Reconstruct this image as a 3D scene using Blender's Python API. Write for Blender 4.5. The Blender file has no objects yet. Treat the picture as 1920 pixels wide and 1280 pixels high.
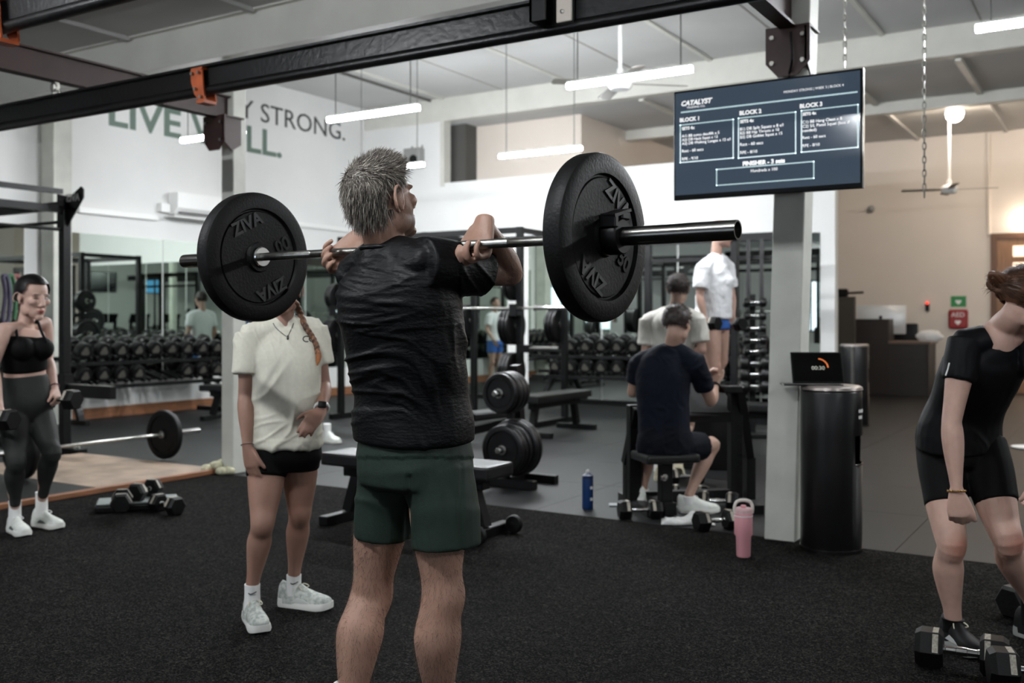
import bpy, bmesh, math, random
import numpy as np
from mathutils import Vector, Matrix, Quaternion, noise

random.seed(7)
SC = bpy.context.scene
COL = SC.collection

# ------------------------------------------------------------------ camera
# world: x along the hall's long walls, y across it, camera stands at the origin
YAW = math.atan2(0.527, 0.85)
CY, SY = math.cos(YAW), math.sin(YAW)
CAMH = 1.31
FPX = 1920 * 35.0 / 36.0            # focal length in pixels of the 1920 px wide frame
cam_d = bpy.data.cameras.new('camera')
cam_d.lens = 35.0
cam_d.sensor_width = 36.0
cam_d.shift_y = -40.0 / 1920.0
cam_d.clip_start = 0.05
cam_d.dof.use_dof = True
cam_d.dof.focus_distance = 2.95
cam_d.dof.aperture_fstop = 3.2
cam = bpy.data.objects.new('camera', cam_d)
cam.location = (0, 0, CAMH)
cam.rotation_euler = (math.radians(90), 0, YAW)
COL.objects.link(cam)
SC.camera = cam

# ------------------------------------------------------------------ world and exposure
wd = bpy.data.worlds.new('world')
SC.world = wd
wd.use_nodes = True
wd.node_tree.nodes['Background'].inputs[0].default_value = (0.75, 0.85, 1.0, 1)
wd.node_tree.nodes['Background'].inputs[1].default_value = 3.0
SC.view_settings.view_transform = 'Standard'
SC.view_settings.look = 'None'
SC.view_settings.gamma = 1.0
SC.view_settings.use_curve_mapping = False
SC.view_settings.exposure = 0.22
SC.cycles.use_denoising = True
SC.cycles.max_bounces = 8
SC.cycles.diffuse_bounces = 4
SC.cycles.glossy_bounces = 5
SC.cycles.sample_clamp_indirect = 6.0
TUBE_EMIT = 335.0

# ------------------------------------------------------------------ pixel to place
def cw(X, Y, Z):
    """camera-aligned metres (right, ahead, up) to world"""
    return Vector((X * CY - Y * SY, X * SY + Y * CY, Z))
def P(px, py, Y):
    """photo pixel at Y metres ahead"""
    return cw((px - 960) / FPX * Y, Y, CAMH + (600 - py) / FPX * Y)
def G(px, py, z=0.0):
    """photo pixel on the level z"""
    return P(px, py, (CAMH - z) * FPX / (py - 600))
def PA(px, py, a):
    """photo pixel on the plane x = a"""
    x = (px - 960) / FPX
    return P(px, py, a / (x * CY - SY))
def PB(px, py, b):
    """photo pixel on the plane y = b"""
    x = (px - 960) / FPX
    return P(px, py, b / (x * SY + CY))
def cdir(X, Y, Z=0.0):
    return cw(X, Y, Z).normalized()

# ------------------------------------------------------------------ materials
MATS = {}
def srgb(h):
    if isinstance(h, str):
        h = h.lstrip('#')
        v = [int(h[i:i + 2], 16) / 255 for i in (0, 2, 4)]
    else:
        v = list(h)
    return tuple((c / 12.92 if c <= 0.04045 else ((c + 0.055) / 1.055) ** 2.4) for c in v) + (1.0,)
def mat(name, col=(0.5, 0.5, 0.5), rough=0.6, metal=0.0, noise_scale=0.0, noise_amt=0.0, bump=0.0, bump_scale=None,
        emit=None, estr=0.0, spec=0.5, attr=None, sss=0.0, coat=0.0, sheen=0.0, col2=None, detail=4.0, trans=0.0, stretch=None):
    if name in MATS:
        return MATS[name]
    m = bpy.data.materials.new(name)
    m.use_nodes = True
    nt = m.node_tree
    N, L = nt.nodes, nt.links
    b = N['Principled BSDF']
    c = srgb(col)
    b.inputs['Base Color'].default_value = c
    b.inputs['Roughness'].default_value = rough
    b.inputs['Metallic'].default_value = metal
    b.inputs['Specular IOR Level'].default_value = spec
    if sss:
        b.inputs['Subsurface Weight'].default_value = sss
        b.inputs['Subsurface Radius'].default_value = (1.0, 0.35, 0.2)
        b.inputs['Subsurface Scale'].default_value = 0.012
    if coat:
        b.inputs['Coat Weight'].default_value = coat
    if sheen:
        b.inputs['Sheen Weight'].default_value = sheen
        b.inputs['Sheen Roughness'].default_value = 0.6
    if trans:
        b.inputs['Transmission Weight'].default_value = trans
    src = None
    if attr:
        at = N.new('ShaderNodeAttribute'); at.attribute_name = attr
        src = at.outputs['Color']
    if noise_amt or bump or col2:
        tc = N.new('ShaderNodeTexCoord')
        vec = tc.outputs['Object']
        if stretch:
            mp = N.new('ShaderNodeMapping'); mp.inputs['Scale'].default_value = stretch
            L.new(vec, mp.inputs['Vector']); vec = mp.outputs['Vector']
    if noise_amt or col2:
        nz = N.new('ShaderNodeTexNoise')
        nz.inputs['Scale'].default_value = noise_scale
        nz.inputs['Detail'].default_value = detail
        L.new(vec, nz.inputs['Vector'])
        mx = N.new('ShaderNodeMix'); mx.data_type = 'RGBA'
        if col2:
            rp = N.new('ShaderNodeValToRGB')
            rp.color_ramp.elements[0].position = 0.38; rp.color_ramp.elements[1].position = 0.62
            L.new(nz.outputs['Fac'], rp.inputs['Fac'])
            L.new(rp.outputs['Color'], mx.inputs['Factor'])
            mx.inputs['A'].default_value = c
            mx.inputs['B'].default_value = srgb(col2)
        else:
            mx.blend_type = 'MULTIPLY'
            mx.inputs['Factor'].default_value = 1.0
            mr = N.new('ShaderNodeMapRange')
            mr.inputs['From Min'].default_value = 0.3; mr.inputs['From Max'].default_value = 0.7
            mr.inputs['To Min'].default_value = 1 - noise_amt; mr.inputs['To Max'].default_value = 1 + noise_amt * 0.4
            L.new(nz.outputs['Fac'], mr.inputs['Value'])
            if src: L.new(src, mx.inputs['A'])
            else: mx.inputs['A'].default_value = c
            L.new(mr.outputs['Result'], mx.inputs['B'])
        src = mx.outputs['Result']
    if src:
        L.new(src, b.inputs['Base Color'])
    if bump:
        nb = N.new('ShaderNodeTexNoise')
        nb.inputs['Scale'].default_value = bump_scale or noise_scale
        nb.inputs['Detail'].default_value = 3.0
        L.new(vec, nb.inputs['Vector'])
        bp = N.new('ShaderNodeBump')
        bp.inputs['Strength'].default_value = min(1.0, bump)
        bp.inputs['Distance'].default_value = 0.01 if bump <= 1 else 0.02
        L.new(nb.outputs['Fac'], bp.inputs['Height'])
        L.new(bp.outputs['Normal'], b.inputs['Normal'])
    if emit:
        b.inputs['Emission Color'].default_value = srgb(emit)
        b.inputs['Emission Strength'].default_value = estr
    MATS[name] = m
    return m

M_WALL = mat('wall_paint', '#dcdcda', 0.75, noise_scale=1.2, noise_amt=0.05, bump=0.05, bump_scale=90)
M_WALLB = mat('beige_wall_paint', '#d8cec3', 0.8, noise_scale=0.8, noise_amt=0.06)
M_GREYW = mat('grey_wall_paint', '#8f8b84', 0.85, noise_scale=2, noise_amt=0.1)
M_CEIL = mat('ceiling_board', '#bdbdbb', 0.85, noise_scale=1.0, noise_amt=0.08)
M_BEAM = mat('white_beam_paint', '#c9c8c0', 0.6, noise_scale=3, noise_amt=0.08)
M_POST = mat('post_paint', '#c2c3ba', 0.6, noise_scale=5, noise_amt=0.12, bump=0.25, bump_scale=14)
M_RED = mat('oxide_red_steel', '#37201c', 0.55, noise_scale=6, noise_amt=0.3)
M_RAIL = mat('black_steel_rail', '#0c0c0d', 0.32, spec=0.4, noise_scale=8, noise_amt=0.3, bump=0.2, bump_scale=30)
M_BLACK = mat('black_powder_coat', '#0b0b0c', 0.42, spec=0.25, noise_scale=20, noise_amt=0.15)
M_RUBBER = mat('black_rubber', '#0e0e0e', 0.5, spec=0.18, noise_scale=14, noise_amt=0.25, bump=0.15, bump_scale=120)
M_RUBBERD = mat('dumbbell_rubber', '#0c0c0d', 0.34, spec=0.4, noise_scale=30, noise_amt=0.15)
M_LOGO = mat('grey_dumbbell_badge', '#45433d', 0.5)
M_CHROME = mat('chrome', '#c9c9c7', 0.18, metal=1.0)
M_STEEL = mat('brushed_steel', '#a7a6a0', 0.32, metal=1.0, noise_scale=40, noise_amt=0.25, bump=0.1, bump_scale=300)
M_SLEEVE = mat('dark_chrome', '#6f6e6b', 0.22, metal=1.0)
M_PAD = mat('black_vinyl', '#101011', 0.38, spec=0.4, noise_scale=25, noise_amt=0.1, bump=0.1, bump_scale=200)
M_WHITE = mat('white_plastic', '#e4e4e2', 0.4)
M_MIRROR = mat('mirror_glass', '#d2dcd4', 0.0, metal=1.0)
M_DARKWOOD = mat('dark_walnut', '#231c18', 0.5, noise_scale=4, noise_amt=0.3, stretch=(1, 1, 12))
M_WOODDOOR = mat('oak_door', '#8a6446', 0.5, noise_scale=3, noise_amt=0.3, stretch=(12, 12, 1))
M_PLY = mat('worn_plywood', '#8f7b69', 0.7, noise_scale=5, noise_amt=0.35, detail=8)
M_TIMBER = mat('orange_timber', '#8a5b3d', 0.6, noise_scale=4, noise_amt=0.3, stretch=(10, 1, 10))
M_LIGHT = mat('lit_tube', '#ffffff', 0.5, emit='#f7fbff', estr=TUBE_EMIT)
M_ORANGE = mat('orange_clamp_paint', '#b4562b', 0.45, noise_scale=12, noise_amt=0.3)

# ------------------------------------------------------------------ object helpers
def link(o, parent=None):
    COL.objects.link(o)
    if parent is not None:
        o.parent = parent
    return o
def tag(o, label=None, cat=None, group=None, kind=None):
    if label: o['label'] = label
    if cat: o['category'] = cat
    if group: o['group'] = group
    if kind: o['kind'] = kind
    return o
def thing(name, label, cat, loc=(0, 0, 0), rot=0.0, group=None):
    o = bpy.data.objects.new(name, None)
    o.empty_display_size = 0.1
    o.location = loc
    o.rotation_euler = (0, 0, rot)
    COL.objects.link(o)
    return tag(o, label, cat, group)
def mesh_from_bm(name, bm, smooth=None):
    bmesh.ops.recalc_face_normals(bm, faces=bm.faces)
    me = bpy.data.meshes.new(name)
    bm.to_mesh(me); bm.free()
    if smooth is not None:
        for p in me.polygons: p.use_smooth = True
        try: me.set_sharp_from_angle(angle=math.radians(smooth))
        except Exception: pass
    return me
def obj(name, bm, m, parent=None, smooth=None):
    me = bm if isinstance(bm, bpy.types.Mesh) else mesh_from_bm(name, bm, smooth)
    if m is not None:
        me.materials.clear(); me.materials.append(m)
    o = bpy.data.objects.new(name, me)
    return link(o, parent)
def struct(name, bm, m, parent=None, smooth=None):
    o = obj(name, bm, m, parent, smooth)
    if parent is None: o['kind'] = 'structure'
    return o
def copy_tree(o, parent=None):
    c = o.copy(); COL.objects.link(c); c.parent = parent
    for ch in o.children: copy_tree(ch, c)
    return c

# ------------------------------------------------------------------ shape helpers (add to a bmesh)
def B(): return bmesh.new()
def box(bm, lo, hi, bev=0.0, M=None, seg=1):
    r = bmesh.ops.create_cube(bm, size=1.0)
    vs = r['verts']
    lo, hi = Vector(lo), Vector(hi)
    for v in vs:
        v.co = Vector(((v.co.x + .5) * (hi.x - lo.x) + lo.x, (v.co.y + .5) * (hi.y - lo.y) + lo.y, (v.co.z + .5) * (hi.z - lo.z) + lo.z))
    if bev:
        es = list({e for v in vs for e in v.link_edges})
        q = bmesh.ops.bevel(bm, geom=es, offset=bev, segments=seg, affect='EDGES', profile=0.6)
        vs = list({v for f in q['faces'] for v in f.verts} | {v for v in vs if v.is_valid})
    if M is not None:
        bmesh.ops.transform(bm, matrix=M, verts=[v for v in vs if v.is_valid])
    return bm
def cbox(bm, c, s, bev=0.0, M=None, seg=1):
    c = Vector(c); h = Vector(s) / 2
    return box(bm, c - h, c + h, bev, M, seg)
def frame_from(d, ref=(0, 0, 1)):
    d = Vector(d).normalized(); ref = Vector(ref)
    if abs(d.dot(ref.normalized())) > 0.98: ref = Vector((1, 0, 0)) if abs(d.x) < 0.9 else Vector((0, 1, 0))
    s = ref.cross(d).normalized()
    return s, d.cross(s).normalized(), d
def beam(bm, p, q, w, h, up=(0, 0, 1), bev=0.0):
    """box bar from p to q, w sideways, h along up"""
    p, q = Vector(p), Vector(q)
    s, t, d = frame_from(q - p, up)
    L = (q - p).length
    M = Matrix(((s.x, t.x, d.x, p.x), (s.y, t.y, d.y, p.y), (s.z, t.z, d.z, p.z), (0, 0, 0, 1)))
    return box(bm, (-w / 2, -h / 2, 0), (w / 2, h / 2, L), bev, M)
def cyl(bm, p, q, r, r2=None, n=20, cap=True):
    p, q = Vector(p), Vector(q)
    r2 = r if r2 is None else r2
    s, t, d = frame_from(q - p)
    a, b = [], []
    for i in range(n):
        an = 2 * math.pi * i / n
        o = s * math.cos(an) + t * math.sin(an)
        a.append(bm.verts.new(p + o * r)); b.append(bm.verts.new(q + o * r2))
    for i in range(n):
        bm.faces.new((a[i], a[(i + 1) % n], b[(i + 1) % n], b[i]))
    if cap:
        bm.faces.new(a[::-1]); bm.faces.new(b)
    return bm
def lathe(bm, prof, p=(0, 0, 0), d=(0, 0, 1), n=32, closed=False):
    """prof: list of (radius, height along d)"""
    p = Vector(p); s, t, d = frame_from(d)
    rings = []
    for r, h in prof:
        if r < 1e-6:
            rings.append([bm.verts.new(p + d * h)])
        else:
            rings.append([bm.verts.new(p + d * h + (s * math.cos(2 * math.pi * i / n) + t * math.sin(2 * math.pi * i / n)) * r) for i in range(n)])
    pairs = list(zip(rings, rings[1:]))
    if closed: pairs.append((rings[-1], rings[0]))
    for A, C in pairs:
        if len(A) == 1 and len(C) == 1: continue
        for i in range(n):
            j = (i + 1) % n
            if len(A) == 1: bm.faces.new((A[0], C[j], C[i]))
            elif len(C) == 1: bm.faces.new((A[i], A[j], C[0]))
            else: bm.faces.new((A[i], A[j], C[j], C[i]))
    return bm
def tube(bm, pts, r, n=8, caps=True):
    """round tube along pts; r a number or a list"""
    pts = [Vector(p) for p in pts]
    rs = r if isinstance(r, (list, tuple)) else [r] * len(pts)
    prev = None
    rings = []
    for i, p in enumerate(pts):
        d = (pts[min(i + 1, len(pts) - 1)] - pts[max(i - 1, 0)])
        if d.length < 1e-9: d = Vector((0, 0, 1))
        d.normalize()
        if prev is None:
            s, t, _ = frame_from(d)
        else:
            s = prev - d * prev.dot(d); s.normalize(); t = d.cross(s)
        prev = s
        rings.append([bm.verts.new(p + (s * math.cos(2 * math.pi * k / n) + t * math.sin(2 * math.pi * k / n)) * rs[i]) for k in range(n)])
    for A, C in zip(rings, rings[1:]):
        for k in range(n):
            bm.faces.new((A[k], A[(k + 1) % n], C[(k + 1) % n], C[k]))
    if caps:
        bm.faces.new(rings[0][::-1]); bm.faces.new(rings[-1])
    return bm
def prism(bm, pts, d):
    """flat outline pts pushed along the vector d"""
    d = Vector(d)
    a = [bm.verts.new(Vector(p)) for p in pts]; b = [bm.verts.new(Vector(p) + d) for p in pts]
    n = len(a)
    for i in range(n): bm.faces.new((a[i], a[(i + 1) % n], b[(i + 1) % n], b[i]))
    bm.faces.new(a[::-1]); bm.faces.new(b)
    return bm
def quad(bm, *pts):
    bm.faces.new([bm.verts.new(Vector(p)) for p in pts]); return bm
def ball(bm, c, r, u=12, v=8, M=None):
    q = bmesh.ops.create_uvsphere(bm, u_segments=u, v_segments=v, radius=1.0)
    r = Vector(r) if isinstance(r, (tuple, list, Vector)) else Vector((r, r, r))
    for w in q['verts']:
        k = Vector((w.co.x * r.x, w.co.y * r.y, w.co.z * r.z))
        w.co = (M @ k if M is not None else k) + Vector(c)
    return bm
def crom(pts, sub=6):
    """Catmull-Rom through points"""
    pts = [Vector(p) for p in pts]
    if len(pts) < 3: return pts
    out = []
    for i in range(len(pts) - 1):
        p0 = pts[max(i - 1, 0)]; p1 = pts[i]; p2 = pts[i + 1]; p3 = pts[min(i + 2, len(pts) - 1)]
        for k in range(sub):
            t = k / sub
            out.append(0.5 * ((2 * p1) + (p2 - p0) * t + (2 * p0 - 5 * p1 + 4 * p2 - p3) * t * t + (3 * p1 - p0 - 3 * p2 + p3) * t ** 3))
    out.append(pts[-1])
    return out
def text(name, body, size, M, m, parent=None, depth=0.002, align='CENTER', bold=0.0, shear=0.0, spacing=1.0, label=None):
    cu = bpy.data.curves.new(name, 'FONT')
    cu.body = body; cu.size = size; cu.extrude = depth; cu.align_x = align; cu.offset = bold; cu.shear = shear
    cu.space_character = spacing
    cu.resolution_u = 3
    tmp = bpy.data.objects.new(name, cu)
    COL.objects.link(tmp)
    me = bpy.data.meshes.new_from_object(tmp.evaluated_get(bpy.context.evaluated_depsgraph_get()))
    bpy.data.objects.remove(tmp); bpy.data.curves.remove(cu)
    me.materials.clear(); me.materials.append(m)
    o = bpy.data.objects.new(name, me)
    link(o, parent)
    o.matrix_local = M
    if label: o['label'] = label
    return o
def plane_matrix(o, right, up):
    r = Vector(right).normalized(); u = Vector(up); u = (u - r * u.dot(r)).normalized(); n = r.cross(u); o = Vector(o)
    return Matrix(((r.x, u.x, n.x, o.x), (r.y, u.y, n.y, o.y), (r.z, u.z, n.z, o.z), (0, 0, 0, 1)))
# ================================================================== ROOM SHELL
XL, XR, YF, YM, YB = -11.75, 9.0, -7.0, 13.9, 20.0
ZN, ZF, ZB = 3.9, 5.12, 4.74      # ceiling heights: near bay, far bay, reception

# ---- floor: slab, rubber tiles, turf
M_SLAB = mat('floor_joint', '#101010', 0.9)
M_TILE = mat('rubber_tile', '#141415', 0.52, spec=0.22, noise_scale=3, noise_amt=0.22, bump=0.15, bump_scale=160, detail=8)
def turf_material():
    m = bpy.data.materials.new('black_turf'); m.use_nodes = True
    N, L = m.node_tree.nodes, m.node_tree.links
    b = N['Principled BSDF']; b.inputs['Roughness'].default_value = 0.9
    b.inputs['Specular IOR Level'].default_value = 0.04
    tc = N.new('ShaderNodeTexCoord')
    n1 = N.new('ShaderNodeTexNoise'); n1.inputs['Scale'].default_value = 48; n1.inputs['Detail'].default_value = 5; n1.inputs['Distortion'].default_value = 2.6
    n2 = N.new('ShaderNodeTexNoise'); n2.inputs['Scale'].default_value = 3.0; n2.inputs['Detail'].default_value = 4
    L.new(tc.outputs['Object'], n1.inputs['Vector']); L.new(tc.outputs['Object'], n2.inputs['Vector'])
    r1 = N.new('ShaderNodeValToRGB')
    e = r1.color_ramp.elements
    e[0].position = 0.47; e[0].color = (0.0016, 0.0016, 0.0018, 1)
    e[1].position = 0.72; e[1].color = (0.075, 0.070, 0.062, 1)
    L.new(n1.outputs['Fac'], r1.inputs['Fac'])
    mx = N.new('ShaderNodeMix'); mx.data_type = 'RGBA'; mx.blend_type = 'MULTIPLY'; mx.inputs['Factor'].default_value = 0.6
    L.new(r1.outputs['Color'], mx.inputs['A']); L.new(n2.outputs['Fac'], mx.inputs['B'])
    L.new(mx.outputs['Result'], b.inputs['Base Color'])
    bp = N.new('ShaderNodeBump'); bp.inputs['Strength'].default_value = 0.9; bp.inputs['Distance'].default_value = 0.02
    L.new(n1.outputs['Fac'], bp.inputs['Height']); L.new(bp.outputs['Normal'], b.inputs['Normal'])
    return m
M_TURF = turf_material()
floor = struct('floor', box(B(), (XL, YF, -0.1), (XR, YB, -0.012)), M_SLAB)
TX0, TY1 = -6.62, 5.92              # turf corner
tf = B(); box(tf, (TX0, YF, -0.012), (XR, TY1, 0.0)); obj('turf', tf, M_TURF, floor)
tile_me = mesh_from_bm('rubber_tile', box(B(), (0.002, 0.002, -0.012), (1.178, 1.178, 0.0), 0.0))
tile_me.materials.append(M_TILE)
nx = 0
for i in range(18):
    for j in range(12):
        x0, y0 = XL + 1.18 * i, TY1 + 1.18 * j
        if x0 + 1.18 > XR + 0.3 or y0 + 1.18 > YB + 0.15: continue
        o = bpy.data.objects.new('rubber_tile', tile_me); o.location = (x0, y0, 0); link(o, floor)
for i in range(4):                  # beside the turf, towards the end wall
    for j in range(11):
        x0, y0 = TX0 - 0.06 - 1.18 * (i + 1), TY1 - 1.18 * (j + 1)
        o = bpy.data.objects.new('rubber_tile', tile_me); o.location = (x0, y0, 0); link(o, floor)
# lifting platform on the tiles: plywood centre, rubber wings, timber edging
PLX0, PLX1 = -8.6, TX0 - 0.06
platform = thing('lifting_platform', 'low lifting platform of worn plywood with black rubber wings by the turf', 'platform', (PLX0, 4.2, 0))
b_ = B(); box(b_, (0, 0.6, 0.0), (PLX1 - PLX0, 1.78, 0.03), 0.002); obj('plywood_deck', b_, M_PLY, platform)
b_ = B(); box(b_, (0, -0.6, 0.0), (PLX1 - PLX0, 0.597, 0.028), 0.003); obj('rubber_wing', b_, M_RUBBER, platform)
b_ = B(); box(b_, (0, 1.783, 0.0), (PLX1 - PLX0 - 0.2, 3.0, 0.012), 0.003); obj('rubber_wing', b_, M_TILE, platform)
e_ = obj('edging_board', box(B(), (TX0 - 0.06, YF + 0.1, 0.0), (TX0, 5.88, 0.04), 0.004), M_TIMBER)
tag(e_, 'long orange-brown timber edging board beside the black turf', 'edging')

# ---- outer walls
T = 0.2
struct('wall_left', box(B(), (XL - T, YF, 0), (XL, YM + 0.2, ZF + 0.2)), M_WALL)
struct('wall_right', box(B(), (XR, YF, 0), (XR + T, YB, ZF + 0.2)), M_WALL)
# back wall with the long opening above it
b_ = B()
box(b_, (XL, YM, 0), (-3.42, YM + 0.16, 3.66))
box(b_, (XL, YM, 3.66), (-10.06, YM + 0.16, 4.72))
wall_back = struct('wall_back', b_, M_WALL)
struct('trim_1', box(B(), (-10.06, YM - 0.02, 3.6), (-9.98, YM + 0.18, 4.72)), M_BEAM)
struct('wall_reception', box(B(), (-7.78, YB, 0), (XR, YB + T, ZB)), M_WALLB)
struct('wall_store_front', box(B(), (-11.6, 14.7, 0), (-7.76, 14.8, ZB)), M_WALLB)
struct('wall_store_side', box(B(), (-7.86, 14.8, 0), (-7.76, YB, ZB)), M_WALLB)
struct('pillar_store', box(B(), (-10.35, 14.35, 2.6), (-9.85, 14.7, ZB)), mat('dark_grey_paint', '#4d4b47', 0.8))
# front wall behind the camera with a band of windows
b_ = B()
wins = [(-10.6, -8.2), (-7.6, -5.2), (-4.6, -2.2), (2.6, 5.0), (5.8, 8.2)]
xs = XL
for (a0, a1) in wins:
    box(b_, (xs, YF - T, 0), (a0, YF, ZN)); xs = a1
    box(b_, (a0, YF - T, 0), (a1, YF, 0.9)); box(b_, (a0, YF - T, 2.7), (a1, YF, ZN))
box(b_, (xs, YF - T, 0), (XR, YF, ZN))
struct('wall_front', b_, M_WALL)
M_GLASS = mat('window_glass', '#ffffff', 0.0, trans=1.0, spec=0.3)
M_FRAME = mat('dark_window_frame', '#2a2a2a', 0.5)
for k, (a0, a1) in enumerate(wins):
    f = B(); w = 0.06
    box(f, (a0, YF - 0.14, 0.9), (a1, YF - 0.06, 0.9 + w)); box(f, (a0, YF - 0.14, 2.7 - w), (a1, YF - 0.06, 2.7))
    for xx in (a0, (a0 + a1) / 2 - w / 2, a1 - w): box(f, (xx, YF - 0.14, 0.9 + w), (xx + w, YF - 0.06, 2.7 - w))
    wo = struct('window_%d_offscreen' % (k + 1), f, M_FRAME)
    for s0, s1 in ((a0 + w, (a0 + a1) / 2 - w / 2), ((a0 + a1) / 2 + w / 2, a1 - w)):
        g = obj('pane', box(B(), (s0, YF - 0.105, 0.96), (s1, YF - 0.1, 2.64)), M_GLASS, wo)
# skirting of the long wall
struct('baseboard_left', box(B(), (XL, 2.0, 0), (XL + 0.025, YM - 0.05, 0.14)), M_TIMBER)
struct('baseboard_back', box(B(), (XL + 0.03, YM - 0.02, 0), (-3.44, YM, 0.07)), M_BLACK)
struct('baseboard_reception', box(B(), (-7.7, YB - 0.02, 0), (XR, YB, 0.12)), M_DARKWOOD)

# ---- ceilings and beams
struct('ceiling_near', box(B(), (XL, YF, ZN), (XR, 6.0, ZN + 0.08)), M_CEIL)
struct('ceiling', box(B(), (XL, 6.0, ZF), (XR, YM + 0.2, ZF + 0.08)), M_CEIL)
struct('wall_upstand', box(B(), (XL, 5.98, ZN), (XR, 6.06, ZF)), M_CEIL)
struct('ceiling_reception', box(B(), (-11.6, YM + 0.2, ZB), (XR, YB + T, ZB + 0.08)), M_CEIL)
gd = B()
box(gd, (XL, 5.93, 3.56), (XR, 5.98, 3.9)); box(gd, (XL, 5.86, 3.54), (XR, 6.06, 3.565)); box(gd, (XL, 5.88, 3.885), (XR, 6.04, 3.9))
struct('beam_girder', gd, M_BEAM)
struct('beam_back', box(B(), (XL, YM - 0.02, 4.72), (XR, YM + 0.2, ZF), 0.01), M_BEAM)
struct('beam_reception', box(B(), (-7.76, 16.4, 4.56), (XR, 16.6, ZB), 0.01), M_BEAM)
strip = 0
for x in (-10.0, -7.6, -5.2, -2.8, -0.4, 2.0, 4.4):
    struct('trim_ceiling', box(B(), (x - 0.03, 6.06, ZF - 0.03), (x + 0.03, YM - 0.02, ZF)), M_BEAM)
for x in (-8.8, -6.4, -4.0, -1.6, 0.8, 3.2):
    struct('trim_ceiling', box(B(), (x - 0.008, 6.06, ZF - 0.008), (x + 0.008, YM - 0.02, ZF)), M_GREYW)
for x in (-11.0, -9.4, -7.8, -6.2, -4.6, -3.0):
    struct('trim_ceiling', box(B(), (x - 0.03, YF, ZN - 0.035), (x + 0.03, 5.9, ZN)), M_CEIL)
for y in (5.2, 3.4, 1.6):
    struct('trim_ceiling', box(B(), (XL, y - 0.012, ZN - 0.012), (-2.0, y + 0.012, ZN)), M_GREYW)
for x in (-6.4, -4.9, -3.4, -1.9, -0.4, 1.1):
    struct('trim_ceiling', box(B(), (x - 0.04, YM + 0.2, ZB - 0.05), (x + 0.04, 16.4, ZB)), M_BEAM)
    struct('trim_ceiling', box(B(), (x - 0.03, 16.6, ZB - 0.04), (x + 0.03, YB, ZB)), M_CEIL)
cnd = obj('conduit', tube(B(), [(-10.25, 6.2, ZF - 0.03), (-10.25, YM - 0.05, ZF - 0.03)], 0.022, 8), mat('dark_conduit', '#55534f', 0.6))
tag(cnd, 'dark straight conduit pipe under the pale far ceiling', 'conduit')

# ---- mirrors
def mirror(parent, lo, hi):
    return obj('mirror_panel', box(B(), lo, hi, 0.0), M_MIRROR, parent)
WL = bpy.data.objects['wall_left']
for y0, y1 in ((3.9, 5.6), (5.62, 7.36), (8.02, 9.45), (9.47, 10.9), (10.92, 12.35), (12.37, 13.78)):
    mirror(WL, (XL + 0.001, y0, 0.5), (XL + 0.012, y1, 2.46))
for x0, x1 in ((-11.2, -9.95), (-9.93, -8.7), (-8.3, -6.98), (-6.96, -5.72), (-5.7, -4.46), (-4.44, -3.62)):
    mirror(wall_back, (x0, YM - 0.012, 0.075), (x1, YM - 0.001, 2.52))

# ---- posts
def post(name, px, x, y, w, top, lean=0.0, group=None):
    bm = B()
    box(bm, (x - w / 2, y - w / 2, 0), (x + w / 2, y + w / 2, top), 0.006)
    for v in bm.verts: v.co.x += lean * v.co.z / top
    return bm
struct('pillar_corner', post('p', 0, -6.55, 6.02, 0.145, 3.56), M_POST)
struct('pillar_screen', post('p', 0, -1.765, 5.95, 0.185, 3.56, 0.10), M_POST)
struct('pillar_side', post('p', 0, 3.1, 5.95, 0.18, 3.56), M_POST)
struct('pillar_wall', post('p', 0, -11.58, 7.7, 0.26, ZF), M_POST)
b_ = B()
for k in range(7):
    ball(b_, (-6.62 + 0.05 * math.cos(k * 0.9) * 2.2, 5.93 + 0.06 * math.sin(k * 1.7), 0.03 + 0.02 * (k % 3)), (0.06, 0.05, 0.035 + 0.01 * (k % 2)))
pf = obj('post_foot_packing', b_, mat('cream_foam', '#c9c6a8', 0.9, noise_scale=30, noise_amt=0.3, bump=0.6, bump_scale=40))
tag(pf, 'lumpy cream expanding foam round the foot of the white post', 'foam')

# ---- oxide red beams from the posts, gussets, black rails
def ibeam(bm, p, q, h, w, t=0.014):
    p, q = Vector(p), Vector(q); u = Vector((0, 0, 1))
    beam(bm, p - u * (h / 2 - t / 2), q - u * (h / 2 - t / 2), w, t)
    beam(bm, p + u * (h / 2 - t / 2), q + u * (h / 2 - t / 2), w, t)
    beam(bm, p, q, t, h - 2 * t)
def red_beam(x, label):
    t = thing('steel_beam', label, 'beam', (x, 5.9, 3.02))
    bm = B(); ibeam(bm, (0, 0.05, 0.1), (0, -12.0, 0.1), 0.2, 0.1); obj('beam_profile', bm, M_RED, t)
    g = B()
    o = [(-0.13, 0, 0.0), (-0.13, 0, -0.2), (-0.06, 0, -0.28), (0.06, 0, -0.28), (0.13, 0, -0.2), (0.13, 0, 0.0)]
    prism(g, [(px_, -0.1, pz) for px_, _, pz in o], (0, 0.012, 0))
    prism(g, [(0.1, -0.10 + 0.0, pz) for pz in (0,)] + [(0.1, 0.1, 0.0), (0.1, 0.1, -0.22), (0.1, 0.0, -0.28), (0.1, -0.1, -0.2)], (0.012, 0, 0))
    box(g, (-0.13, -0.1, -0.0), (0.13, 0.12, 0.012))
    obj('gusset_plate', g, M_RED, t)
    for zz in (-0.05, -0.2):
        for xx in (-0.09, 0.09): obj('bolt', cyl(B(), (xx, -0.118, zz), (xx, -0.1, zz), 0.014, n=6), M_STEEL, t)
    return t
red_beam(-6.55, 'dark oxide-red steel beam fixed to the post at the turf corner')
red_beam(-1.70, 'dark oxide-red steel beam fixed to the post behind the television')
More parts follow.
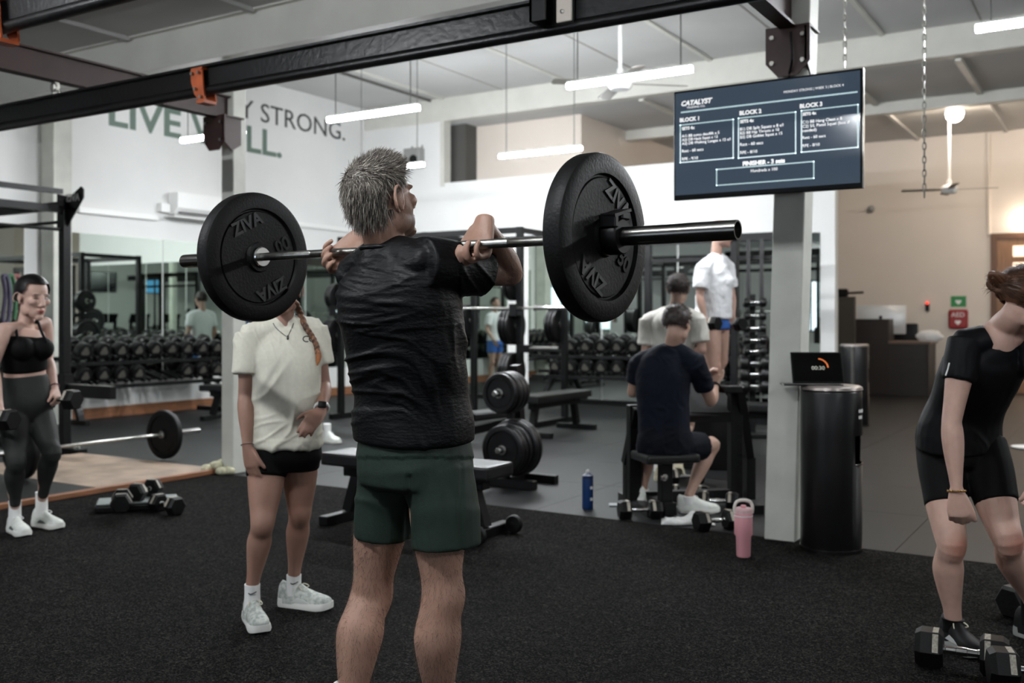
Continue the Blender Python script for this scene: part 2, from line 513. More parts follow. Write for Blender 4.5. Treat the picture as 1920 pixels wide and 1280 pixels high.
def rail(y, label, hang):
    t = thing('overhead_rail', label, 'rail', (0, y, 2.83))
    bm = B()
    x0, x1 = XL + 0.3, 7.5
    beam(bm, (x0, 0, 0.085), (x1, 0, 0.085), 0.085, 0.014); beam(bm, (x0, 0, 0.0), (x1, 0, 0.0), 0.016, 0.17)
    obj('web', bm, M_RAIL, t)
    obj('bottom_tube', tube(B(), [(x0, 0, -0.065), (x1, 0, -0.065)], 0.032, 14), M_RAIL, t, 40)
    for x in hang:
        h = B(); beam(h, (x, 0, 0.08), (x, 0, 0.2), 0.05, 0.012); cyl(h, (x, -0.03, 0.12), (x, 0.03, 0.12), 0.012)
        torus = [(x + 0.03 * math.cos(a), -0.02, 0.15 + 0.03 * math.sin(a)) for a in np.linspace(0, 2 * math.pi, 13)]
        tube(h, torus, 0.007, 6)
        obj('shackle', h, M_STEEL, t)
    return t
r1 = rail(4.35, 'long black overhead rail carrying an orange clamp above the lifter', (-6.55, -1.70, 3.1))
r2 = rail(2.88, 'shorter-looking black overhead rail parallel to the clamped rail', (-6.55, -1.70, 3.1))
cx = PB(380, 165, 4.35)
c_ = thing('rail_clamp', 'orange painted steel clamp gripping the black overhead rail', 'clamp', (cx.x, 4.35, 2.8))
bm = B()
prism(bm, [(-0.055, -0.05, 0.10), (-0.05, -0.05, 0.02), (-0.02, -0.05, -0.06), (0.03, -0.05, -0.11), (0.075, -0.05, -0.10), (0.06, -0.05, -0.02), (0.05, -0.05, 0.09)], (0, 0.012, 0))
prism(bm, [(-0.055, 0.04, 0.10), (-0.05, 0.04, 0.02), (-0.02, 0.04, -0.06), (0.03, 0.04, -0.11), (0.075, 0.04, -0.10), (0.06, 0.04, -0.02), (0.05, 0.04, 0.09)], (0, 0.012, 0))
box(bm, (0.0, -0.05, -0.12), (0.07, 0.05, -0.10)); box(bm, (-0.05, -0.05, 0.095), (0.05, 0.05, 0.107))
obj('jaw', bm, M_ORANGE, c_)
for q in ((-0.03, 0.07), (0.03, 0.07), (0.0, -0.03), (0.05, -0.085)):
    obj('bolt', cyl(B(), (q[0], -0.07, q[1]), (q[0], -0.05, q[1]), 0.011, n=6), M_STEEL, c_)
cx = PB(20, 45, 2.88)
c2 = copy_tree(c_); c2.location = (PB(3, 45, 2.88).x, 2.88, 2.8); c2['label'] = 'orange painted steel clamp on the rail nearer the entrance windows'
cx = PB(1052, 16, 4.35)
e_ = thing('rail_stop', 'black angle stop bolted to the overhead rail with two bolts', 'bracket', (cx.x, 4.35, 2.80))
bm = B(); box(bm, (-0.09, -0.16, -0.03), (-0.075, -0.02, 0.17)); box(bm, (-0.09, -0.16, -0.03), (0.0, -0.15, 0.17)); box(bm, (-0.09, -0.034, -0.03), (0.09, -0.02, 0.17), 0.002)
obj('angle', bm, M_BLACK, e_)
b2 = B(); box(b2, (0.0, -0.05, -0.02), (0.085, -0.036, 0.165), 0.003); obj('plate', b2, M_WALLB, e_)
for zz in (0.03, 0.11): obj('bolt', lathe(B(), [(0, -0.012), (0.009, -0.009), (0.012, 0.0)], (0.035, -0.05, zz), (0, 1, 0), 12), M_STEEL, e_)

# ---- hanging LED tubes
M_CABLE = mat('grey_cable', '#6d6d6b', 0.6)
def led(x0, y, z, top, label, length=1.18, off=None):
    t = thing('linear_lamp' if off is None else 'linear_lamp_%s_offscreen' % off, label, 'lamp', (x0, y, z))
    bm = B(); box(bm, (0.0, -0.028, 0.0), (length, 0.028, 0.045), 0.01, seg=2); obj('diffuser' if off is None else 'diffuser_%s_offscreen' % off, bm, M_LIGHT, t)
    bm = B(); box(bm, (0.0, -0.03, 0.046), (length, 0.03, 0.066), 0.004); obj('housing', bm, M_WHITE, t)
    for xx in (0.1, length - 0.1):
        obj('suspension_cable', tube(B(), [(xx, 0, 0.066), (xx, 0, top - z)], 0.006, 6), M_CABLE, t)
    return t
R1, R2, ZL = 7.85, 10.75, 3.38
led(-9.4, R1, ZL, ZF, 'lit linear lamp hung in front of the green wall lettering', 1.02)
led(-7.13, R1, ZL, ZF, 'lit linear lamp hung in front of the last black wall letters')
led(-4.28, R1, ZL, ZF, 'lit linear lamp hung below the white fan beside the television')
led(-0.94, R1, ZL, ZF, 'lit linear lamp hung beyond the chains by the reception opening')
led(2.2, R1, ZL, ZF, 'lit linear lamp over the open floor in line with the reception desk', off='desk')
led(-9.25, R2, ZL, ZF, 'lit linear lamp hung before the corner speaker on the white wall')
led(-6.85, R2, ZL, ZF, 'lit linear lamp hung before the long dark opening above the wall')
led(5.4, R1, ZL, ZF, 'lit linear lamp over the open floor before the treadmills', off='treadmill')
# the row over the turf: its light glares on the television and lies on the people's backs
for x, nm in ((-6.4, 'corner_post'), (-2.5, 'television'), (2.6, 'side_post')):
    led(x, 0.5, 3.5, ZN, 'lit linear lamp under the low ceiling over the turf in line with the %s' % nm.replace('_', ' '), off=nm)

# ---- wall lettering
M_LETK = mat('black_lettering', '#3a3a3a', 0.6)
M_LETG = mat('green_lettering', '#62746a', 0.6)
ML = lambda y, z: plane_matrix((XL + 0.004, y, z), (0, 1, 0), (0, 0, 1))
def text_width(s, size, bold):
    o = text('w', s, size, Matrix.Identity(4), M_LETK, None, 0.003, 'LEFT', bold)
    w = max(v.co.x for v in o.data.vertices); bpy.data.objects.remove(o)
    return w
def fit_text(name, body, m, y0, y1, z, cap, label, cat='lettering', bold=0.0):
    size = cap / 0.70
    k = (y1 - y0) / text_width(body, size, bold)
    t = thing(name, label, cat, (XL + 0.004, y0, z))
    for i, chx in enumerate(body):
        if chx == ' ': continue
        x = text_width(body[:i + 1], size, bold) - text_width(chx, size, bold)
        o = text('letter', chx, size, plane_matrix((0, x * k, 0), (0, 1, 0), (0, 0, 1)), m, t, 0.003, 'LEFT', bold)
        o.data.transform(Matrix.Diagonal((k, 1, 1, 1)))
    return t
o = fit_text('wall_lettering', 'STAY STRONG.', M_LETK, 10.08, 13.36, 4.47, 0.30, 'black capital letters ending in STRONG on the white wall')
o = fit_text('wall_lettering', 'LIVE WELL.', M_LETG, 8.55, 11.82, 3.96, 0.40, 'green capital letters reading LIVE WELL on the white wall', bold=0.012)

# ---- split air conditioner, trunking, speaker on the walls
ac = thing('air_conditioner', 'white split air conditioner on the white wall below the lettering', 'air conditioner', (XL, 10.05, 2.83))
bm = B(); prism(bm, [(0.02, -0.5, 0.0), (0.14, -0.5, 0.0), (0.22, -0.5, 0.09), (0.23, -0.5, 0.31), (0.02, -0.5, 0.31)], (0, 1.0, 0)); obj('casing', bm, M_WHITE, ac)
bm = B(); box(bm, (0.15, -0.44, 0.015), (0.2, 0.47, 0.03)); obj('louvre', bm, M_BLACK, ac)
bm = B(); box(bm, (0.0, -0.56, -0.05), (0.24, 0.5, -0.03)); obj('shelf', bm, M_WHITE, ac)
bm = B(); box(bm, (0.0, -0.68, 0.02), (0.1, -0.52, 0.14)); obj('isolator', bm, M_WHITE, ac)
for (y0, y1, z, k) in ((8.1, 9.35, 2.72, 'between the rack and the air conditioner'), (11.0, 13.6, 2.86, 'running into the mirror corner')):
    tk = obj('cable_trunking', box(B(), (XL, y0, z), (XL + 0.06, y1, z + 0.07), 0.005), M_WHITE)
    tag(tk, 'white cable trunking on the wall ' + k, 'trunking')
sp = thing('wall_speaker', 'small grey speaker box on the white wall beside the opening', 'speaker', (-10.55, YM - 0.02, 3.95))
bm = B(); box(bm, (-0.2, -0.14, 0), (0.15, 0.015, 0.34), 0.01); obj('cabinet', bm, mat('grey_plastic', '#8a8a88', 0.5), sp)
obj('driver', cyl(B(), (0.02, -0.15, 0.13), (0.02, -0.14, 0.13), 0.09), M_BLACK, sp)
for k, xx in enumerate((-0.12, 0.1)):
    obj('bracket', tube(B(), [(xx, 0.0, 0.34), (xx, 0.015, 0.40)], 0.01, 6), M_BLACK, sp)

# ---- chains
def chain(name, top, z0, label):
    t = thing(name, label, 'chain', (top.x, top.y, z0))
    n = int((top.z - z0) / 0.045)
    bm = B()
    for k in range(n):
        zc = k * 0.045 + 0.025
        pts = []
        for a in np.linspace(0, 2 * math.pi, 9):
            u_, v_ = 0.011 * math.cos(a), 0.028 * math.sin(a)
            pts.append((u_, 0, zc + v_) if k % 2 else (0, u_, zc + v_))
        tube(bm, pts, 0.0045, 5, caps=False)
    o = obj('links', bm, M_STEEL, t); o['kind'] = 'stuff'
    return t
c1 = P(1733, 200, 6.6); c1.z = ZF
chain('hanging_chain', c1, P(1728, 370, 6.6).z, 'long thin steel chain hanging free in front of the far ceiling fan')
c1 = P(1584, 60, 6.7); c1.z = ZF
chain('hanging_chain', c1, P(1584, 128, 6.7).z, 'steel chain hanging close behind the upper edge of the television')

# ---- ceiling fans
def fan(loc, zc, label, ang):
    t = thing('ceiling_fan', label, 'ceiling fan', (loc.x, loc.y, loc.z), ang)
    obj('rod', cyl(B(), (0, 0, 0.05), (0, 0, zc - loc.z), 0.02, n=12), M_WHITE, t)
    obj('hub', lathe(B(), [(0, -0.09), (0.1, -0.09), (0.13, -0.05), (0.13, 0.0), (0.09, 0.04), (0.04, 0.06), (0.035, 0.12), (0.02, 0.13), (0, 0.13)], n=24), M_WHITE, t, 40)
    for k in range(4):
        a = k * math.pi / 2
        R = Matrix.Rotation(a, 4, 'Z') @ Matrix.Rotation(math.radians(10), 4, 'X')
        bm = B(); prism(bm, [(0.1, -0.03, -0.03), (0.22, -0.055, -0.03), (0.7, -0.065, -0.03), (0.72, -0.03, -0.03), (0.72, 0.03, -0.03), (0.7, 0.065, -0.03), (0.22, 0.055, -0.03), (0.1, 0.03, -0.03)], (0, 0, 0.008))
        bmesh.ops.transform(bm, matrix=R, verts=bm.verts)
        obj('blade', bm, mat('fan_blade', '#77736c', 0.5), t)
    return t
fan(P(1780, 352, 16.0), ZB, 'white four-blade ceiling fan on a long rod in reception', 0.25)
fan(P(1163, 152, 10.3), ZF, 'white four-blade ceiling fan above the linear lamps of the gym', 0.7)

# ---- reception: globes, door, desk
M_GLOBE = mat('lit_globe', '#ffffff', 0.5, emit='#ffecd6', estr=150.0)
def globe(p, label, group=None, off=None):
    t = thing('globe_lamp' if off is None else 'globe_lamp_%s_offscreen' % off, label, 'lamp', p, 0, group)
    obj('globe' if off is None else 'globe_%s_offscreen' % off, ball(B(), (0, 0, 0), 0.13, 20, 14), M_GLOBE, t, 180)
    obj('holder', cyl(B(), (0, 0, 0.11), (0, 0, 0.2), 0.05, n=14), M_WHITE, t)
    return t
gp = P(1790, 213, 15.7); globe(gp, 'warm lit globe lamp under the reception ceiling beside the fan')
for x, y in ((0.3, 18.0),):  # unseen globe, added to bring up the light on the reception wall
    globe(Vector((x, y, ZB - 0.22)), 'unseen warm globe lamp added to light the reception', None, 'reception')
gp = PB(1921, 412, 19.8); gl = globe(gp, 'warm lit wall lamp above the wooden reception door'); gl.scale = (0.35, 0.35, 0.35)
dl = PB(1858, 437, YB)
d1 = thing('door_1', 'tall oak door with stacked glass slots in the beige reception wall', 'door', (dl.x, YB, 0)); d1['kind'] = 'structure'
bm = B(); box(bm, (0, -0.06, 0), (0.1, 0.0, 2.88)); box(bm, (0.1, -0.06, 2.78), (1.3, 0.0, 2.88)); box(bm, (1.2, -0.06, 0), (1.3, 0.0, 2.78)); obj('door_frame', bm, mat('brown_frame', '#5b3d28', 0.5), d1)
bm = B(); box(bm, (0.1, -0.03, 0.0), (0.36, -0.005, 2.78)); box(bm, (0.94, -0.03, 0), (1.2, -0.005, 2.78)); box(bm, (0.36, -0.03, 0), (0.94, -0.005, 0.35))
M_LITG = mat('lit_door_glass', '#f0d8c0', 0.4, emit='#ffd9b8', estr=1.2)
for k in range(8):
    z0 = 0.35 + 0.3 * k
    box(bm, (0.36, -0.03, z0 + 0.2), (0.94, -0.005, z0 + 0.3 + (0.03 if k == 7 else 0)))
    obj('pane', box(B(), (0.36, -0.02, z0), (0.94, -0.012, z0 + 0.2)), M_LITG, d1)
obj('door_leaf', bm, M_WOODDOOR, d1)
# wall conduit and fittings
tg = obj('wall_conduit', tube(B(), [PB(1854, 250, YB - 0.03), PB(1855, 440, YB - 0.03)], 0.03, 8), M_WALLB); tag(tg, 'painted vertical conduit on the beige wall beside the door', 'conduit')
cm = PB(1635, 392, YB)
wc = thing('security_camera', 'small grey dome security camera on the beige wall', 'camera', (cm.x, YB, cm.z))
obj('dome', ball(B(), (0, -0.07, 0), 0.07, 14, 10), mat('grey_plastic', '#8a8a88', 0.5), wc, 180); obj('mount', cyl(B(), (0, -0.05, 0), (0, 0.0, 0), 0.05), M_WHITE, wc)
# ================================================================== GYM GEAR
ANG_U = 0.0                                    # along world x
def heading(d): return math.atan2(d.y, d.x)

# ------------------------------------------------------------------ plates and barbells (axis = local x)
def plate_mesh(R, T, hub=0.05):
    h = T / 2
    prof = [(0.0255, -h - 0.002), (hub, -h - 0.002), (hub + 0.004, -h + 0.008), (R * 0.70, -h + 0.008), (R * 0.715, -h + 0.013), (R * 0.735, -h + 0.013), (R * 0.755, -h + 0.001), (R * 0.93, -h), (R * 0.985, -h + 0.006), (R, -h + 0.014),
            (R, h - 0.014), (R * 0.985, h - 0.006), (R * 0.93, h), (R * 0.755, h - 0.001), (R * 0.735, h - 0.013), (R * 0.715, h - 0.013), (R * 0.70, h - 0.008), (hub + 0.004, h - 0.008), (hub, h + 0.002), (0.0255, h + 0.002)]
    bm = lathe(B(), prof, (0, 0, 0), (1, 0, 0), 72, closed=True)
    return mesh_from_bm('bumper_disc', bm, 35)
M_EMB = mat('embossed_rubber', '#121212', 0.5)
def bumper_plate(label, loc, rot, R=0.225, T=0.06, words=None, spin=0.0, group=None):
    t = thing('bumper_plate', label, 'weight plate', loc, rot, group)
    o = obj('disc', plate_mesh(R, T), M_RUBBER, t)
    o2 = obj('hub_ring', lathe(B(), [(0.0252, -T / 2 - 0.004), (0.036, -T / 2 - 0.004), (0.036, T / 2 + 0.004), (0.0252, T / 2 + 0.004)], (0, 0, 0), (1, 0, 0), 32, closed=True), M_STEEL if words is None else M_RUBBER, t, 40)
    if words:
        for side in (-1, 1):
            for k, (wd_, sz) in enumerate(words):
                a = spin + k * math.pi / 2
                rad = R * (0.46 if k % 2 == 0 else 0.30)
                up = Vector((0, math.sin(a) * side, math.cos(a))) if k % 2 == 0 else None
                if k % 2 == 0:
                    up = Vector((0, -side * math.sin(a), math.cos(a))); right = Vector((0, side * math.cos(a), math.sin(a)))
                    c = up * rad
                else:
                    b_ = a - math.pi / 2
                    up = Vector((0, -side * math.sin(b_), math.cos(b_))); right = Vector((0, side * math.cos(b_), math.sin(b_)))
                    sg = 1 if k == 1 else -1
                    c = right * (sg * R * 0.50) - up * sz * 0.35
                    if k == 3: up, right = -up, -right; c = right * (R * 0.50) - up * sz * 0.35
                text('lettering', wd_, sz, plane_matrix(c + Vector((side * (T / 2 - 0.008), 0, 0)), right, up), M_EMB, t, 0.005, 'CENTER', 0.002)
    return t
def barbell(name, label, loc, rot, group=None, dark=True):
    t = thing(name, label, 'barbell', loc, rot, group)
    obj('shaft', lathe(B(), [(0, -0.66), (0.014, -0.66), (0.014, -0.412), (0.0128, -0.41), (0.0128, -0.404), (0.014, -0.402), (0.014, 0.402), (0.0128, 0.404), (0.0128, 0.41), (0.014, 0.412), (0.014, 0.66), (0, 0.66)], (0, 0, 0), (1, 0, 0), 24), M_STEEL, t, 50)
    for s in (-1, 1):
        obj('sleeve', lathe(B(), [(0, s * 1.085), (0.019, s * 1.085), (0.0205, s * 1.1), (0.0245, s * 1.1), (0.025, s * 1.096), (0.025, s * 0.69), (0, s * 0.69)], (0, 0, 0), (1, 0, 0), 32), M_SLEEVE if dark else M_CHROME, t, 40)
        obj('collar', lathe(B(), [(0, s * 0.655), (0.032, s * 0.655), (0.036, s * 0.659), (0.036, s * 0.667), (0.030, s * 0.669), (0.030, s * 0.69), (0, s * 0.69)], (0, 0, 0), (1, 0, 0), 32), M_CHROME, t, 40)
    return t
BAR_D = cdir(1.1174, -0.818)
BAR_C = cw(-0.337, 3.076, 1.53)
BAR_ROT = heading(BAR_D)
barbell('barbell', 'steel barbell held in a front rack by the man in green shorts', BAR_C, BAR_ROT)
bumper_plate('black bumper plate with a spring clamp on the outer end of the held barbell', BAR_C + BAR_D * 0.700, BAR_ROT, 0.2255, 0.062, [('ZIVA', 0.062), ('50', 0.062), ('ZIVA', 0.062), ('50', 0.062)], -0.55)
bumper_plate('black bumper plate on the held barbell in front of the woman in cream', BAR_C - BAR_D * 0.700, BAR_ROT, 0.2255, 0.062, [('ZIVA', 0.062), ('00', 0.066), ('ZIVA', 0.062), ('00', 0.066)], 0.45)
cl = thing('collar_clamp', 'black plastic lever clamp closing the held barbell sleeve', 'clamp', BAR_C + BAR_D * 0.735, BAR_ROT)
bm = lathe(B(), [(0.0252, 0.0), (0.046, 0.0), (0.048, 0.006), (0.048, 0.04), (0.044, 0.046), (0.0252, 0.046)], (0, 0, 0), (1, 0, 0), 32, closed=True)
obj('ring', bm, M_BLACK, cl, 35)
bm = B(); box(bm, (0.0, -0.05, 0.02), (0.05, -0.03, 0.058), 0.004); box(bm, (0.002, -0.012, 0.044), (0.05, 0.03, 0.066), 0.004); beam(bm, (0.025, -0.05, 0.05), (0.028, 0.03, 0.072), 0.05, 0.008)
obj('lever', bm, M_BLACK, cl)
cl2 = copy_tree(cl); cl2.location = BAR_C - BAR_D * 0.735; cl2.rotation_euler.z = BAR_ROT + math.pi; cl2['label'] = 'black plastic lever clamp on the far sleeve of the held barbell'

# barbell on the platform
BB = Vector((-7.57, 5.42, 0.228 + 0.028))
barbell('barbell', 'barbell resting loaded on the plywood lifting platform', BB, math.pi / 2, dark=False)
bumper_plate('black bumper plate on the platform barbell standing on rubber by the post', BB + Vector((0, 0.70, 0)), math.pi / 2, 0.226, 0.06)
bumper_plate('black bumper plate on the platform barbell behind the striding woman', BB - Vector((0, 0.70, 0)), math.pi / 2, 0.226, 0.06)

# ------------------------------------------------------------------ dumbbells
def round_dumbbell(R, Lh, Lg):
    """head radius, head length, grip length; axis = local x"""
    t = thing('dumbbell', 'x', 'dumbbell')
    obj('handle', lathe(B(), [(0, -Lg / 2 - 0.01), (0.015, -Lg / 2 - 0.01), (0.015, -Lg / 2 + 0.01), (0.018, 0), (0.015, Lg / 2 - 0.01), (0.015, Lg / 2 + 0.01), (0, Lg / 2 + 0.01)], (0, 0, 0), (1, 0, 0), 12), M_CHROME, t, 60)
    for s in (-1, 1):
        a, b = s * Lg / 2, s * (Lg / 2 + Lh)
        h = obj('head', lathe(B(), [(0, a), (R * 0.72, a), (R * 0.97, a + s * Lh * 0.22), (R, a + s * Lh * 0.35), (R, b - s * 0.018), (R * 0.93, b - s * 0.004), (R * 0.8, b), (0, b)], (0, 0, 0), (1, 0, 0), 24), M_RUBBERD, t, 35)
        pts = []
        for k in range(18):
            an = 2 * math.pi * k / 18
            rr = R * (0.50 + 0.10 * math.cos(3 * an))
            pts.append((b, rr * math.sin(an) * 1.0, rr * math.cos(an)))
        obj('badge', prism(B(), pts, (s * 0.002, 0, 0)), M_LOGO, h)
    return t
def hex_dumbbell(R, Lh, Lg, marked=True):
    t = thing('dumbbell', 'x', 'dumbbell')
    obj('handle', lathe(B(), [(0, -Lg / 2 - 0.01), (0.016, -Lg / 2 - 0.01), (0.016, -Lg / 2 + 0.006), (0.0135, -Lg / 2 + 0.008), (0.0145, -0.02), (0.017, -0.018), (0.017, 0.018), (0.0145, 0.02), (0.0135, Lg / 2 - 0.008), (0.016, Lg / 2 - 0.006), (0.016, Lg / 2 + 0.01), (0, Lg / 2 + 0.01)], (0, 0, 0), (1, 0, 0), 14), M_CHROME, t, 40)
    for s in (-1, 1):
        a, b = s * Lg / 2, s * (Lg / 2 + Lh)
        h = obj('head', lathe(B(), [(0, a), (R * 0.8, a), (R, a + s * 0.012), (R, b - s * 0.02), (R * 0.82, b), (0, b)], (0, 0, 0), (1, 0, 0), 6), M_RUBBER, t)
        if marked:
            # number patch on the upper flat and the two flats beside it, near the grip
            ap = R * math.cos(math.pi / 6)
            for k in (-1, 0, 1):
                an = k * math.pi / 3
                n = Vector((0, math.sin(an), math.cos(an))); w = Vector((0, math.cos(an), -math.sin(an)))
                x0, x1 = a + s * 0.016, a + s * 0.036
                c0 = n * (ap + 0.0006)
                hw = R * 0.44
                pts = [c0 + w * hw + Vector((x0, 0, 0)), c0 - w * hw + Vector((x0, 0, 0)), c0 - w * hw + Vector((x1, 0, 0)), c0 + w * hw + Vector((x1, 0, 0))]
                obj('number_patch', prism(B(), pts, n * 0.001), mat('pale_number_patch', '#a9a294', 0.6, noise_scale=120, noise_amt=0.5), h)
    # rest on a flat: lathe's first vertex direction is turned so that a flat faces down
    return t
def place(proto, loc, rot, label, group=None, tilt=0.0, first=[None]):
    o = copy_tree(proto)
    o.location = loc
    o.rotation_euler = (0, tilt, rot)
    o['label'] = label
    if group: o['group'] = group
    elif 'group' in o: del o['group']
    return o
def drop(proto):
    for c in list(proto.children):
        for g in list(c.children): bpy.data.objects.remove(g)
        bpy.data.objects.remove(c)
    bpy.data.objects.remove(proto)

RD = round_dumbbell(0.105, 0.125, 0.125)
RDs = round_dumbbell(0.09, 0.11, 0.125)
HX = hex_dumbbell(0.078, 0.098, 0.125)
HXs = hex_dumbbell(0.068, 0.085, 0.12)
TILT = math.radians(17)

# two-tier dumbbell rack; local x = along, local y = towards the room, built at origin
def dumbbell_rack(label, loc, rot, L, slots):
    t = thing('dumbbell_rack', label, 'dumbbell rack', loc, rot)
    for z in (0.79, 0.48):
        for yy, dz in ((0.10, -0.035), (-0.12, 0.035)):
            bm = B(); beam(bm, (0, yy, z + dz), (L, yy, z + dz), 0.05, 0.05, bev=0.004); obj('shelf_rail', bm, M_BLACK, t)
    n = len(slots)
    for xs_, z in slots:
        bm = B()
        for sx in (-0.09, 0.09):
            beam(bm, (xs_ + sx, 0.16, z - 0.03), (xs_ + sx, -0.17, z + 0.055), 0.035, 0.05, bev=0.004)
        obj('saddle', bm, M_BLACK, t)
    for x in (0.25, L - 0.25):
        pts = crom([(x, -0.2, 0.95), (x, -0.2, 0.7), (x, -0.12, 0.4), (x, 0.1, 0.2), (x, 0.16, 0.04)], 4)
        bm = B()
        for p, q in zip(pts, pts[1:]): beam(bm, p, q, 0.06, 0.08, up=(1, 0, 0))
        obj('leg', bm, M_BLACK, t)
        bm = B(); beam(bm, (x, -0.3, 0.03), (x, 0.3, 0.03), 0.07, 0.06, bev=0.006); obj('foot', bm, M_BLACK, t)
        for z in (0.79, 0.48):
            bm = B(); beam(bm, (x, -0.2, z + 0.01), (x, 0.14, z - 0.06), 0.04, 0.06); obj('bracket', bm, M_BLACK, t)
    return t
# rack on the mirrored end wall; local x runs along -world y so that +local y faces +world x
ORD = 'first second third fourth fifth sixth seventh eighth ninth tenth eleventh twelfth thirteenth fourteenth'.split()
def rack_row(o, L, slots_top, slots_low, rot, group_top, group_low, lab_rack, lab_top, lab_low, proto, flip=False):
    slots = [(s, 0.85) for s in slots_top] + [(s, 0.54) for s in slots_low[0]]
    rk = dumbbell_rack(lab_rack, o, rot, L, slots)
    Mx = Matrix.Translation(o) @ Matrix.Rotation(rot, 4, 'Z')
    def put(s, z, lab, grp):
        c = Mx @ Vector((s, -0.01, z + 0.115))
        d = place(proto, c, rot + math.pi / 2, lab, grp, TILT)
    n = len(slots_top)
    def nth(s): k = slots_top.index(s); return ORD[n - 1 - k if flip else k]
    for s in slots_top: put(s, 0.85, lab_top % nth(s), group_top)
    for s in slots_low[1]: put(s, 0.54, lab_low % nth(s), group_low)
    return rk
tops = [0.30 + 0.267 * k for k in range(9)]
Lr = 2.75
rack_row(Vector((-11.32, 10.25, 0)), Lr, tops, (tops, [tops[k] for k in (0, 1, 2, 5, 6, 7, 8)]), -math.pi / 2,
         'dumbbells on the upper tier by the striding woman', 'dumbbells on the lower tier by the striding woman',
         'black two-tier dumbbell rack under the mirror beside the power rack',
         'round dumbbell in the %s upper slot counted from the power rack', 'round dumbbell in the %s lower slot counted from the power rack', RD, True)
tops2 = [0.30 + 0.262 * k for k in range(14)]
rack_row(Vector((-3.75, 13.42, 0)), 4.15, tops2, (tops2, tops2), math.pi,
         'dumbbells on the upper tier behind the preacher bench', 'dumbbells on the lower tier behind the preacher bench',
         'black two-tier dumbbell rack along the mirrored wall behind the preacher bench',
         'round dumbbell in the %s upper slot counted from the reception end of its rack', 'round dumbbell in the %s lower slot counted from the reception end of its rack', RD)

# floor dumbbells; a hexagon's flat goes down when turned by 30 degrees about its axis
AP = math.cos(math.pi / 6)
def floor_db(proto, R, px, py, rot, label, group=None, z0=0.0, roll=0.0):
    p = G(px, py, z0 + R * AP)
    o = place(proto, p, rot, label, group)
    return o
def hex_fix(proto):
    for c in proto.children:
        if c.name.startswith('head'):
            c.data.transform(Matrix.Rotation(hexoff, 4, 'X'))
# find the roll that puts a flat down
h0 = [c for c in HX.children if c.name.startswith('head')][0]
vz = [v.co for v in h0.data.vertices if v.co.yz.length > 0.07]
a0 = math.atan2(vz[0].y, vz[0].z)
hexoff = (a0 % (math.pi / 3)) - math.pi / 6
for pr in (HX, HXs): hex_fix(pr)
h0 = [c for c in HX.children if c.name.startswith('head')][0]
if abs(max(v.co.z for v in h0.data.vertices) - 0.078 * AP) > 0.002:
    hexoff = -2 * hexoff if False else math.pi / 6
    for pr in (HX, HXs): hex_fix(pr)

d_ = G(1856, 1228, 0.07) - G(1745, 1213, 0.07)
floor_db(HX, 0.078, 1803, 1221, heading(d_), 'hex dumbbell with chrome grip at the black shoe of the bending woman')
floor_db(HX, 0.078, 1945, 1258, heading(cdir(1, -0.28)), 'hex dumbbell whose marked head touches the pair mate on the turf')
floor_db(HX, 0.078, 1935, 1122, heading(cdir(0.9, 0.45)), 'hex dumbbell lying past the bending woman near the turf edge')
floor_db(HXs, 0.068, 1343, 975, heading(cdir(1, 0.35)), 'hex dumbbell lying by the pink tumbler and preacher bench')
floor_db(HXs, 0.068, 1200, 955, heading(cdir(1, 0.1)), 'hex dumbbell lying behind the heel of the seated man')
floor_db(HXs, 0.068, 1290, 925, heading(cdir(1, -0.2)), 'hex dumbbell under the preacher bench between the uprights')
floor_db(HXs, 0.068, 1345, 938, heading(cdir(1, -0.3)), 'hex dumbbell under the preacher bench close to its holed upright')
floor_db(HXs, 0.068, 1285, 893, heading(cdir(1, 0.1)), 'hex dumbbell on the rubber beyond the preacher bench base')

# low step with three dumbbells
stp = G(258, 952)
st = thing('step_platform', 'low grey-topped aerobic step on the turf carrying dumbbells', 'step', (stp.x, stp.y, 0), heading(cdir(1, 0.35)))
bm = B(); box(bm, (-0.27, -0.14, 0.0), (0.27, 0.14, 0.05), 0.012, seg=2); obj('base', bm, M_BLACK, st)
bm = B(); box(bm, (-0.26, -0.13, 0.05), (0.26, 0.13, 0.062), 0.005); obj('top_mat', bm, mat('grey_step_top', '#7b8280', 0.6, noise_scale=40, noise_amt=0.2), st)
floor_db(HXs, 0.068, 228, 938, heading(cdir(0.35, -1)), 'hex dumbbell leaning across the low step beside the striding woman', None, 0.062)
floor_db(HXs, 0.068, 272, 918, heading(cdir(0.2, 1)), 'hex dumbbell lying in the middle of the low step', None, 0.062)
floor_db(HXs, 0.068, 312, 945, heading(cdir(0.75, -0.6)), 'hex dumbbell on the turf at the end of the low step')

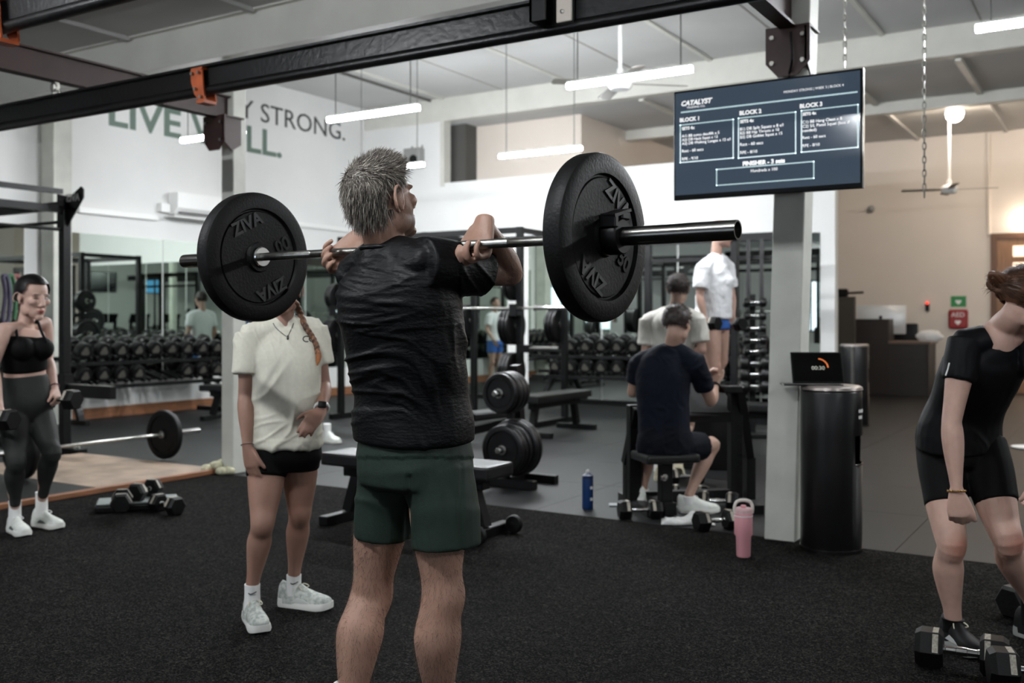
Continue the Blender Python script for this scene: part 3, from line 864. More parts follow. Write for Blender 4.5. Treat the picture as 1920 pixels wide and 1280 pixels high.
# ------------------------------------------------------------------ benches (local x = long axis)
def flat_bench(label, loc, rot, L=1.2, wheels=True, H=0.45):
    t = thing('flat_bench', label, 'bench', loc, rot)
    bm = B(); box(bm, (-L / 2, -0.15, H - 0.085), (L / 2, 0.15, H), 0.018, seg=2); obj('pad', bm, M_PAD, t)
    bm = B(); box(bm, (-L / 2 + 0.1, -0.04, H - 0.16), (L / 2 - 0.1, 0.04, H - 0.086), 0.004); obj('spine', bm, M_BLACK, t)
    for s in (-1, 1):
        bm = B(); beam(bm, (s * (L / 2 - 0.2), 0, H - 0.14), (s * (L / 2 - 0.12), 0, 0.06), 0.07, 0.07, up=(0, 1, 0)); obj('leg', bm, M_BLACK, t)
        bm = B(); box(bm, (s * (L / 2 - 0.12) - 0.035, -0.26, 0.0), (s * (L / 2 - 0.12) + 0.035, 0.26, 0.06), 0.005); obj('foot', bm, M_BLACK, t)
    if wheels:
        for s in (-1, 1):
            obj('wheel', lathe(B(), [(0, -0.02), (0.05, -0.02), (0.056, -0.012), (0.056, 0.012), (0.05, 0.02), (0, 0.02)], (L / 2 - 0.03, s * 0.2, 0.057), (0, 1, 0), 20), M_RUBBER, t, 40)
            obj('axle_cap', cyl(B(), (L / 2 - 0.03, s * 0.2 - 0.025, 0.057), (L / 2 - 0.03, s * 0.2 + 0.025, 0.057), 0.014, n=12), M_CHROME, t)
    return t
bc = cw(-0.62, 6.28, 0); flat_bench('flat black bench right behind the man in green shorts', bc, 0.0, 1.3)
bc = cw(0.5, 11.6, 0); flat_bench('flat black bench on the rubber tiles beyond the plate tree', bc, math.pi / 2, 1.3, False, 0.47)
bc = cw(2.55, 10.35, 0); flat_bench('flat black bench in front of the vertical dumbbell tower', bc, 0.0, 1.1, False)
bc = G(395, 790); flat_bench('flat black bench half hidden by the corner post', bc + cw(0.35, 0.2, 0), 0.3, 1.1, False, 0.46)
# incline bench with its back up
ib = thing('incline_bench', 'black incline bench with a tall raised back pad behind the lifter', 'bench', cw(-0.42, 9.0, 0), heading(cdir(1, 0.2)))
bm = B(); beam(bm, (0.02, 0, 0.5), (-0.2, 0, 1.36), 0.28, 0.07, up=(1, 0, 0), bev=0.015); obj('back_pad', bm, M_PAD, ib)
bm = B(); beam(bm, (0.05, 0, 0.44), (0.45, 0, 0.48), 0.3, 0.07, bev=0.015); obj('seat_pad', bm, M_PAD, ib)
bm = B(); beam(bm, (-0.5, 0, 0.2), (0.4, 0, 0.38), 0.07, 0.07); beam(bm, (-0.2, 0, 0.24), (-0.14, 0, 1.0), 0.05, 0.05, up=(1, 0, 0)); obj('frame', bm, M_BLACK, ib)
for x in (-0.5, 0.38):
    bm = B(); beam(bm, (x, -0.28, 0.03), (x, 0.28, 0.03), 0.07, 0.06); beam(bm, (x, 0, 0.05), (x, 0, 0.36 if x > 0 else 0.22), 0.07, 0.07, up=(1, 0, 0)); obj('foot', bm, M_BLACK, ib)

# ------------------------------------------------------------------ plate tree
tc_ = cw(-0.0, 7.95, 0)
pt = thing('plate_tree', 'black A-frame plate tree beside the lifter loaded with plates', 'plate rack', tc_, 0.0)
V_ = Vector((0, -1, 0))
bm = B(); beam(bm, (0, 0.18, 0.0), (0, 0.05, 0.95), 0.07, 0.07, up=(0, 1, 0)); beam(bm, (0, -0.1, 0.05), (0, 0.04, 0.9), 0.05, 0.05, up=(0, 1, 0)); obj('frame', bm, M_BLACK, pt)
bm = B(); box(bm, (-0.3, -0.18, 0.0), (0.3, -0.11, 0.07), 0.004); box(bm, (-0.3, 0.16, 0.0), (0.3, 0.23, 0.07), 0.004); box(bm, (-0.035, -0.11, 0.0), (0.035, 0.16, 0.07), 0.004); obj('foot', bm, M_BLACK, pt)
up_c = P(938, 737, 7.72); lo_c = P(944, 843, 7.72)
def disc(label, c, R, T, group, nm='weight_plate'):
    t = thing(nm, label, 'weight plate', c, math.pi / 2, group)
    obj('disc', plate_mesh(R, T, 0.04), M_RUBBERD, t)
    obj('hub_ring', lathe(B(), [(0.0252, -T / 2 - 0.003), (0.038, -T / 2 - 0.003), (0.038, T / 2 + 0.003), (0.0252, T / 2 + 0.003)], (0, 0, 0), (1, 0, 0), 20, closed=True), M_STEEL, t, 40)
    return t
for nm, c, rs in (('upper', up_c, (0.155, 0.165, 0.165, 0.165)), ('lower', lo_c, (0.19, 0.19, 0.20, 0.225, 0.225))):
    obj('peg', lathe(B(), [(0, 0.0), (0.021, 0.0), (0.025, 0.006), (0.025, 0.36), (0, 0.36)], c - tc_ + Vector((0, -0.09, 0)), (0, 1, 0), 16), M_CHROME, pt, 40)
    for k, R in enumerate(rs):
        disc('%s black weight plate from the tip of the plate tree\'s %s peg' % (ORD[k], nm), c + Vector((0, 0.052 * k, 0)), R, 0.046, 'plates on the %s peg of the plate tree' % nm)

# ------------------------------------------------------------------ squat racks in a row, plates on their pegs
def upright(bm, x, y, h, w=0.075):
    box(bm, (x - w / 2, y - w / 2, 0), (x + w / 2, y + w / 2, h), 0.004)
sr = thing('squat_rack', 'black double squat rack in front of the mirrors behind the lifter', 'squat rack', (-7.55, 10.1, 0), 0.0)
for x in (-1.4, 0.0, 1.4):
    for y in (0.0, 1.1):
        bm = B(); upright(bm, x, y, 2.42); obj('upright', bm, M_BLACK, sr)
for y in (0.0, 1.1):
    bm = B(); beam(bm, (-1.4, y, 2.38), (1.4, y, 2.38), 0.07, 0.07); obj('crossbeam', bm, M_BLACK, sr)
for x in (-1.4, 0.0, 1.4):
    bm = B(); beam(bm, (x, 0, 2.38), (x, 1.1, 2.38), 0.06, 0.06); obj('side_beam', bm, M_BLACK, sr)
    bm = B(); beam(bm, (x, -0.2, 0.035), (x, 1.3, 0.035), 0.07, 0.07); obj('foot', bm, M_BLACK, sr)
pegs = [(-1.4, 0.0, 1.62), (-1.4, 0.0, 1.1), (0.0, 1.1, 1.3), (1.4, 0.0, 1.72), (1.4, 0.0, 1.24), (1.4, 1.1, 1.24), (0.0, 0.0, 1.24), (1.4, 0.0, 0.7)]
PEGN = dict(zip(pegs, ('at head height beside the end mirror', 'at chest height beside the end mirror', 'on the rear middle upright', 'high on the upright before the dumbbells', 'at chest height before the dumbbells', 'on the rear upright before the dumbbells', 'on the front middle upright', 'low before the dumbbells')))
for (x, y, z) in pegs:
    s = -1
    obj('peg', cyl(B(), (x + s * 0.03, y, z), (x + s * 0.26, y, z), 0.024, n=14), M_CHROME, sr)
    for k in range(2 if z > 1.5 else 3):
        disc('%s black plate on the squat rack peg %s' % (ORD[k], PEGN[(x, y, z)]), Vector((-7.55 + x + s * (0.07 + 0.05 * k), 10.1 + y, z)), 0.225 if z < 1.5 else 0.18, 0.044, 'plates stored on the squat rack').rotation_euler.z = 0
for k, x in enumerate((-1.4, 0.0, 1.4)):
    bm = B(); box(bm, (x - 0.05, -0.16, 1.36), (x + 0.05, -0.03, 1.42)); box(bm, (x - 0.05, -0.17, 1.36), (x + 0.05, -0.15, 1.5)); obj('bar_hook', bm, M_BLACK, sr)
barbell('barbell', 'steel barbell racked on the hooks of the squat rack', Vector((-6.55, 10.0, 1.452)), 0.0, dark=False)
obj('bar_holder', cyl(B(), (1.6, -0.1, 0.98), (1.95, -0.05, 0.98), 0.026, n=12), M_CHROME, sr)
bm = B(); box(bm, (1.43, -0.12, 0.93), (1.62, -0.02, 1.02)); obj('holder_plate', bm, M_BLACK, sr)

# cable frame near the back wall
cf = thing('cable_machine', 'black cable machine frame with hanging straps before the mirrors', 'cable machine', cw(2.55, 12.9, 0), 0.0)
for x in (-0.85, 0.35, 1.05):
    bm = B(); upright(bm, x, 0, 2.4, 0.09); obj('upright', bm, M_BLACK, cf)
bm = B(); beam(bm, (-0.9, 0, 2.36), (1.1, 0, 2.36), 0.09, 0.1); obj('crossbeam', bm, M_BLACK, cf)
bm = B(); beam(bm, (-0.9, 0, 2.1), (1.1, 0, 2.1), 0.05, 0.05); obj('crossbeam', bm, M_BLACK, cf)
bm = B(); beam(bm, (-0.9, -0.25, 0.04), (-0.9, 0.3, 0.04), 0.09, 0.08); beam(bm, (1.05, -0.25, 0.04), (1.05, 0.3, 0.04), 0.09, 0.08); beam(bm, (-0.9, 0, 0.04), (1.05, 0, 0.04), 0.08, 0.08); obj('foot', bm, M_BLACK, cf)
for x in (0.55, 0.72):
    bm = B(); box(bm, (x - 0.025, -0.08, 1.2), (x + 0.025, -0.065, 2.33)); box(bm, (x - 0.06, -0.09, 0.95), (x + 0.06, -0.05, 1.2), 0.01); obj('strap', bm, M_PAD, cf)

# vertical dumbbell tower
tw = P(1412, 640, 11.2); tw.z = 0
dt = thing('dumbbell_tower', 'slim black vertical dumbbell tower beside the screen post', 'dumbbell rack', tw, YAW)
bm = B(); upright(bm, 0, 0.06, 1.6, 0.07); obj('column', bm, M_BLACK, dt)
bm = B(); box(bm, (-0.25, -0.2, 0.0), (0.25, 0.25, 0.05), 0.01); obj('base', bm, M_BLACK, dt)
SM = round_dumbbell(0.052, 0.07, 0.11)
for k, py in enumerate((567, 592, 615, 637, 658, 680, 701, 723)):
    z = P(1412, py, 11.2).z
    bm = B(); box(bm, (-0.05, -0.1, z - 0.045 - tw.z), (0.05, 0.05, z - 0.02 - tw.z)); obj('cradle', bm, M_BLACK, dt)
    o = place(SM if k < 5 else RDs, tw + cdir(0, -1) * 0.07 + Vector((0, 0, z + (0.0 if k < 5 else 0.0))), YAW, '%s dumbbell down from the top of the vertical tower' % ORD[k],
              'small dumbbells on the tower' if k < 5 else 'larger dumbbells on the tower')
for pr in (RD, RDs, HX, SM): pass

# ------------------------------------------------------------------ power rack by the platform
pr_ = thing('power_rack', 'black power rack with pull-up frame standing on the lifting platform', 'power rack', (-8.92, 5.4, 0.0), 0.0)
for x in (0.0, -1.35):
    for y in (0.62, -0.62):
        bm = B(); upright(bm, x, y, 2.50, 0.085); obj('upright', bm, M_BLACK, pr_)
hm = B()
for k in range(44): box(hm, (-0.0435 + 0.0, 0.0, 0.3 + 0.045 * k), (0.0, 0.0, 0.3 + 0.045 * k + 0.02)) if False else None
hm.free()
def bushing(bm, c, d):
    lathe(bm, [(0.008, 0.0), (0.013, 0.0), (0.013, 0.003), (0.008, 0.003)], c, d, 10, closed=True)
for y in (0.62, -0.62):
    hb = B()
    for k in range(44):
        z = 0.25 + 0.05 * k
        bushing(hb, (0.042, y, z), (1, 0, 0))
    for k in range(44):
        z = 0.25 + 0.05 * k
        bushing(hb, (0.0, y - 0.042, z), (0, -1, 0))
    o = obj('hole_row', hb, M_BLACK, pr_); o['kind'] = 'stuff'
def R_(a, z, y): return Vector((a, y, z))
for y in (0.62, -0.62):
    bm = B(); prism(bm, [(0.09, y - 0.006, 2.52), (-0.12, y - 0.006, 2.56), (-0.12, y - 0.006, 2.2), (0.02, y - 0.006, 2.2), (0.06, y - 0.006, 2.25), (0.30, y - 0.006, 2.5), (0.30, y - 0.006, 2.58), (0.26, y - 0.006, 2.61)], (0, 0.012, 0))
    obj('gusset', bm, M_BLACK, pr_)
    text('lettering', 'ZIVA', 0.10, plane_matrix((0.03, y - 0.012, 2.475), (1, 0, 0), (0, 0, 1)), M_WHITE, pr_, 0.002, 'LEFT', 0.003)
for (p, q, w) in ((R_(-0.05, 2.58, 0.62), R_(-0.05, 2.58, -0.62), 0.05), (R_(0.0, 2.44, 0.62), R_(-1.35, 2.44, 0.62), 0.075), (R_(0.0, 2.44, -0.62), R_(-1.35, 2.44, -0.62), 0.075),
                  (R_(-1.35, 2.44, 0.62), R_(-1.35, 2.44, -0.62), 0.07), (R_(0, 0.06, 0.62), R_(-1.35, 0.06, 0.62), 0.08), (R_(0, 0.06, -0.62), R_(-1.35, 0.06, -0.62), 0.08), (R_(0, 2.40, 0.62), R_(0, 2.40, -0.62), 0.07)):
    bm = B(); beam(bm, p, q, w, w); obj('crossbeam', bm, M_BLACK, pr_)
for (p, q) in ((R_(0.0, 2.2, 0.62), R_(0.0, 2.2, -0.62)), (R_(0.05, 2.28, 0.62), R_(-1.35, 2.28, 0.62)), (R_(-0.35, 2.44, 0.62), R_(-0.35, 2.44, -0.62)), (R_(-0.7, 2.44, 0.62), R_(-0.7, 2.44, -0.62))):
    obj('pull_up_bar', cyl(B(), p, q, 0.017, n=10), M_BLACK, pr_)
for y in (0.62, -0.62):
    bm = B(); beam(bm, (0.05, y, 0.62), (0.75, y, 0.62), 0.06, 0.12); box(bm, (-0.05, y - 0.05, 0.52), (0.07, y + 0.05, 0.78)); obj('spotter_arm', bm, M_BLACK, pr_)
    obj('chrome_strip', box(B(), (0.06, y - 0.028, 0.681), (0.74, y + 0.028, 0.684)), M_STEEL, pr_)
    bm = B(); beam(bm, (0.28, y, 0.03), (-1.5, y, 0.03), 0.1, 0.05); obj('foot', bm, M_BLACK, pr_)
    for x in (0.14, 0.22): obj('bolt', ball(B(), (x, y - 0.0, 0.06), 0.018, 8, 6), M_CHROME, pr_)
# coloured bands hung by the mirror
for k, (px, c, nm) in enumerate(((5, '#3a3348', 'dark violet'), (16, '#2f5a3a', 'green'), (26, '#7a4a48', 'dull red'))):
    p = PA(px, 518, -10.4)
    q = PA(px, 600, -10.4)
    tg = obj('resistance_band', tube(B(), crom([p, p + Vector((0, 0.03, -0.2)), q, q + Vector((0.02, 0.05, 0.0)), p + Vector((0.02, 0.07, -0.2)), p + Vector((0.0, 0.05, 0.0)), p], 4), 0.022, 8), mat('band_' + nm.replace(' ', '_'), c, 0.7))
    tag(tg, nm + ' resistance band hanging on the rack behind the striding woman', 'resistance band')

# ------------------------------------------------------------------ preacher curl bench
PBD = heading(cdir(0.97, 0.24))                 # local x = across the bench
pbo = cw(1.22, 6.95, 0)
pbn = thing('preacher_bench', 'black preacher curl bench with holed uprights under the seated man', 'preacher bench', pbo, PBD)
def lp(px, py, Y):
    w = P(px, py, Y) - pbo
    return Matrix.Rotation(-PBD, 3, 'Z') @ w
def lz(px, py, Y, z):
    v = lp(px, py, Y); v.z = z; return v
for px, Y in ((1189, 6.95), (1378, 7.05)):
    p = lz(px, 900, Y, 0)
    bm = B(); box(bm, (p.x - 0.045, p.y - 0.035, 0.05), (p.x + 0.045, p.y + 0.035, 0.82 if px > 1300 else 0.72), 0.004); obj('upright', bm, M_BLACK, pbn)
    hb = B()
    for k in range(9):
        z = 0.16 + 0.05 * k
        bushing(hb, (p.x + 0.02, p.y - 0.0345, z), (0, -1, 0))
    o = obj('hole_row', hb, M_BLACK, pbn); o['kind'] = 'stuff'
    bm = B(); beam(bm, (p.x, p.y - 0.06, 0.84 if px > 1300 else 0.7), (p.x + (0.16 if px > 1300 else -0.02), p.y + 0.1, 0.30), 0.06, 0.06, up=(0, 1, 0)); obj('strut', bm, M_BLACK, pbn)
    bm = B(); beam(bm, (p.x + (0.16 if px > 1300 else 0), p.y + 0.1, 0.32), (p.x + (0.16 if px > 1300 else 0), p.y + 0.1, 0.02), 0.07, 0.07, up=(0, 1, 0)); obj('strut', bm, M_BLACK, pbn)
    bm = B(); beam(bm, (p.x - 0.0, p.y - 0.35, 0.03), (p.x + 0.03, p.y + 0.3, 0.03), 0.08, 0.06); obj('foot', bm, M_BLACK, pbn)
a = lz(1189, 900, 6.95, 0.08); b = lz(1378, 900, 7.05, 0.08)
bm = B(); beam(bm, a, b, 0.07, 0.07); obj('crossbeam', bm, M_BLACK, pbn)
bm = B(); beam(bm, a + Vector((0, 0, 0.55)), b + Vector((0, 0, 0.55)), 0.07, 0.07); obj('crossbeam', bm, M_BLACK, pbn)
pa_, pb2 = lz(1262, 745, 7.0, 0.80), lz(1372, 745, 7.0, 0.80)
bm = B(); c = (lz(1285, 745, 7.12, 0.74)); M_ = Matrix.Translation(c) @ Matrix.Rotation(math.radians(38), 4, 'X')
box(bm, (-0.32, -0.2, -0.03), (0.32, 0.2, 0.03), 0.015, M_, 2); obj('arm_pad', bm, M_PAD, pbn)
p = lz(1247, 850, 6.72, 0)
bm = B(); box(bm, (p.x - 0.04, p.y - 0.04, 0.05), (p.x + 0.04, p.y + 0.04, 0.37), 0.004); obj('seat_post', bm, M_BLACK, pbn)
bm = B(); beam(bm, (p.x, p.y - 0.1, 0.05), (p.x, p.y + 0.5, 0.05), 0.08, 0.08); obj('seat_beam', bm, M_BLACK, pbn)
bm = B(); box(bm, (p.x - 0.19, p.y - 0.16, 0.36), (p.x + 0.19, p.y + 0.16, 0.42), 0.02, None, 2); obj('seat', bm, M_PAD, pbn)
obj('adjust_knob', lathe(B(), [(0, 0), (0.022, 0), (0.026, 0.01), (0.022, 0.03), (0, 0.035)], (p.x - 0.03, p.y - 0.04, 0.26), (0, -1, 0), 14), M_CHROME, pbn, 40)
bt = lz(1372, 722, 7.0, 0.84)
obj('bar_cup', box(B(), (bt.x - 0.08, bt.y - 0.05, 0.80), (bt.x + 0.06, bt.y + 0.05, 0.85), 0.006), M_BLACK, pbn)

# ------------------------------------------------------------------ bottle, tumbler, bins, tablet
p = G(1102, 953)
bo = thing('water_bottle', 'blue water bottle with clear nozzle standing on the rubber floor', 'bottle', p)
obj('body', lathe(B(), [(0, 0), (0.036, 0), (0.039, 0.005), (0.039, 0.20), (0.037, 0.215), (0.0, 0.215)], n=24), mat('blue_bottle', '#153463', 0.35), bo, 40)
obj('cap', lathe(B(), [(0.0, 0.21), (0.0385, 0.21), (0.0385, 0.232), (0.02, 0.242), (0.012, 0.25), (0, 0.25)], n=24), mat('navy_cap', '#12264a', 0.4), bo, 40)
obj('nozzle', lathe(B(), [(0, 0.24), (0.012, 0.24), (0.011, 0.262), (0.006, 0.27), (0, 0.27)], n=14), M_WHITE, bo, 40)
for z in (0.06, 0.14):
    o = obj('print_mark', box(B(), (-0.01, -0.0405, z), (0.012, -0.039, z + 0.02)), M_WHITE, bo); o.rotation_euler.z = YAW + 0.6
p = G(1394, 1043)
tu = thing('tumbler', 'pink insulated tumbler with white handle on the black turf', 'tumbler', p, YAW)
M_PINK = mat('pink_steel', '#d99aa0', 0.45)
obj('body', lathe(B(), [(0, 0), (0.034, 0), (0.038, 0.006), (0.041, 0.11), (0.05, 0.125), (0.05, 0.235), (0.047, 0.245), (0, 0.245)], n=32), M_PINK, tu, 40)
obj('lid', lathe(B(), [(0, 0.243), (0.05, 0.243), (0.05, 0.262), (0.042, 0.27), (0, 0.27)], n=32), mat('pale_pink_lid', '#d9b6b6', 0.4), tu, 40)
obj('seam_ring', lathe(B(), [(0.0495, 0.225), (0.0515, 0.225), (0.0515, 0.231), (0.0495, 0.231)], n=32, closed=True), M_WHITE, tu)
obj('handle', tube(B(), crom([(-0.047, 0, 0.24), (-0.05, 0, 0.275), (-0.035, 0, 0.305), (0, 0, 0.312), (0.035, 0, 0.305), (0.05, 0, 0.275), (0.047, 0, 0.24)], 5), 0.009, 8), mat('cream_plastic', '#d9d3c9', 0.5), tu, 60)
obj('straw_stub', cyl(B(), (0, 0, 0.268), (0, 0, 0.285), 0.015, n=14), M_PINK, tu)

M_BIN = mat('black_bin_steel', '#0c0c0d', 0.33, spec=0.45)
def wipe_bin(label, p, rot):
    t = thing('wipe_bin', label, 'bin', p, rot)
    # drum with a pull-out slot cut in the wall at the side
    n = 48; R = 0.17
    bm = B()
    zs = [0.0, 0.02, 0.50, 0.66, 0.90, 0.915]
    rs = [0.165, R, R, R, R, 0.166]
    rings = [[bm.verts.new((r * math.cos(2 * math.pi * i / n), r * math.sin(2 * math.pi * i / n), z)) for i in range(n)] for z, r in zip(zs, rs)]
    gap = set(range(3, 11))
    for k in range(len(zs) - 1):
        for i in range(n):
            if k == 2 and i in gap: continue
            bm.faces.new((rings[k][i], rings[k][(i + 1) % n], rings[k + 1][(i + 1) % n], rings[k + 1][i]))
    bm.faces.new(rings[0][::-1])
    o = obj('drum', bm, M_BIN, t, 40)
    md = o.modifiers.new('wall', 'SOLIDIFY'); md.thickness = 0.004; md.offset = -1
    obj('inner_bucket', lathe(B(), [(0, 0.03), (0.13, 0.03), (0.13, 0.88), (0, 0.88)], n=24), M_BLACK, t)
    obj('lid', lathe(B(), [(0, 0.94), (0.155, 0.938), (0.17, 0.93), (0.174, 0.915), (0.166, 0.912), (0, 0.912)], n=48), mat('satin_lid', '#8d8580', 0.35, metal=0.6), t, 40)
    obj('base_ring', lathe(B(), [(0.166, 0.0), (0.174, 0.0), (0.174, 0.02), (0.166, 0.02)], n=48, closed=True), M_SLEEVE, t, 40)
    obj('slot_rim', tube(B(), [(0.171 * math.cos(2 * math.pi * i / n), 0.171 * math.sin(2 * math.pi * i / n), 0.50) for i in np.arange(3, 11.1, 0.5)], 0.004, 6), M_SLEEVE, t)
    for z, w in ((0.79, 5), (0.755, 3)):
        bm = B()
        for i in range(w):
            a0, a1 = 2 * math.pi * (6 + i) / 64, 2 * math.pi * (6 + i + 0.7) / 64
            pts = [(0.1708 * math.cos(a0), 0.1708 * math.sin(a0), z), (0.1708 * math.cos(a1), 0.1708 * math.sin(a1), z), (0.1708 * math.cos(a1), 0.1708 * math.sin(a1), z + 0.018), (0.1708 * math.cos(a0), 0.1708 * math.sin(a0), z + 0.018)]
            prism(bm, pts, (0.001 * math.cos(a0), 0.001 * math.sin(a0), 0))
        obj('print_line', bm, M_WHITE, t)
    return t
pb_ = G(1554, 1018); pb_ = cw(1.83, 5.71, 0)
wb = wipe_bin('black drum wipe bin with tablet on its lid beside the screen post', pb_, YAW - 1.42)
wb2 = wipe_bin('black drum wipe bin in the passage before the reception desk', G(1600, 800), YAW - 1.0)
wb2.location = cw((1602 - 960) / FPX * 12.4, 12.4, 0); wb2.scale = (1, 1, 1.08)
obj('hasp', box(B(), (0.08, -0.165, 0.45), (0.11, -0.14, 0.9)), M_STEEL, wb2)
# tablet on the lid
tb = thing('tablet', 'black tablet showing an orange timer ring propped on the bin lid', 'tablet', cw(1.755, 5.70, 0.942), YAW - 0.12)
bm = B(); Mt = Matrix.Translation((0.0, 0.0, 0.004)) @ Matrix.Rotation(math.radians(-28), 4, 'X')
box(bm, (-0.145, -0.006, 0.0), (0.145, 0.0, 0.20), 0.003, Mt)
for v in bm.verts: pass
obj('case', bm, M_BLACK, tb)
obj('screen', box(B(), (-0.135, -0.0075, 0.012), (0.135, -0.006, 0.19), 0.0, Mt), mat('tablet_screen', '#060606', 0.12), tb)
bm = B(); box(bm, (-0.2, -0.05, -0.006), (0.13, 0.11, 0.002), 0.002); obj('folio_flap', bm, M_BLACK, tb)
bm = B(); beam(bm, (0.12, 0.09, 0.0), (0.125, 0.03, 0.06), 0.01, 0.02); obj('stand', bm, M_WHITE, tb)
M_TXT = mat('screen_text', '#ffffff', 0.5, emit='#ffffff', estr=0.8)
M_ORG = mat('screen_orange', '#c06030', 0.5, emit='#d07038', estr=0.7)
text('lettering', '00:30', 0.034, Mt @ plane_matrix((0.005, -0.0078, 0.085), (1, 0, 0), (0, 0, 1)), mat('timer_digits', '#9a9a90', 0.5, emit='#b8b8ac', estr=0.5), tb, 0.0003)
arc = [Mt @ Vector((0.005 + 0.055 * math.sin(a), -0.0085, 0.1 + 0.055 * math.cos(a))) for a in np.linspace(0.1, 1.6, 12)]
obj('timer_ring', tube(B(), arc, 0.004, 6), M_ORG, tb)
# phone and papers on the floor
for px, py, c, lab, nm in ((1163, 948, '#8a8d90', 'grey phone lying on the floor by the preacher bench foot', 'phone'), ):
    q = G(px, py); o = obj(nm, box(B(), (-0.08, -0.045, 0), (0.08, 0.045, 0.012), 0.004), mat('grey_case', c, 0.4)); o.location = q; o.rotation_euler.z = 0.5; tag(o, lab, 'phone')
q = G(1290, 980)
to = thing('towel', 'crumpled white towel on the floor before the seated man', 'towel', q, 0.4)
bm = B()
bmesh.ops.create_grid(bm, x_segments=26, y_segments=14, size=1.0)
for v in bm.verts:
    x, y = v.co.x, v.co.y
    h = 0.018 + 0.05 * max(0, noise.noise(Vector((x * 1.7, y * 2.1, 3.2)))) + 0.02 * abs(noise.noise(Vector((x * 4, y * 5, 1.0)))) + 0.03 * math.exp(-((x - 0.3) ** 2 + y * y) * 3)
    e = max(abs(x), abs(y)); h *= 1 if e < 0.9 else 0.3
    v.co = Vector((x * 0.17, y * 0.085 + 0.02 * math.sin(x * 3), h))
o = obj('cloth', bm, mat('white_towel', '#c9c9c6', 0.9, noise_scale=60, noise_amt=0.1), to, 180)
md = o.modifiers.new('thick', 'SOLIDIFY'); md.thickness = 0.008; md.offset = -1

# ------------------------------------------------------------------ wall television
TL, TR = cw(1.008, 6.25, 0), cw(1.985, 5.64, 0)
ty = 5.72
tvx0, tvx1 = PB(1263, 300, ty).x, PB(1617, 300, ty).x
tvz0, tvz1 = PB(1617, 352, ty).z, PB(1617, 127, ty).z
tv = thing('television', 'flat television on the white post showing the workout blocks', 'television', (tvx0, ty, tvz0))
W_, H_ = tvx1 - tvx0, tvz1 - tvz0
bm = B(); box(bm, (0, 0, 0), (W_, 0.035, H_), 0.004); obj('casing', bm, M_BLACK, tv)
bm = B(); box(bm, (W_, 0.0, 0.0), (W_ + 0.006, 0.03, H_)); obj('edge_trim', bm, M_STEEL, tv)
def screen_mat():
    m = bpy.data.materials.new('tv_screen'); m.use_nodes = True
    b = m.node_tree.nodes['Principled BSDF']
    b.inputs['Base Color'].default_value = srgb('#10151c'); b.inputs['Roughness'].default_value = 0.12
    b.inputs['Emission Color'].default_value = srgb('#3a4654'); b.inputs['Emission Strength'].default_value = 0.85
    return m
bm = B(); box(bm, (0.012, -0.002, 0.03), (W_ - 0.012, 0.0, H_ - 0.012)); obj('screen', bm, screen_mat(), tv)
bm = B(); box(bm, (W_ * 0.42, 0.035, H_ * 0.3), (W_ * 0.62, 0.14, H_ * 0.7)); obj('wall_mount', bm, M_BLACK, tv)
M_TEAL = mat('screen_line', '#ffffff', 0.5, emit='#b8d8dc', estr=0.75)
def sx(px):  # screen x from photo pixel on the screen plane
    return PB(px, 300, ty).x - tvx0
def tvt(px0, py, s, px1, bold=0.0, shear=0.0, m=M_TXT, size=0.03):
    """a line whose baseline starts at the pixel and which ends at px1"""
    q = PB(px0, py, ty); e = PB(px1, py, ty)
    o = text('lettering', s, size, plane_matrix((q.x - tvx0, -0.003, q.z - tvz0), (1, 0, 0), (0, 0, 1)), m, tv, 0.0003, 'LEFT', bold, shear)
    xs_ = [v.co.x for v in o.data.vertices]
    k = (e.x - q.x) / (max(xs_) - min(xs_))
    o.data.transform(Matrix.Translation((-min(xs_) * k, 0, 0)) @ Matrix.Diagonal((k, k, 1, 1)))
    return o
def tvbox(px0, py0, px1, py1, w=0.006):
    a = PB(px0, py0, ty); c = PB(px1, py1, ty)
    x0, x1, z1, z0 = a.x - tvx0, c.x - tvx0, a.z - tvz0, c.z - tvz0
    bm = B()
    box(bm, (x0, -0.0035, z0), (x1, -0.002, z0 + w)); box(bm, (x0, -0.0035, z1 - w), (x1, -0.002, z1))
    box(bm, (x0, -0.0035, z0), (x0 + w, -0.002, z1)); box(bm, (x1 - w, -0.0035, z0), (x1, -0.002, z1))
    obj('screen_frame', bm, M_TEAL, tv)
tvt(1278, 199, 'CATALYST', 1336, 0.0012, 0.25)
tvt(1288, 204, 'TRAINING CO.', 1322, 0.0)
tvt(1470, 175, 'MONDAY STRONG | WEEK 3 | BLOCK 4', 1582, 0.0)
a_ = PB(1277, 211, ty); c_2 = PB(1608, 173, ty)
bm = B(); box(bm, (a_.x - tvx0, -0.0035, a_.z - tvz0 - 0.004), (c_2.x - tvx0, -0.002, a_.z - tvz0 + 0.004)); obj('screen_line', bm, M_TEAL, tv)
tvt(1275, 229, 'BLOCK 1', 1311, 0.0012); tvt(1387, 216, 'BLOCK 2', 1428, 0.0012); tvt(1500, 203, 'BLOCK 3', 1542, 0.0012)
tvbox(1275, 234, 1376, 297); tvbox(1384, 221, 1493, 288); tvbox(1502, 207, 1610, 277)
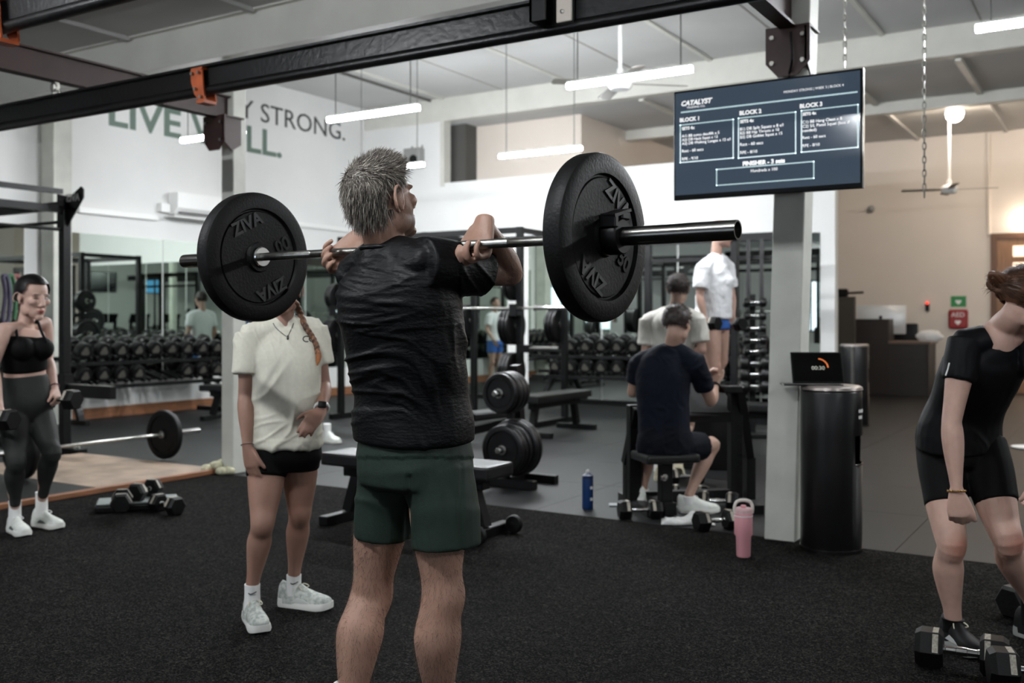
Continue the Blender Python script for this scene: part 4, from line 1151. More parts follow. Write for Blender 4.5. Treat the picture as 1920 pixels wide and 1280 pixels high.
for (px, py, lines) in ((1279, 244, (('SETS 4x', 24, 0), ('A1) BB sumo deadlift x 5', 70, 14), ('A2) DB Hack Squat x 12', 67, 21), ('A3) DB Walking Lunges x 12 e/l', 91, 28), ('Rest - 60 secs', 40, 42), ('RPE - 9/10', 30, 57))),
                        (1388, 231, (('SETS 4x', 26, 0), ('B1) DB Split Squats x 8 e/l', 81, 14), ('B2) BB Hip Thrusts x 10', 73, 21.5), ('B3) DB Goblet Squat x 15', 79, 29), ('Rest - 60 secs', 43, 43), ('RPE - 8/10', 32, 58))),
                        (1505, 217, (('SETS 4x', 26, 0), ('C1) BB Hang Clean x 8', 74, 15), ('C2) S/L Pistol Squat (box if', 88, 23), ('needed)', 26, 31), ('Rest - 60 secs', 43, 44), ('RPE - 8/10', 32, 59)))):
    for ln, wpx, dy in lines:
        tvt(px, py + dy, ln, px + wpx, 0.0012 if ln.startswith('SETS') else 0.0)
tvt(1393, 311, 'FINISHER - 3 sets', 1472, 0.0012)
tvbox(1343, 317, 1527, 335)
tvt(1408, 323, 'Hundreds x 100', 1458, 0.0003)
# power lead of the television
tg = obj('television_lead', tube(B(), crom([P(1483, 60, 5.75), P(1485, 110, 5.75), P(1478, 150, 5.85), P(1470, 200, 5.9)], 5), 0.008, 6), M_BLACK); tag(tg, 'black lead running up from the television to the red beam', 'cable')

# ------------------------------------------------------------------ reception furniture
rd = thing('reception_desk', 'dark walnut reception desk with a raised end under the monitor', 'desk', cw(0, 0, 0))
y0 = 18.4
x0 = PB(1604, 700, y0).x; x1 = PB(1738, 700, y0).x; xr = PB(1642, 700, y0).x; x2 = PB(1666, 700, y0).x
bm = B(); box(bm, (x0, y0, 0), (x2, y0 + 0.5, 1.33), 0.004); obj('raised_end', bm, M_DARKWOOD, rd)
bm = B(); box(bm, (x2, y0, 0), (x1, y0 + 0.04, 0.90)); obj('front_panel', bm, M_DARKWOOD, rd)
bm = B(); box(bm, (x1 - 0.01, y0, 0), (x1 + 0.03, y0 + 0.72, 0.90)); obj('side_panel', bm, M_DARKWOOD, rd)
bm = B(); box(bm, (x2, y0 - 0.03, 0.90), (x1 + 0.06, y0 + 0.75, 0.94), 0.004); obj('worktop', bm, mat('worktop_brown', '#6a564a', 0.4), rd)
mo = thing('computer_monitor', 'silver all-in-one computer seen from behind on the reception desk', 'computer', Vector((PB(1652, 600, y0 + 0.45).x, y0 + 0.45, 0.94)), 0.1)
M_ALU = mat('silver_shell', '#cfd2d3', 0.4, metal=0.3)
bm = B(); box(bm, (-0.42, -0.02, 0.12), (0.42, 0.02, 0.64), 0.01); ball(bm, (0, -0.02, 0.38), (0.4, 0.04, 0.25)); obj('shell', bm, M_ALU, mo, 50)
bm = B(); beam(bm, (0, -0.06, 0.0), (0, -0.03, 0.35), 0.18, 0.012, up=(0, 1, 0)); box(bm, (-0.1, -0.1, 0.0), (0.1, 0.1, 0.01)); obj('stand', bm, M_ALU, mo)
obj('badge', ball(B(), (0, -0.062, 0.42), (0.03, 0.004, 0.035)), M_BLACK, mo)
ch = thing('office_chair', 'black office chair back showing behind the silver computer', 'chair', Vector((PB(1697, 640, y0 + 0.95).x, y0 + 0.95, 0)))
bm = B(); box(bm, (-0.22, 0, 0.55), (0.22, 0.07, 1.25), 0.03, seg=2); obj('backrest', bm, M_PAD, ch)
bm = B(); box(bm, (-0.24, 0.05, 0.44), (0.24, 0.5, 0.52), 0.03, seg=2); obj('seat', bm, M_PAD, ch)
bm = B(); cyl(bm, (0, 0.27, 0.06), (0, 0.27, 0.45), 0.03)
for k in range(5): a = k * 1.2566; beam(bm, (0, 0.27, 0.07), (0.28 * math.cos(a), 0.27 + 0.28 * math.sin(a), 0.04), 0.04, 0.04)
obj('base', bm, M_BLACK, ch)
tp = Vector((PB(1743, 635, y0 + 0.35).x, y0 + 0.35, 0.94))
ba = obj('paper_bag', ball(B(), (0, 0, 0.08), (0.22, 0.12, 0.12), 20, 12), M_WHITE); ba.location = tp
for v in ba.data.vertices: v.co.z = max(0.0, v.co.z); v.co.x += 0.06 * noise.noise(v.co * 9)
tag(ba, 'white soft bag lying on the reception worktop', 'bag')
cs = thing('payment_stand', 'dark slim display stand with a black arm beside the white wall end', 'display stand', Vector((PB(1588, 640, 17.9).x, 17.9, 0)))
bm = B(); box(bm, (-0.14, -0.05, 0.0), (0.14, 0.05, 1.72), 0.004); obj('panel', bm, mat('dark_olive', '#3a352e', 0.5), cs)
bm = B(); box(bm, (-0.17, -0.06, 1.72), (0.02, 0.06, 1.86), 0.02); beam(bm, (0.0, 0, 1.78), (0.28, 0, 1.79), 0.05, 0.04); obj('arm', bm, M_BLACK, cs)
# signs
q = PB(1797, 565, YB - 0.01)
sg = thing('defibrillator_sign', 'green defibrillator sign with white heart above the red pouch', 'sign', q)
obj('panel', box(B(), (-0.13, 0, -0.10), (0.13, 0.008, 0.10), 0.003), mat('sign_green', '#1d7a3f', 0.5), sg)
hp = []
for k in range(24):
    a = 2 * math.pi * k / 24
    hp.append((0.0032 * 16 * math.sin(a) ** 3, -0.001, -0.01 + 0.0032 * (13 * math.cos(a) - 5 * math.cos(2 * a) - 2 * math.cos(3 * a) - math.cos(4 * a))))
obj('heart', prism(B(), hp, (0, 0.001, 0)), M_WHITE, sg)
q = PB(1797, 597, YB - 0.01)
sg = thing('defibrillator_pouch', 'rounded red defibrillator cabinet lettered AED on the beige wall', 'cabinet', q)
obj('case', box(B(), (-0.165, -0.06, -0.19), (0.165, 0.008, 0.17), 0.05, seg=3), mat('aed_red', '#8a1f22', 0.5), sg)
text('lettering', 'AED', 0.12, plane_matrix((0, -0.062, 0.03), (1, 0, 0), (0, 0, 1)), M_WHITE, sg, 0.001)
obj('heart', prism(B(), [Vector((p[0], -0.061, p[2] - 0.06)) for p in hp], (0, 0.001, 0)), M_WHITE, sg)
q = PB(1739, 574, YB - 0.01)
al = thing('alarm_switch', 'small black alarm switch with a red light on the beige wall', 'switch', q)
obj('body', box(B(), (-0.035, -0.03, -0.09), (0.035, 0.008, 0.05), 0.006), M_BLACK, al)
obj('light', ball(B(), (0, -0.03, 0.06), 0.026), mat('red_led', '#e03020', 0.5, emit='#ff4030', estr=1.5), al)
# white disc of paper at the frame edge
q = G(1930, 840, 0.002)
o = obj('paper_plate', lathe(B(), [(0, 0.0), (0.13, 0.0), (0.17, 0.012), (0.17, 0.016), (0.13, 0.005), (0, 0.004)], n=28), M_WHITE); o.location = q; tag(o, 'round white disc lying on the rubber floor past the bending woman', 'disc')

# ------------------------------------------------------------------ machines seen only in the mirrors
def treadmill(loc, rot):
    t = thing('treadmill', 'black treadmill in the row facing the hall windows', 'treadmill', loc, rot, 'treadmills along the side wall')
    obj('deck', box(B(), (-0.9, -0.4, 0.06), (0.9, 0.4, 0.22), 0.03), M_BLACK, t)
    obj('belt', box(B(), (-0.85, -0.25, 0.221), (0.75, 0.25, 0.226)), M_RUBBER, t)
    for s in (-1, 1):
        bm = B(); beam(bm, (0.75, s * 0.36, 0.15), (0.62, s * 0.36, 1.3), 0.06, 0.1, up=(0, 1, 0)); obj('mast', bm, M_BLACK, t)
        bm = B(); beam(bm, (0.65, s * 0.36, 1.05), (0.1, s * 0.36, 0.98), 0.05, 0.06); obj('handrail', bm, M_BLACK, t)
    M_ = Matrix.Translation((0.62, 0, 1.38)) @ Matrix.Rotation(math.radians(-25), 4, 'Y')
    obj('console', box(B(), (-0.04, -0.42, -0.18), (0.04, 0.42, 0.18), 0.02, M_), M_BLACK, t)
    return t
for y in (2.2, 3.6, 5.0, 6.6): treadmill(Vector((7.2, y, 0)), 0.0)
for y, lit in ((2.2, True), (4.4, False)):
    t = thing('side_wall_screen_offscreen' if lit else 'side_wall_screen', 'wall screen glowing blue above the treadmills' if lit else 'dark switched-off wall screen above the treadmills', 'television', (XR, y, 2.35))
    obj('casing', box(B(), (-0.06, -0.65, 0), (0, 0.65, 0.76), 0.01), M_BLACK, t)
    obj('screen_offscreen' if lit else 'screen', box(B(), (-0.064, -0.62, 0.03), (-0.06, 0.62, 0.73)), mat('blue_screen', '#101820', 0.2, emit='#5aa8e0', estr=1.0) if lit else mat('dark_screen', '#101214', 0.2), t)
# ================================================================== PEOPLE
def loft(bm, nodes, side, n=20, sub=4, p=2.0, cap=0.55):
    """closed tube through nodes (centre, rx, ry); rx runs along side"""
    side = Vector(side).normalized()
    cs = [Vector(a[0]) for a in nodes]
    C = crom(cs, sub)
    m = len(nodes)
    def lerp_r(i, k):
        q = crom([Vector((a[k], 0, 0)) for a in nodes], sub)
        return [max(0.002, v.x) for v in q]
    RX, RY = lerp_r(0, 1), lerp_r(0, 2)
    if len(C) == 2: RX, RY = [nodes[0][1], nodes[1][1]], [nodes[0][2], nodes[1][2]]
    fr = []
    for i in range(len(C)):
        d = (C[min(i + 1, len(C) - 1)] - C[max(i - 1, 0)]).normalized()
        s = side - d * side.dot(d)
        if s.length < 0.15:
            s = (fr[-1][0] - d * fr[-1][0].dot(d)) if fr else frame_from(d)[0]
        s.normalize()
        fr.append((s, d.cross(s).normalized(), d))
    rings = []
    def ring(c, s, t, rx, ry):
        out = []
        for k in range(n):
            a = 2 * math.pi * k / n
            ca, sa = math.cos(a), math.sin(a)
            if p != 2.0:
                ca = math.copysign(abs(ca) ** (2 / p), ca); sa = math.copysign(abs(sa) ** (2 / p), sa)
            out.append(bm.verts.new(c + s * (rx * ca) + t * (ry * sa)))
        return out
    def endcap(i, sg):
        s, t, d = fr[i]
        return [ring(C[i] + d * (sg * cap * min(RX[i], RY[i]) * math.sin(u)), s, t, RX[i] * math.cos(u), RY[i] * math.cos(u)) for u in (0.5, 0.95, 1.35)]
    if cap: rings += endcap(0, -1)[::-1]
    for i in range(len(C)): rings.append(ring(C[i], fr[i][0], fr[i][1], RX[i], RY[i]))
    if cap: rings += endcap(len(C) - 1, 1)
    for A, D in zip(rings, rings[1:]):
        for k in range(n): bm.faces.new((A[k], A[(k + 1) % n], D[(k + 1) % n], D[k]))
    bm.faces.new(rings[0][::-1]); bm.faces.new(rings[-1])
    return bm
def ell(bm, c, ax, r, u=20, v=14):
    """ellipsoid with axes ax (three unit vectors) and radii r"""
    M = Matrix((ax[0], ax[1], ax[2])).transposed()
    return ball(bm, c, r, u, v, M)
def remesh(bm, voxel, smooth=4, fac=0.5):
    bmesh.ops.recalc_face_normals(bm, faces=bm.faces)
    me = bpy.data.meshes.new('tmp'); bm.to_mesh(me); bm.free()
    o = bpy.data.objects.new('tmp', me); COL.objects.link(o)
    r = o.modifiers.new('r', 'REMESH'); r.mode = 'VOXEL'; r.voxel_size = voxel; r.use_smooth_shade = True
    if smooth:
        s = o.modifiers.new('s', 'SMOOTH'); s.factor = fac; s.iterations = smooth
    dg = bpy.context.evaluated_depsgraph_get()
    out = bpy.data.meshes.new_from_object(o.evaluated_get(dg))
    bpy.data.objects.remove(o); bpy.data.meshes.remove(me)
    for p_ in out.polygons: p_.use_smooth = True
    return out
def verts_np(me):
    a = np.empty(len(me.vertices) * 3, np.float32); me.vertices.foreach_get('co', a); return a.reshape(-1, 3)
def norms_np(me):
    a = np.empty(len(me.vertices) * 3, np.float32); me.vertices.foreach_get('normal', a); return a.reshape(-1, 3)
def set_np(me, co):
    me.vertices.foreach_set('co', np.ascontiguousarray(co, np.float32).ravel()); me.update()
def paint(me, base, fields=()):
    """per-vertex colour: base, then (function of points -> weight, colour)"""
    co = verts_np(me)
    c = np.tile(np.array(srgb(base)), (len(co), 1))
    for fn, col in fields:
        w = np.clip(fn(co), 0, 1)[:, None]
        c = c * (1 - w) + np.array(srgb(col)) * w
    at = me.color_attributes.new('Col', 'FLOAT_COLOR', 'POINT')
    at.data.foreach_set('color', np.ascontiguousarray(c, np.float32).ravel())
def blob(c, ax, r, soft=0.35):
    c = np.array(c); A = np.array([list(a) for a in ax]); r = np.array(r)
    def f(co):
        q = (co - c) @ A.T / r
        d = np.sqrt((q ** 2).sum(1))
        return np.clip((1 + soft - d) / (2 * soft), 0, 1)
    return f
def skin_material(nm, rough=0.48):
    return mat(nm, '#b08a74', rough, attr='Col', noise_scale=22, noise_amt=0.10, bump=0.12, bump_scale=240, sss=0.12, spec=0.4)
M_SKIN = skin_material('skin')
from mathutils.bvhtree import BVHTree
def hitter(me):
    """where the sight line through a photo pixel meets a world-built mesh, lifted a little off it"""
    t = BVHTree.FromPolygons([v.co.copy() for v in me.vertices], [tuple(p_.vertices) for p_ in me.polygons])
    o = Vector((0, 0, CAMH))
    def f(px, py, lift=0.002, fallback=4.0):
        d = (P(px, py, 1.0) - o).normalized()
        h = t.ray_cast(o, d)
        if h[0] is None: return P(px, py, fallback)
        return h[0] + h[1] * lift
    return f

def limb_leg(bm, hip, knee, ank, fwd, k=1.0, kt=1.0, kc=1.0):
    hip, knee, ank, fwd = Vector(hip), Vector(knee), Vector(ank), Vector(fwd).normalized()
    th, sh = knee - hip, ank - knee
    side = th.cross(fwd)
    if side.length < 1e-4: side = Vector((1, 0, 0))
    side.normalize()
    b = -(fwd - th.normalized() * fwd.dot(th.normalized())).normalized()
    bs = -(fwd - sh.normalized() * fwd.dot(sh.normalized())).normalized()
    nodes = [(hip - th * 0.03, 0.082 * kt * k, 0.090 * kt * k)]
    for t, rx, ry, o in ((0.25, 0.084, 0.090, 0.006), (0.55, 0.074, 0.080, 0.004), (0.82, 0.060, 0.064, 0.0)):
        nodes.append((hip + th * t + b * o, rx * kt * k, ry * kt * k))
    nodes.append((knee - b * 0.006, 0.054 * k * (0.5 + 0.5 * kc), 0.057 * k * (0.5 + 0.5 * kc)))
    for t, rx, ry, o in ((0.14, 0.050, 0.053, 0.008), (0.32, 0.056, 0.060, 0.016), (0.55, 0.047, 0.050, 0.012), (0.78, 0.035, 0.037, 0.004), (0.93, 0.031, 0.035, 0.0)):
        nodes.append((knee + sh * t + bs * o, rx * kc * k, ry * kc * k))
    nodes.append((ank, 0.031 * k, 0.034 * k))
    loft(bm, nodes, side, 18, 4)
def limb_foot(bm, ank, toe_dir, k=1.0, drop=0.06):
    """bare foot under the shoe: heel, arch, ball, toes"""
    d = Vector(toe_dir); d.z = 0; d.normalize()
    s = Vector((0, 0, 1)).cross(d)
    a = Vector(ank)
    g = 0.012 if a.z < 0.2 else a.z - 0.08
    nodes = [(Vector((a.x, a.y, g + 0.026 * k)) - d * 0.030 * k, 0.020 * k, 0.020 * k), (Vector((a.x, a.y, g + 0.028 * k)) + d * 0.02 * k, 0.022 * k, 0.022 * k),
             (Vector((a.x, a.y, g + 0.020 * k)) + d * 0.08 * k, 0.025 * k, 0.014 * k), (Vector((a.x, a.y, g + 0.016 * k)) + d * 0.13 * k, 0.026 * k, 0.010 * k)]
    loft(bm, nodes, s, 14, 3)
def limb_arm(bm, sh, el, wr, k=1.0, ref=(0, 0, 1)):
    sh, el, wr = Vector(sh), Vector(el), Vector(wr)
    u, f = el - sh, wr - el
    side = u.cross(f)
    if side.length < 0.01: side = u.cross(Vector(ref))
    side.normalize()
    nodes = [(sh - u * 0.06, 0.048 * k, 0.050 * k)]
    for t, r1, r2 in ((0.15, 0.053, 0.055), (0.45, 0.047, 0.050), (0.78, 0.039, 0.041)):
        nodes.append((sh + u * t, r1 * k, r2 * k))
    loft(bm, nodes + [(el, 0.037 * k, 0.037 * k)], side, 16, 4)
    nodes = [(el - f * 0.02, 0.036 * k, 0.036 * k)]
    for t, r1, r2 in ((0.18, 0.042, 0.041), (0.42, 0.039, 0.038), (0.72, 0.030, 0.028), (0.92, 0.026, 0.022)):
        nodes.append((el + f * t, r1 * k, r2 * k))
    loft(bm, nodes + [(wr, 0.027 * k, 0.021 * k)], side, 16, 4)
    ball(bm, el, 0.037 * k, 12, 8)
def hand(bm, wr, d, n, thumb, k=1.0, curl=(25, 30, 20), spread=0.0, tcurl=20.0, tout=42.0, per=None):
    """d: wrist to knuckles; n: where the palm faces; thumb: +1/-1 side along d x n"""
    wr = Vector(wr); d = Vector(d).normalized(); n = Vector(n); n = (n - d * n.dot(d)).normalized()
    w = d.cross(n) * thumb                    # towards the thumb
    L = 0.092 * k
    pn = [(wr - d * 0.01 * k, 0.027 * k, 0.020 * k), (wr + d * 0.03 * k, 0.036 * k, 0.019 * k), (wr + d * 0.065 * k, 0.042 * k, 0.016 * k), (wr + d * L, 0.041 * k, 0.013 * k)]
    loft(bm, pn, w, 16, 3)
    lens = ((0.043, 0.026, 0.021), (0.047, 0.030, 0.022), (0.044, 0.028, 0.022), (0.035, 0.021, 0.019))
    for i in range(4):
        off = (0.031 - 0.0205 * i) * k
        base = wr + d * (L - 0.004 * k * abs(i - 1)) + w * off
        ang = 0.0
        dd = (d + w * (spread * (1.3 - i) * 0.1)).normalized()
        pts = [base - d * 0.012 * k, base]
        rs = [0.0098, 0.0096]
        c3 = per[i] if per else curl
        for j in range(3):
            ang += math.radians(c3[j])
            q = dd * math.cos(ang) + n * math.sin(ang)
            pts.append(pts[-1] + q * lens[i][j] * k)
            rs.append((0.0092, 0.0086, 0.0074)[j] * (0.9 if i == 3 else 1.0))
        loft(bm, [(p_, r * k, r * k) for p_, r in zip(pts, rs)], w, 10, 3, cap=0.9)
    tb = wr + d * 0.022 * k + w * 0.022 * k + n * 0.004
    to = math.radians(tout)
    td = (d * math.cos(to) + w * math.sin(to)).normalized()
    pts = [tb, tb + td * 0.04 * k]
    ang = 0.0
    for Lk in (0.032, 0.026):
        ang += math.radians(tcurl)
        q = (td * math.cos(ang) + (n * 0.75 + d * 0.4 - w * 0.3).normalized() * math.sin(ang)).normalized()
        pts.append(pts[-1] + q * Lk * k)
    loft(bm, [(p_, r * k, r * k) for p_, r in zip(pts, (0.017, 0.0135, 0.0115, 0.009))], n, 10, 3, cap=0.9)
class Head:
    def __init__(s, C, fwd, up=(0, 0, 1), k=1.0):
        s.C = Vector(C); s.f = Vector(fwd).normalized()
        u = Vector(up); s.u = (u - s.f * u.dot(s.f)).normalized(); s.r = s.f.cross(s.u).normalized(); s.k = k
    def p(s, r, f, u): return s.C + (s.r * r + s.f * f + s.u * u) * s.k
    def ax(s): return (s.r, s.f, s.u)
    def e(s, bm, c, r): ell(bm, s.p(*c), s.ax(), Vector(r) * s.k)
    def build(s, bm, fem=False, ek=1.0):
        s.e(bm, (0, -0.012, 0.036), (0.075, 0.096, 0.084))
        s.e(bm, (0, 0.030, -0.020), (0.062 if fem else 0.066, 0.060, 0.078))
        s.e(bm, (0, 0.048, -0.066), (0.046 if fem else 0.054, 0.042, 0.046))
        s.e(bm, (0, 0.076, -0.098), (0.024 if fem else 0.03, 0.020, 0.018))
        for sd in (-1, 1):
            s.e(bm, (sd * 0.040, 0.062, -0.012), (0.024, 0.026, 0.022))
            s.e(bm, (sd * 0.030, 0.074, 0.026), (0.024, 0.012, 0.008))
            s.e(bm, (sd * 0.046, 0.016, -0.060), (0.018, 0.040, 0.036))
            # ear: helix ring with lobe
            ring = []
            for a in np.linspace(-0.6, 4.2, 10):
                ring.append(s.p(sd * (0.080 + 0.006 * ek - 0.010 * ek * math.cos(a)), -0.008 + 0.019 * ek * math.cos(a), -0.002 + 0.029 * ek * math.sin(a) + 0.004 * math.cos(a)))
            loft(bm, [(q, 0.0055 * s.k, 0.005 * s.k) for q in ring], s.r, 8, 2)
            s.e(bm, (sd * 0.076, -0.004, 0.0), (0.007, 0.016, 0.024))
            s.e(bm, (sd * 0.077, 0.004, -0.027), (0.006, 0.008, 0.011))
        loft(bm, [(s.p(0, 0.084, 0.022), 0.010 * s.k, 0.010 * s.k), (s.p(0, 0.098, -0.008), 0.011 * s.k, 0.011 * s.k), (s.p(0, 0.108, -0.028), 0.014 * s.k, 0.012 * s.k)], s.r, 10, 3)
        for sd in (-1, 1): s.e(bm, (sd * 0.012, 0.096, -0.032), (0.009, 0.010, 0.008))
        s.e(bm, (0, 0.090, -0.056), (0.022, 0.010, 0.007)); s.e(bm, (0, 0.088, -0.068), (0.019, 0.010, 0.008))
    def face_paint(s, brow='#3a2a20', lip='#9a5a50', fem=False):
        ax = s.ax(); k = s.k
        out = []
        for sd in (-1, 1):
            out.append((blob(s.p(sd * 0.031, 0.080, 0.008), ax, Vector((0.015, 0.02, 0.005)) * k, 0.4), '#3a2a24'))
            out.append((blob(s.p(sd * 0.032, 0.085, 0.030), ax, Vector((0.020, 0.02, 0.004)) * k, 0.5), brow))
        out.append((blob(s.p(0, 0.098, -0.062), ax, Vector((0.023, 0.02, 0.010)) * k, 0.4), lip))
        return out
    def cap_points(s, n, hair_fn, seed=1, grow=1.0):
        """random roots on the skull where hair_fn(unit r, f, u) is true -> (point, normal)"""
        rnd = random.Random(seed); out = []
        while len(out) < n:
            z = rnd.uniform(-1, 1); a = rnd.uniform(0, 2 * math.pi); q = math.sqrt(1 - z * z)
            v = (q * math.cos(a), q * math.sin(a), z)
            if not hair_fn(*v): continue
            p_ = s.p(v[0] * 0.076 * grow, -0.012 + v[1] * 0.097 * grow, 0.036 + v[2] * 0.085 * grow)
            nn = (s.r * (v[0] / 0.076) + s.f * (v[1] / 0.097) + s.u * (v[2] / 0.085)).normalized()
            out.append((p_, nn, v))
        return out
    def cap_mesh(s, hair_fn, thick=0.010, lump=0.0, seed=0):
        bm = B()
        q = bmesh.ops.create_uvsphere(bm, u_segments=48, v_segments=32, radius=1.0)
        kill = []
        for v in bm.verts:
            c = v.co.copy()
            if not hair_fn(c.x, c.y, c.z): kill.append(v)
            g = thick * (1 + lump * noise.noise(c * 4 + Vector((seed, 0, 0))))
            v.co = s.p(c.x * (0.0755 + g), -0.012 + c.y * (0.0965 + g), 0.036 + c.z * (0.0845 + g))
        bmesh.ops.delete(bm, geom=kill, context='VERTS')
        return bm
def strands(bm, roots, dir_fn, len_fn, r0=0.0012, seg=4, seed=3, droop=0.0, jit=0.25):
    rnd = random.Random(seed)
    for p_, nn, v in roots:
        d = dir_fn(p_, nn, v)
        d = (d + Vector((rnd.gauss(0, jit), rnd.gauss(0, jit), rnd.gauss(0, jit)))).normalized()
        L = len_fn(v) * rnd.uniform(0.7, 1.25)
        pts = [Vector(p_)]
        for k in range(seg):
            d2 = (d + Vector((0, 0, -droop * (k + 1)))).normalized()
            pts.append(pts[-1] + d2 * L / seg)
            d = d2
        tube(bm, pts, [r0 * (1 - 0.85 * k / seg) for k in range(seg + 1)], 3, caps=False)
    return bm
def shoe(parent, heel, d, L, m_upper, m_sole, m_lace, H=0.075, pitch=0.0, m_panel=None, thick=0.028, tongue=True):
    """heel: ground point under the heel's back; d: towards the toes"""
    d = Vector(d); d.z = 0; d.normalize(); s = Vector((0, 0, 1)).cross(d); up = Vector((0, 0, 1))
    dz = (d * math.cos(pitch) + up * -math.sin(pitch)); uz = (up * math.cos(pitch) + d * math.sin(pitch))
    O = Vector(heel)
    if pitch: O = O + up * (math.sin(pitch) * L * 0.8)
    def q(t, w, z): return O + dz * (t * L) + s * w + uz * z
    prof = [(-0.01, 0.012), (0.02, 0.026), (0.08, 0.034), (0.25, 0.036), (0.45, 0.037), (0.65, 0.045), (0.78, 0.047), (0.88, 0.043), (0.94, 0.035), (0.98, 0.024), (1.0, 0.010)]
    k = L / 0.28
    bm = B(); rings = []
    for t, w in prof:
        w *= k
        lift = 0.012 * max(0, (t - 0.75) / 0.25) ** 2
        th = thick * (1.25 if t < 0.35 else 1.0) * (1 - 0.25 * max(0, (t - 0.7)))
        fl = 1.10
        rings.append([bm.verts.new(q(t, a * w * b_, z)) for a, b_, z in ((-1, 1, lift), (-1, fl, lift + th * 0.45), (-1, 1.0, lift + th), (1, 1.0, lift + th), (1, fl, lift + th * 0.45), (1, 1, lift))])
    for A, D in zip(rings, rings[1:]):
        for i in range(6): bm.faces.new((A[i], A[(i + 1) % 6], D[(i + 1) % 6], D[i]))
    bm.faces.new(rings[0][::-1]); bm.faces.new(rings[-1])
    sh_ = bpy.data.objects.new('shoe', None); link(sh_, parent)
    # upper
    b2 = B(); b0 = thick * 0.6
    sec = [(0.015, 0.024, 0.078), (0.06, 0.032, 0.094), (0.14, 0.038, 0.088), (0.26, 0.040, 0.084), (0.36, 0.039, 0.090), (0.44, 0.038, 0.082), (0.54, 0.040, 0.067), (0.66, 0.043, 0.054), (0.78, 0.044, 0.046), (0.88, 0.039, 0.041), (0.94, 0.030, 0.035), (0.98, 0.016, 0.028)]
    R2 = []
    for t, w, h in sec:
        w *= k; h *= k * H / 0.075
        row = []
        for i in range(11):
            a = math.pi * i / 10
            row.append(b2.verts.new(q(t, -math.cos(a) * w * (1.0 if h < 0.06 else 1 - 0.25 * math.sin(a)), b0 + thick * 0.4 + (math.sin(a) ** 0.7) * (h - thick * 0.4) if 0 < i < 10 else b0)))
        R2.append(row)
    for A, D in zip(R2, R2[1:]):
        for i in range(10): b2.faces.new((A[i], A[i + 1], D[i + 1], D[i]))
        b2.faces.new((A[0], D[0], D[10], A[10]))
    b2.faces.new(R2[0]); b2.faces.new(R2[-1][::-1])
    obj('upper', b2, m_upper, sh_, 60)
    obj('sole', bm, m_sole, sh_, 35)
    if m_panel:
        for sd in (-1, 1):
            b3 = B()
            pts = [(0.30, 0.035, 0.030), (0.42, 0.037, 0.052), (0.55, 0.040, 0.046), (0.66, 0.043, 0.034), (0.5, 0.0385, 0.030)]
            prism(b3, [q(t, sd * (w * k + 0.0025), z) for t, w, z in pts], s * (sd * 0.002))
            obj('side_panel', b3, m_panel, sh_)
    if m_lace:
        b4 = B()
        for j, t in enumerate((0.40, 0.47, 0.54, 0.61)):
            h = (0.086, 0.077, 0.068, 0.060)[j] * k * H / 0.075 + 0.003
            tube(b4, crom([q(t, -0.022 * k, h - 0.010), q(t + 0.01, 0, h + 0.002), q(t + 0.02, 0.022 * k, h - 0.010)], 3), 0.0026, 5)
        tube(b4, crom([q(0.38, 0, 0.09 * k), q(0.42, 0.02, 0.106 * k), q(0.5, 0.03, 0.094 * k), q(0.42, 0.008, 0.086 * k)], 4), 0.0024, 5)
        tube(b4, crom([q(0.38, 0, 0.09 * k), q(0.42, -0.02, 0.102 * k), q(0.5, -0.03, 0.088 * k)], 4), 0.0024, 5)
        o = obj('lace', b4, m_lace, sh_); o['kind'] = 'stuff'
    return sh_
def sock(parent, a, b, r, m):
    bm = B(); a, b = Vector(a), Vector(b)
    loft(bm, [(a, r * 1.05, r * 1.15), (a.lerp(b, 0.5), r, r * 1.08), (b, r * 1.03, r * 1.1)], Vector((1, 0, 0)), 18, 4, cap=0.1)
    return obj('sock', bm, m, parent, 60)
def wrinkle(me, fn):
    co = verts_np(me); nn = norms_np(me)
    d = np.array([fn(Vector(c)) for c in co], np.float32)
    set_np(me, co + nn * d[:, None])
def cut_ball(me, c, ax, r):
    """open a cloth mesh inside an ellipsoid and draw the cut edge onto it"""
    bm = bmesh.new(); bm.from_mesh(me)
    A = Matrix((ax[0], ax[1], ax[2]))
    def d(v):
        q = A @ (v.co - c); return math.sqrt(sum((q[i] / r[i]) ** 2 for i in range(3)))
    bmesh.ops.delete(bm, geom=[v for v in bm.verts if d(v) < 1.0], context='VERTS')
    for v in bm.verts:
        if v.is_boundary:
            k = d(v)
            if k < 1.5: v.co = c + (v.co - c) / k
    bm.to_mesh(me); bm.free()
    return me
def person(label, base):
    t = thing('person', label, 'person', base)
    return t
def child(name, me, m, root):
    """world-built mesh parented under the person's empty"""
    o = obj(name, me, m, root) if isinstance(me, bpy.types.Mesh) else obj(name, me, m, root, 60)
    o.matrix_parent_inverse = Matrix.Identity(4)
    o.location = -root.location
    return o
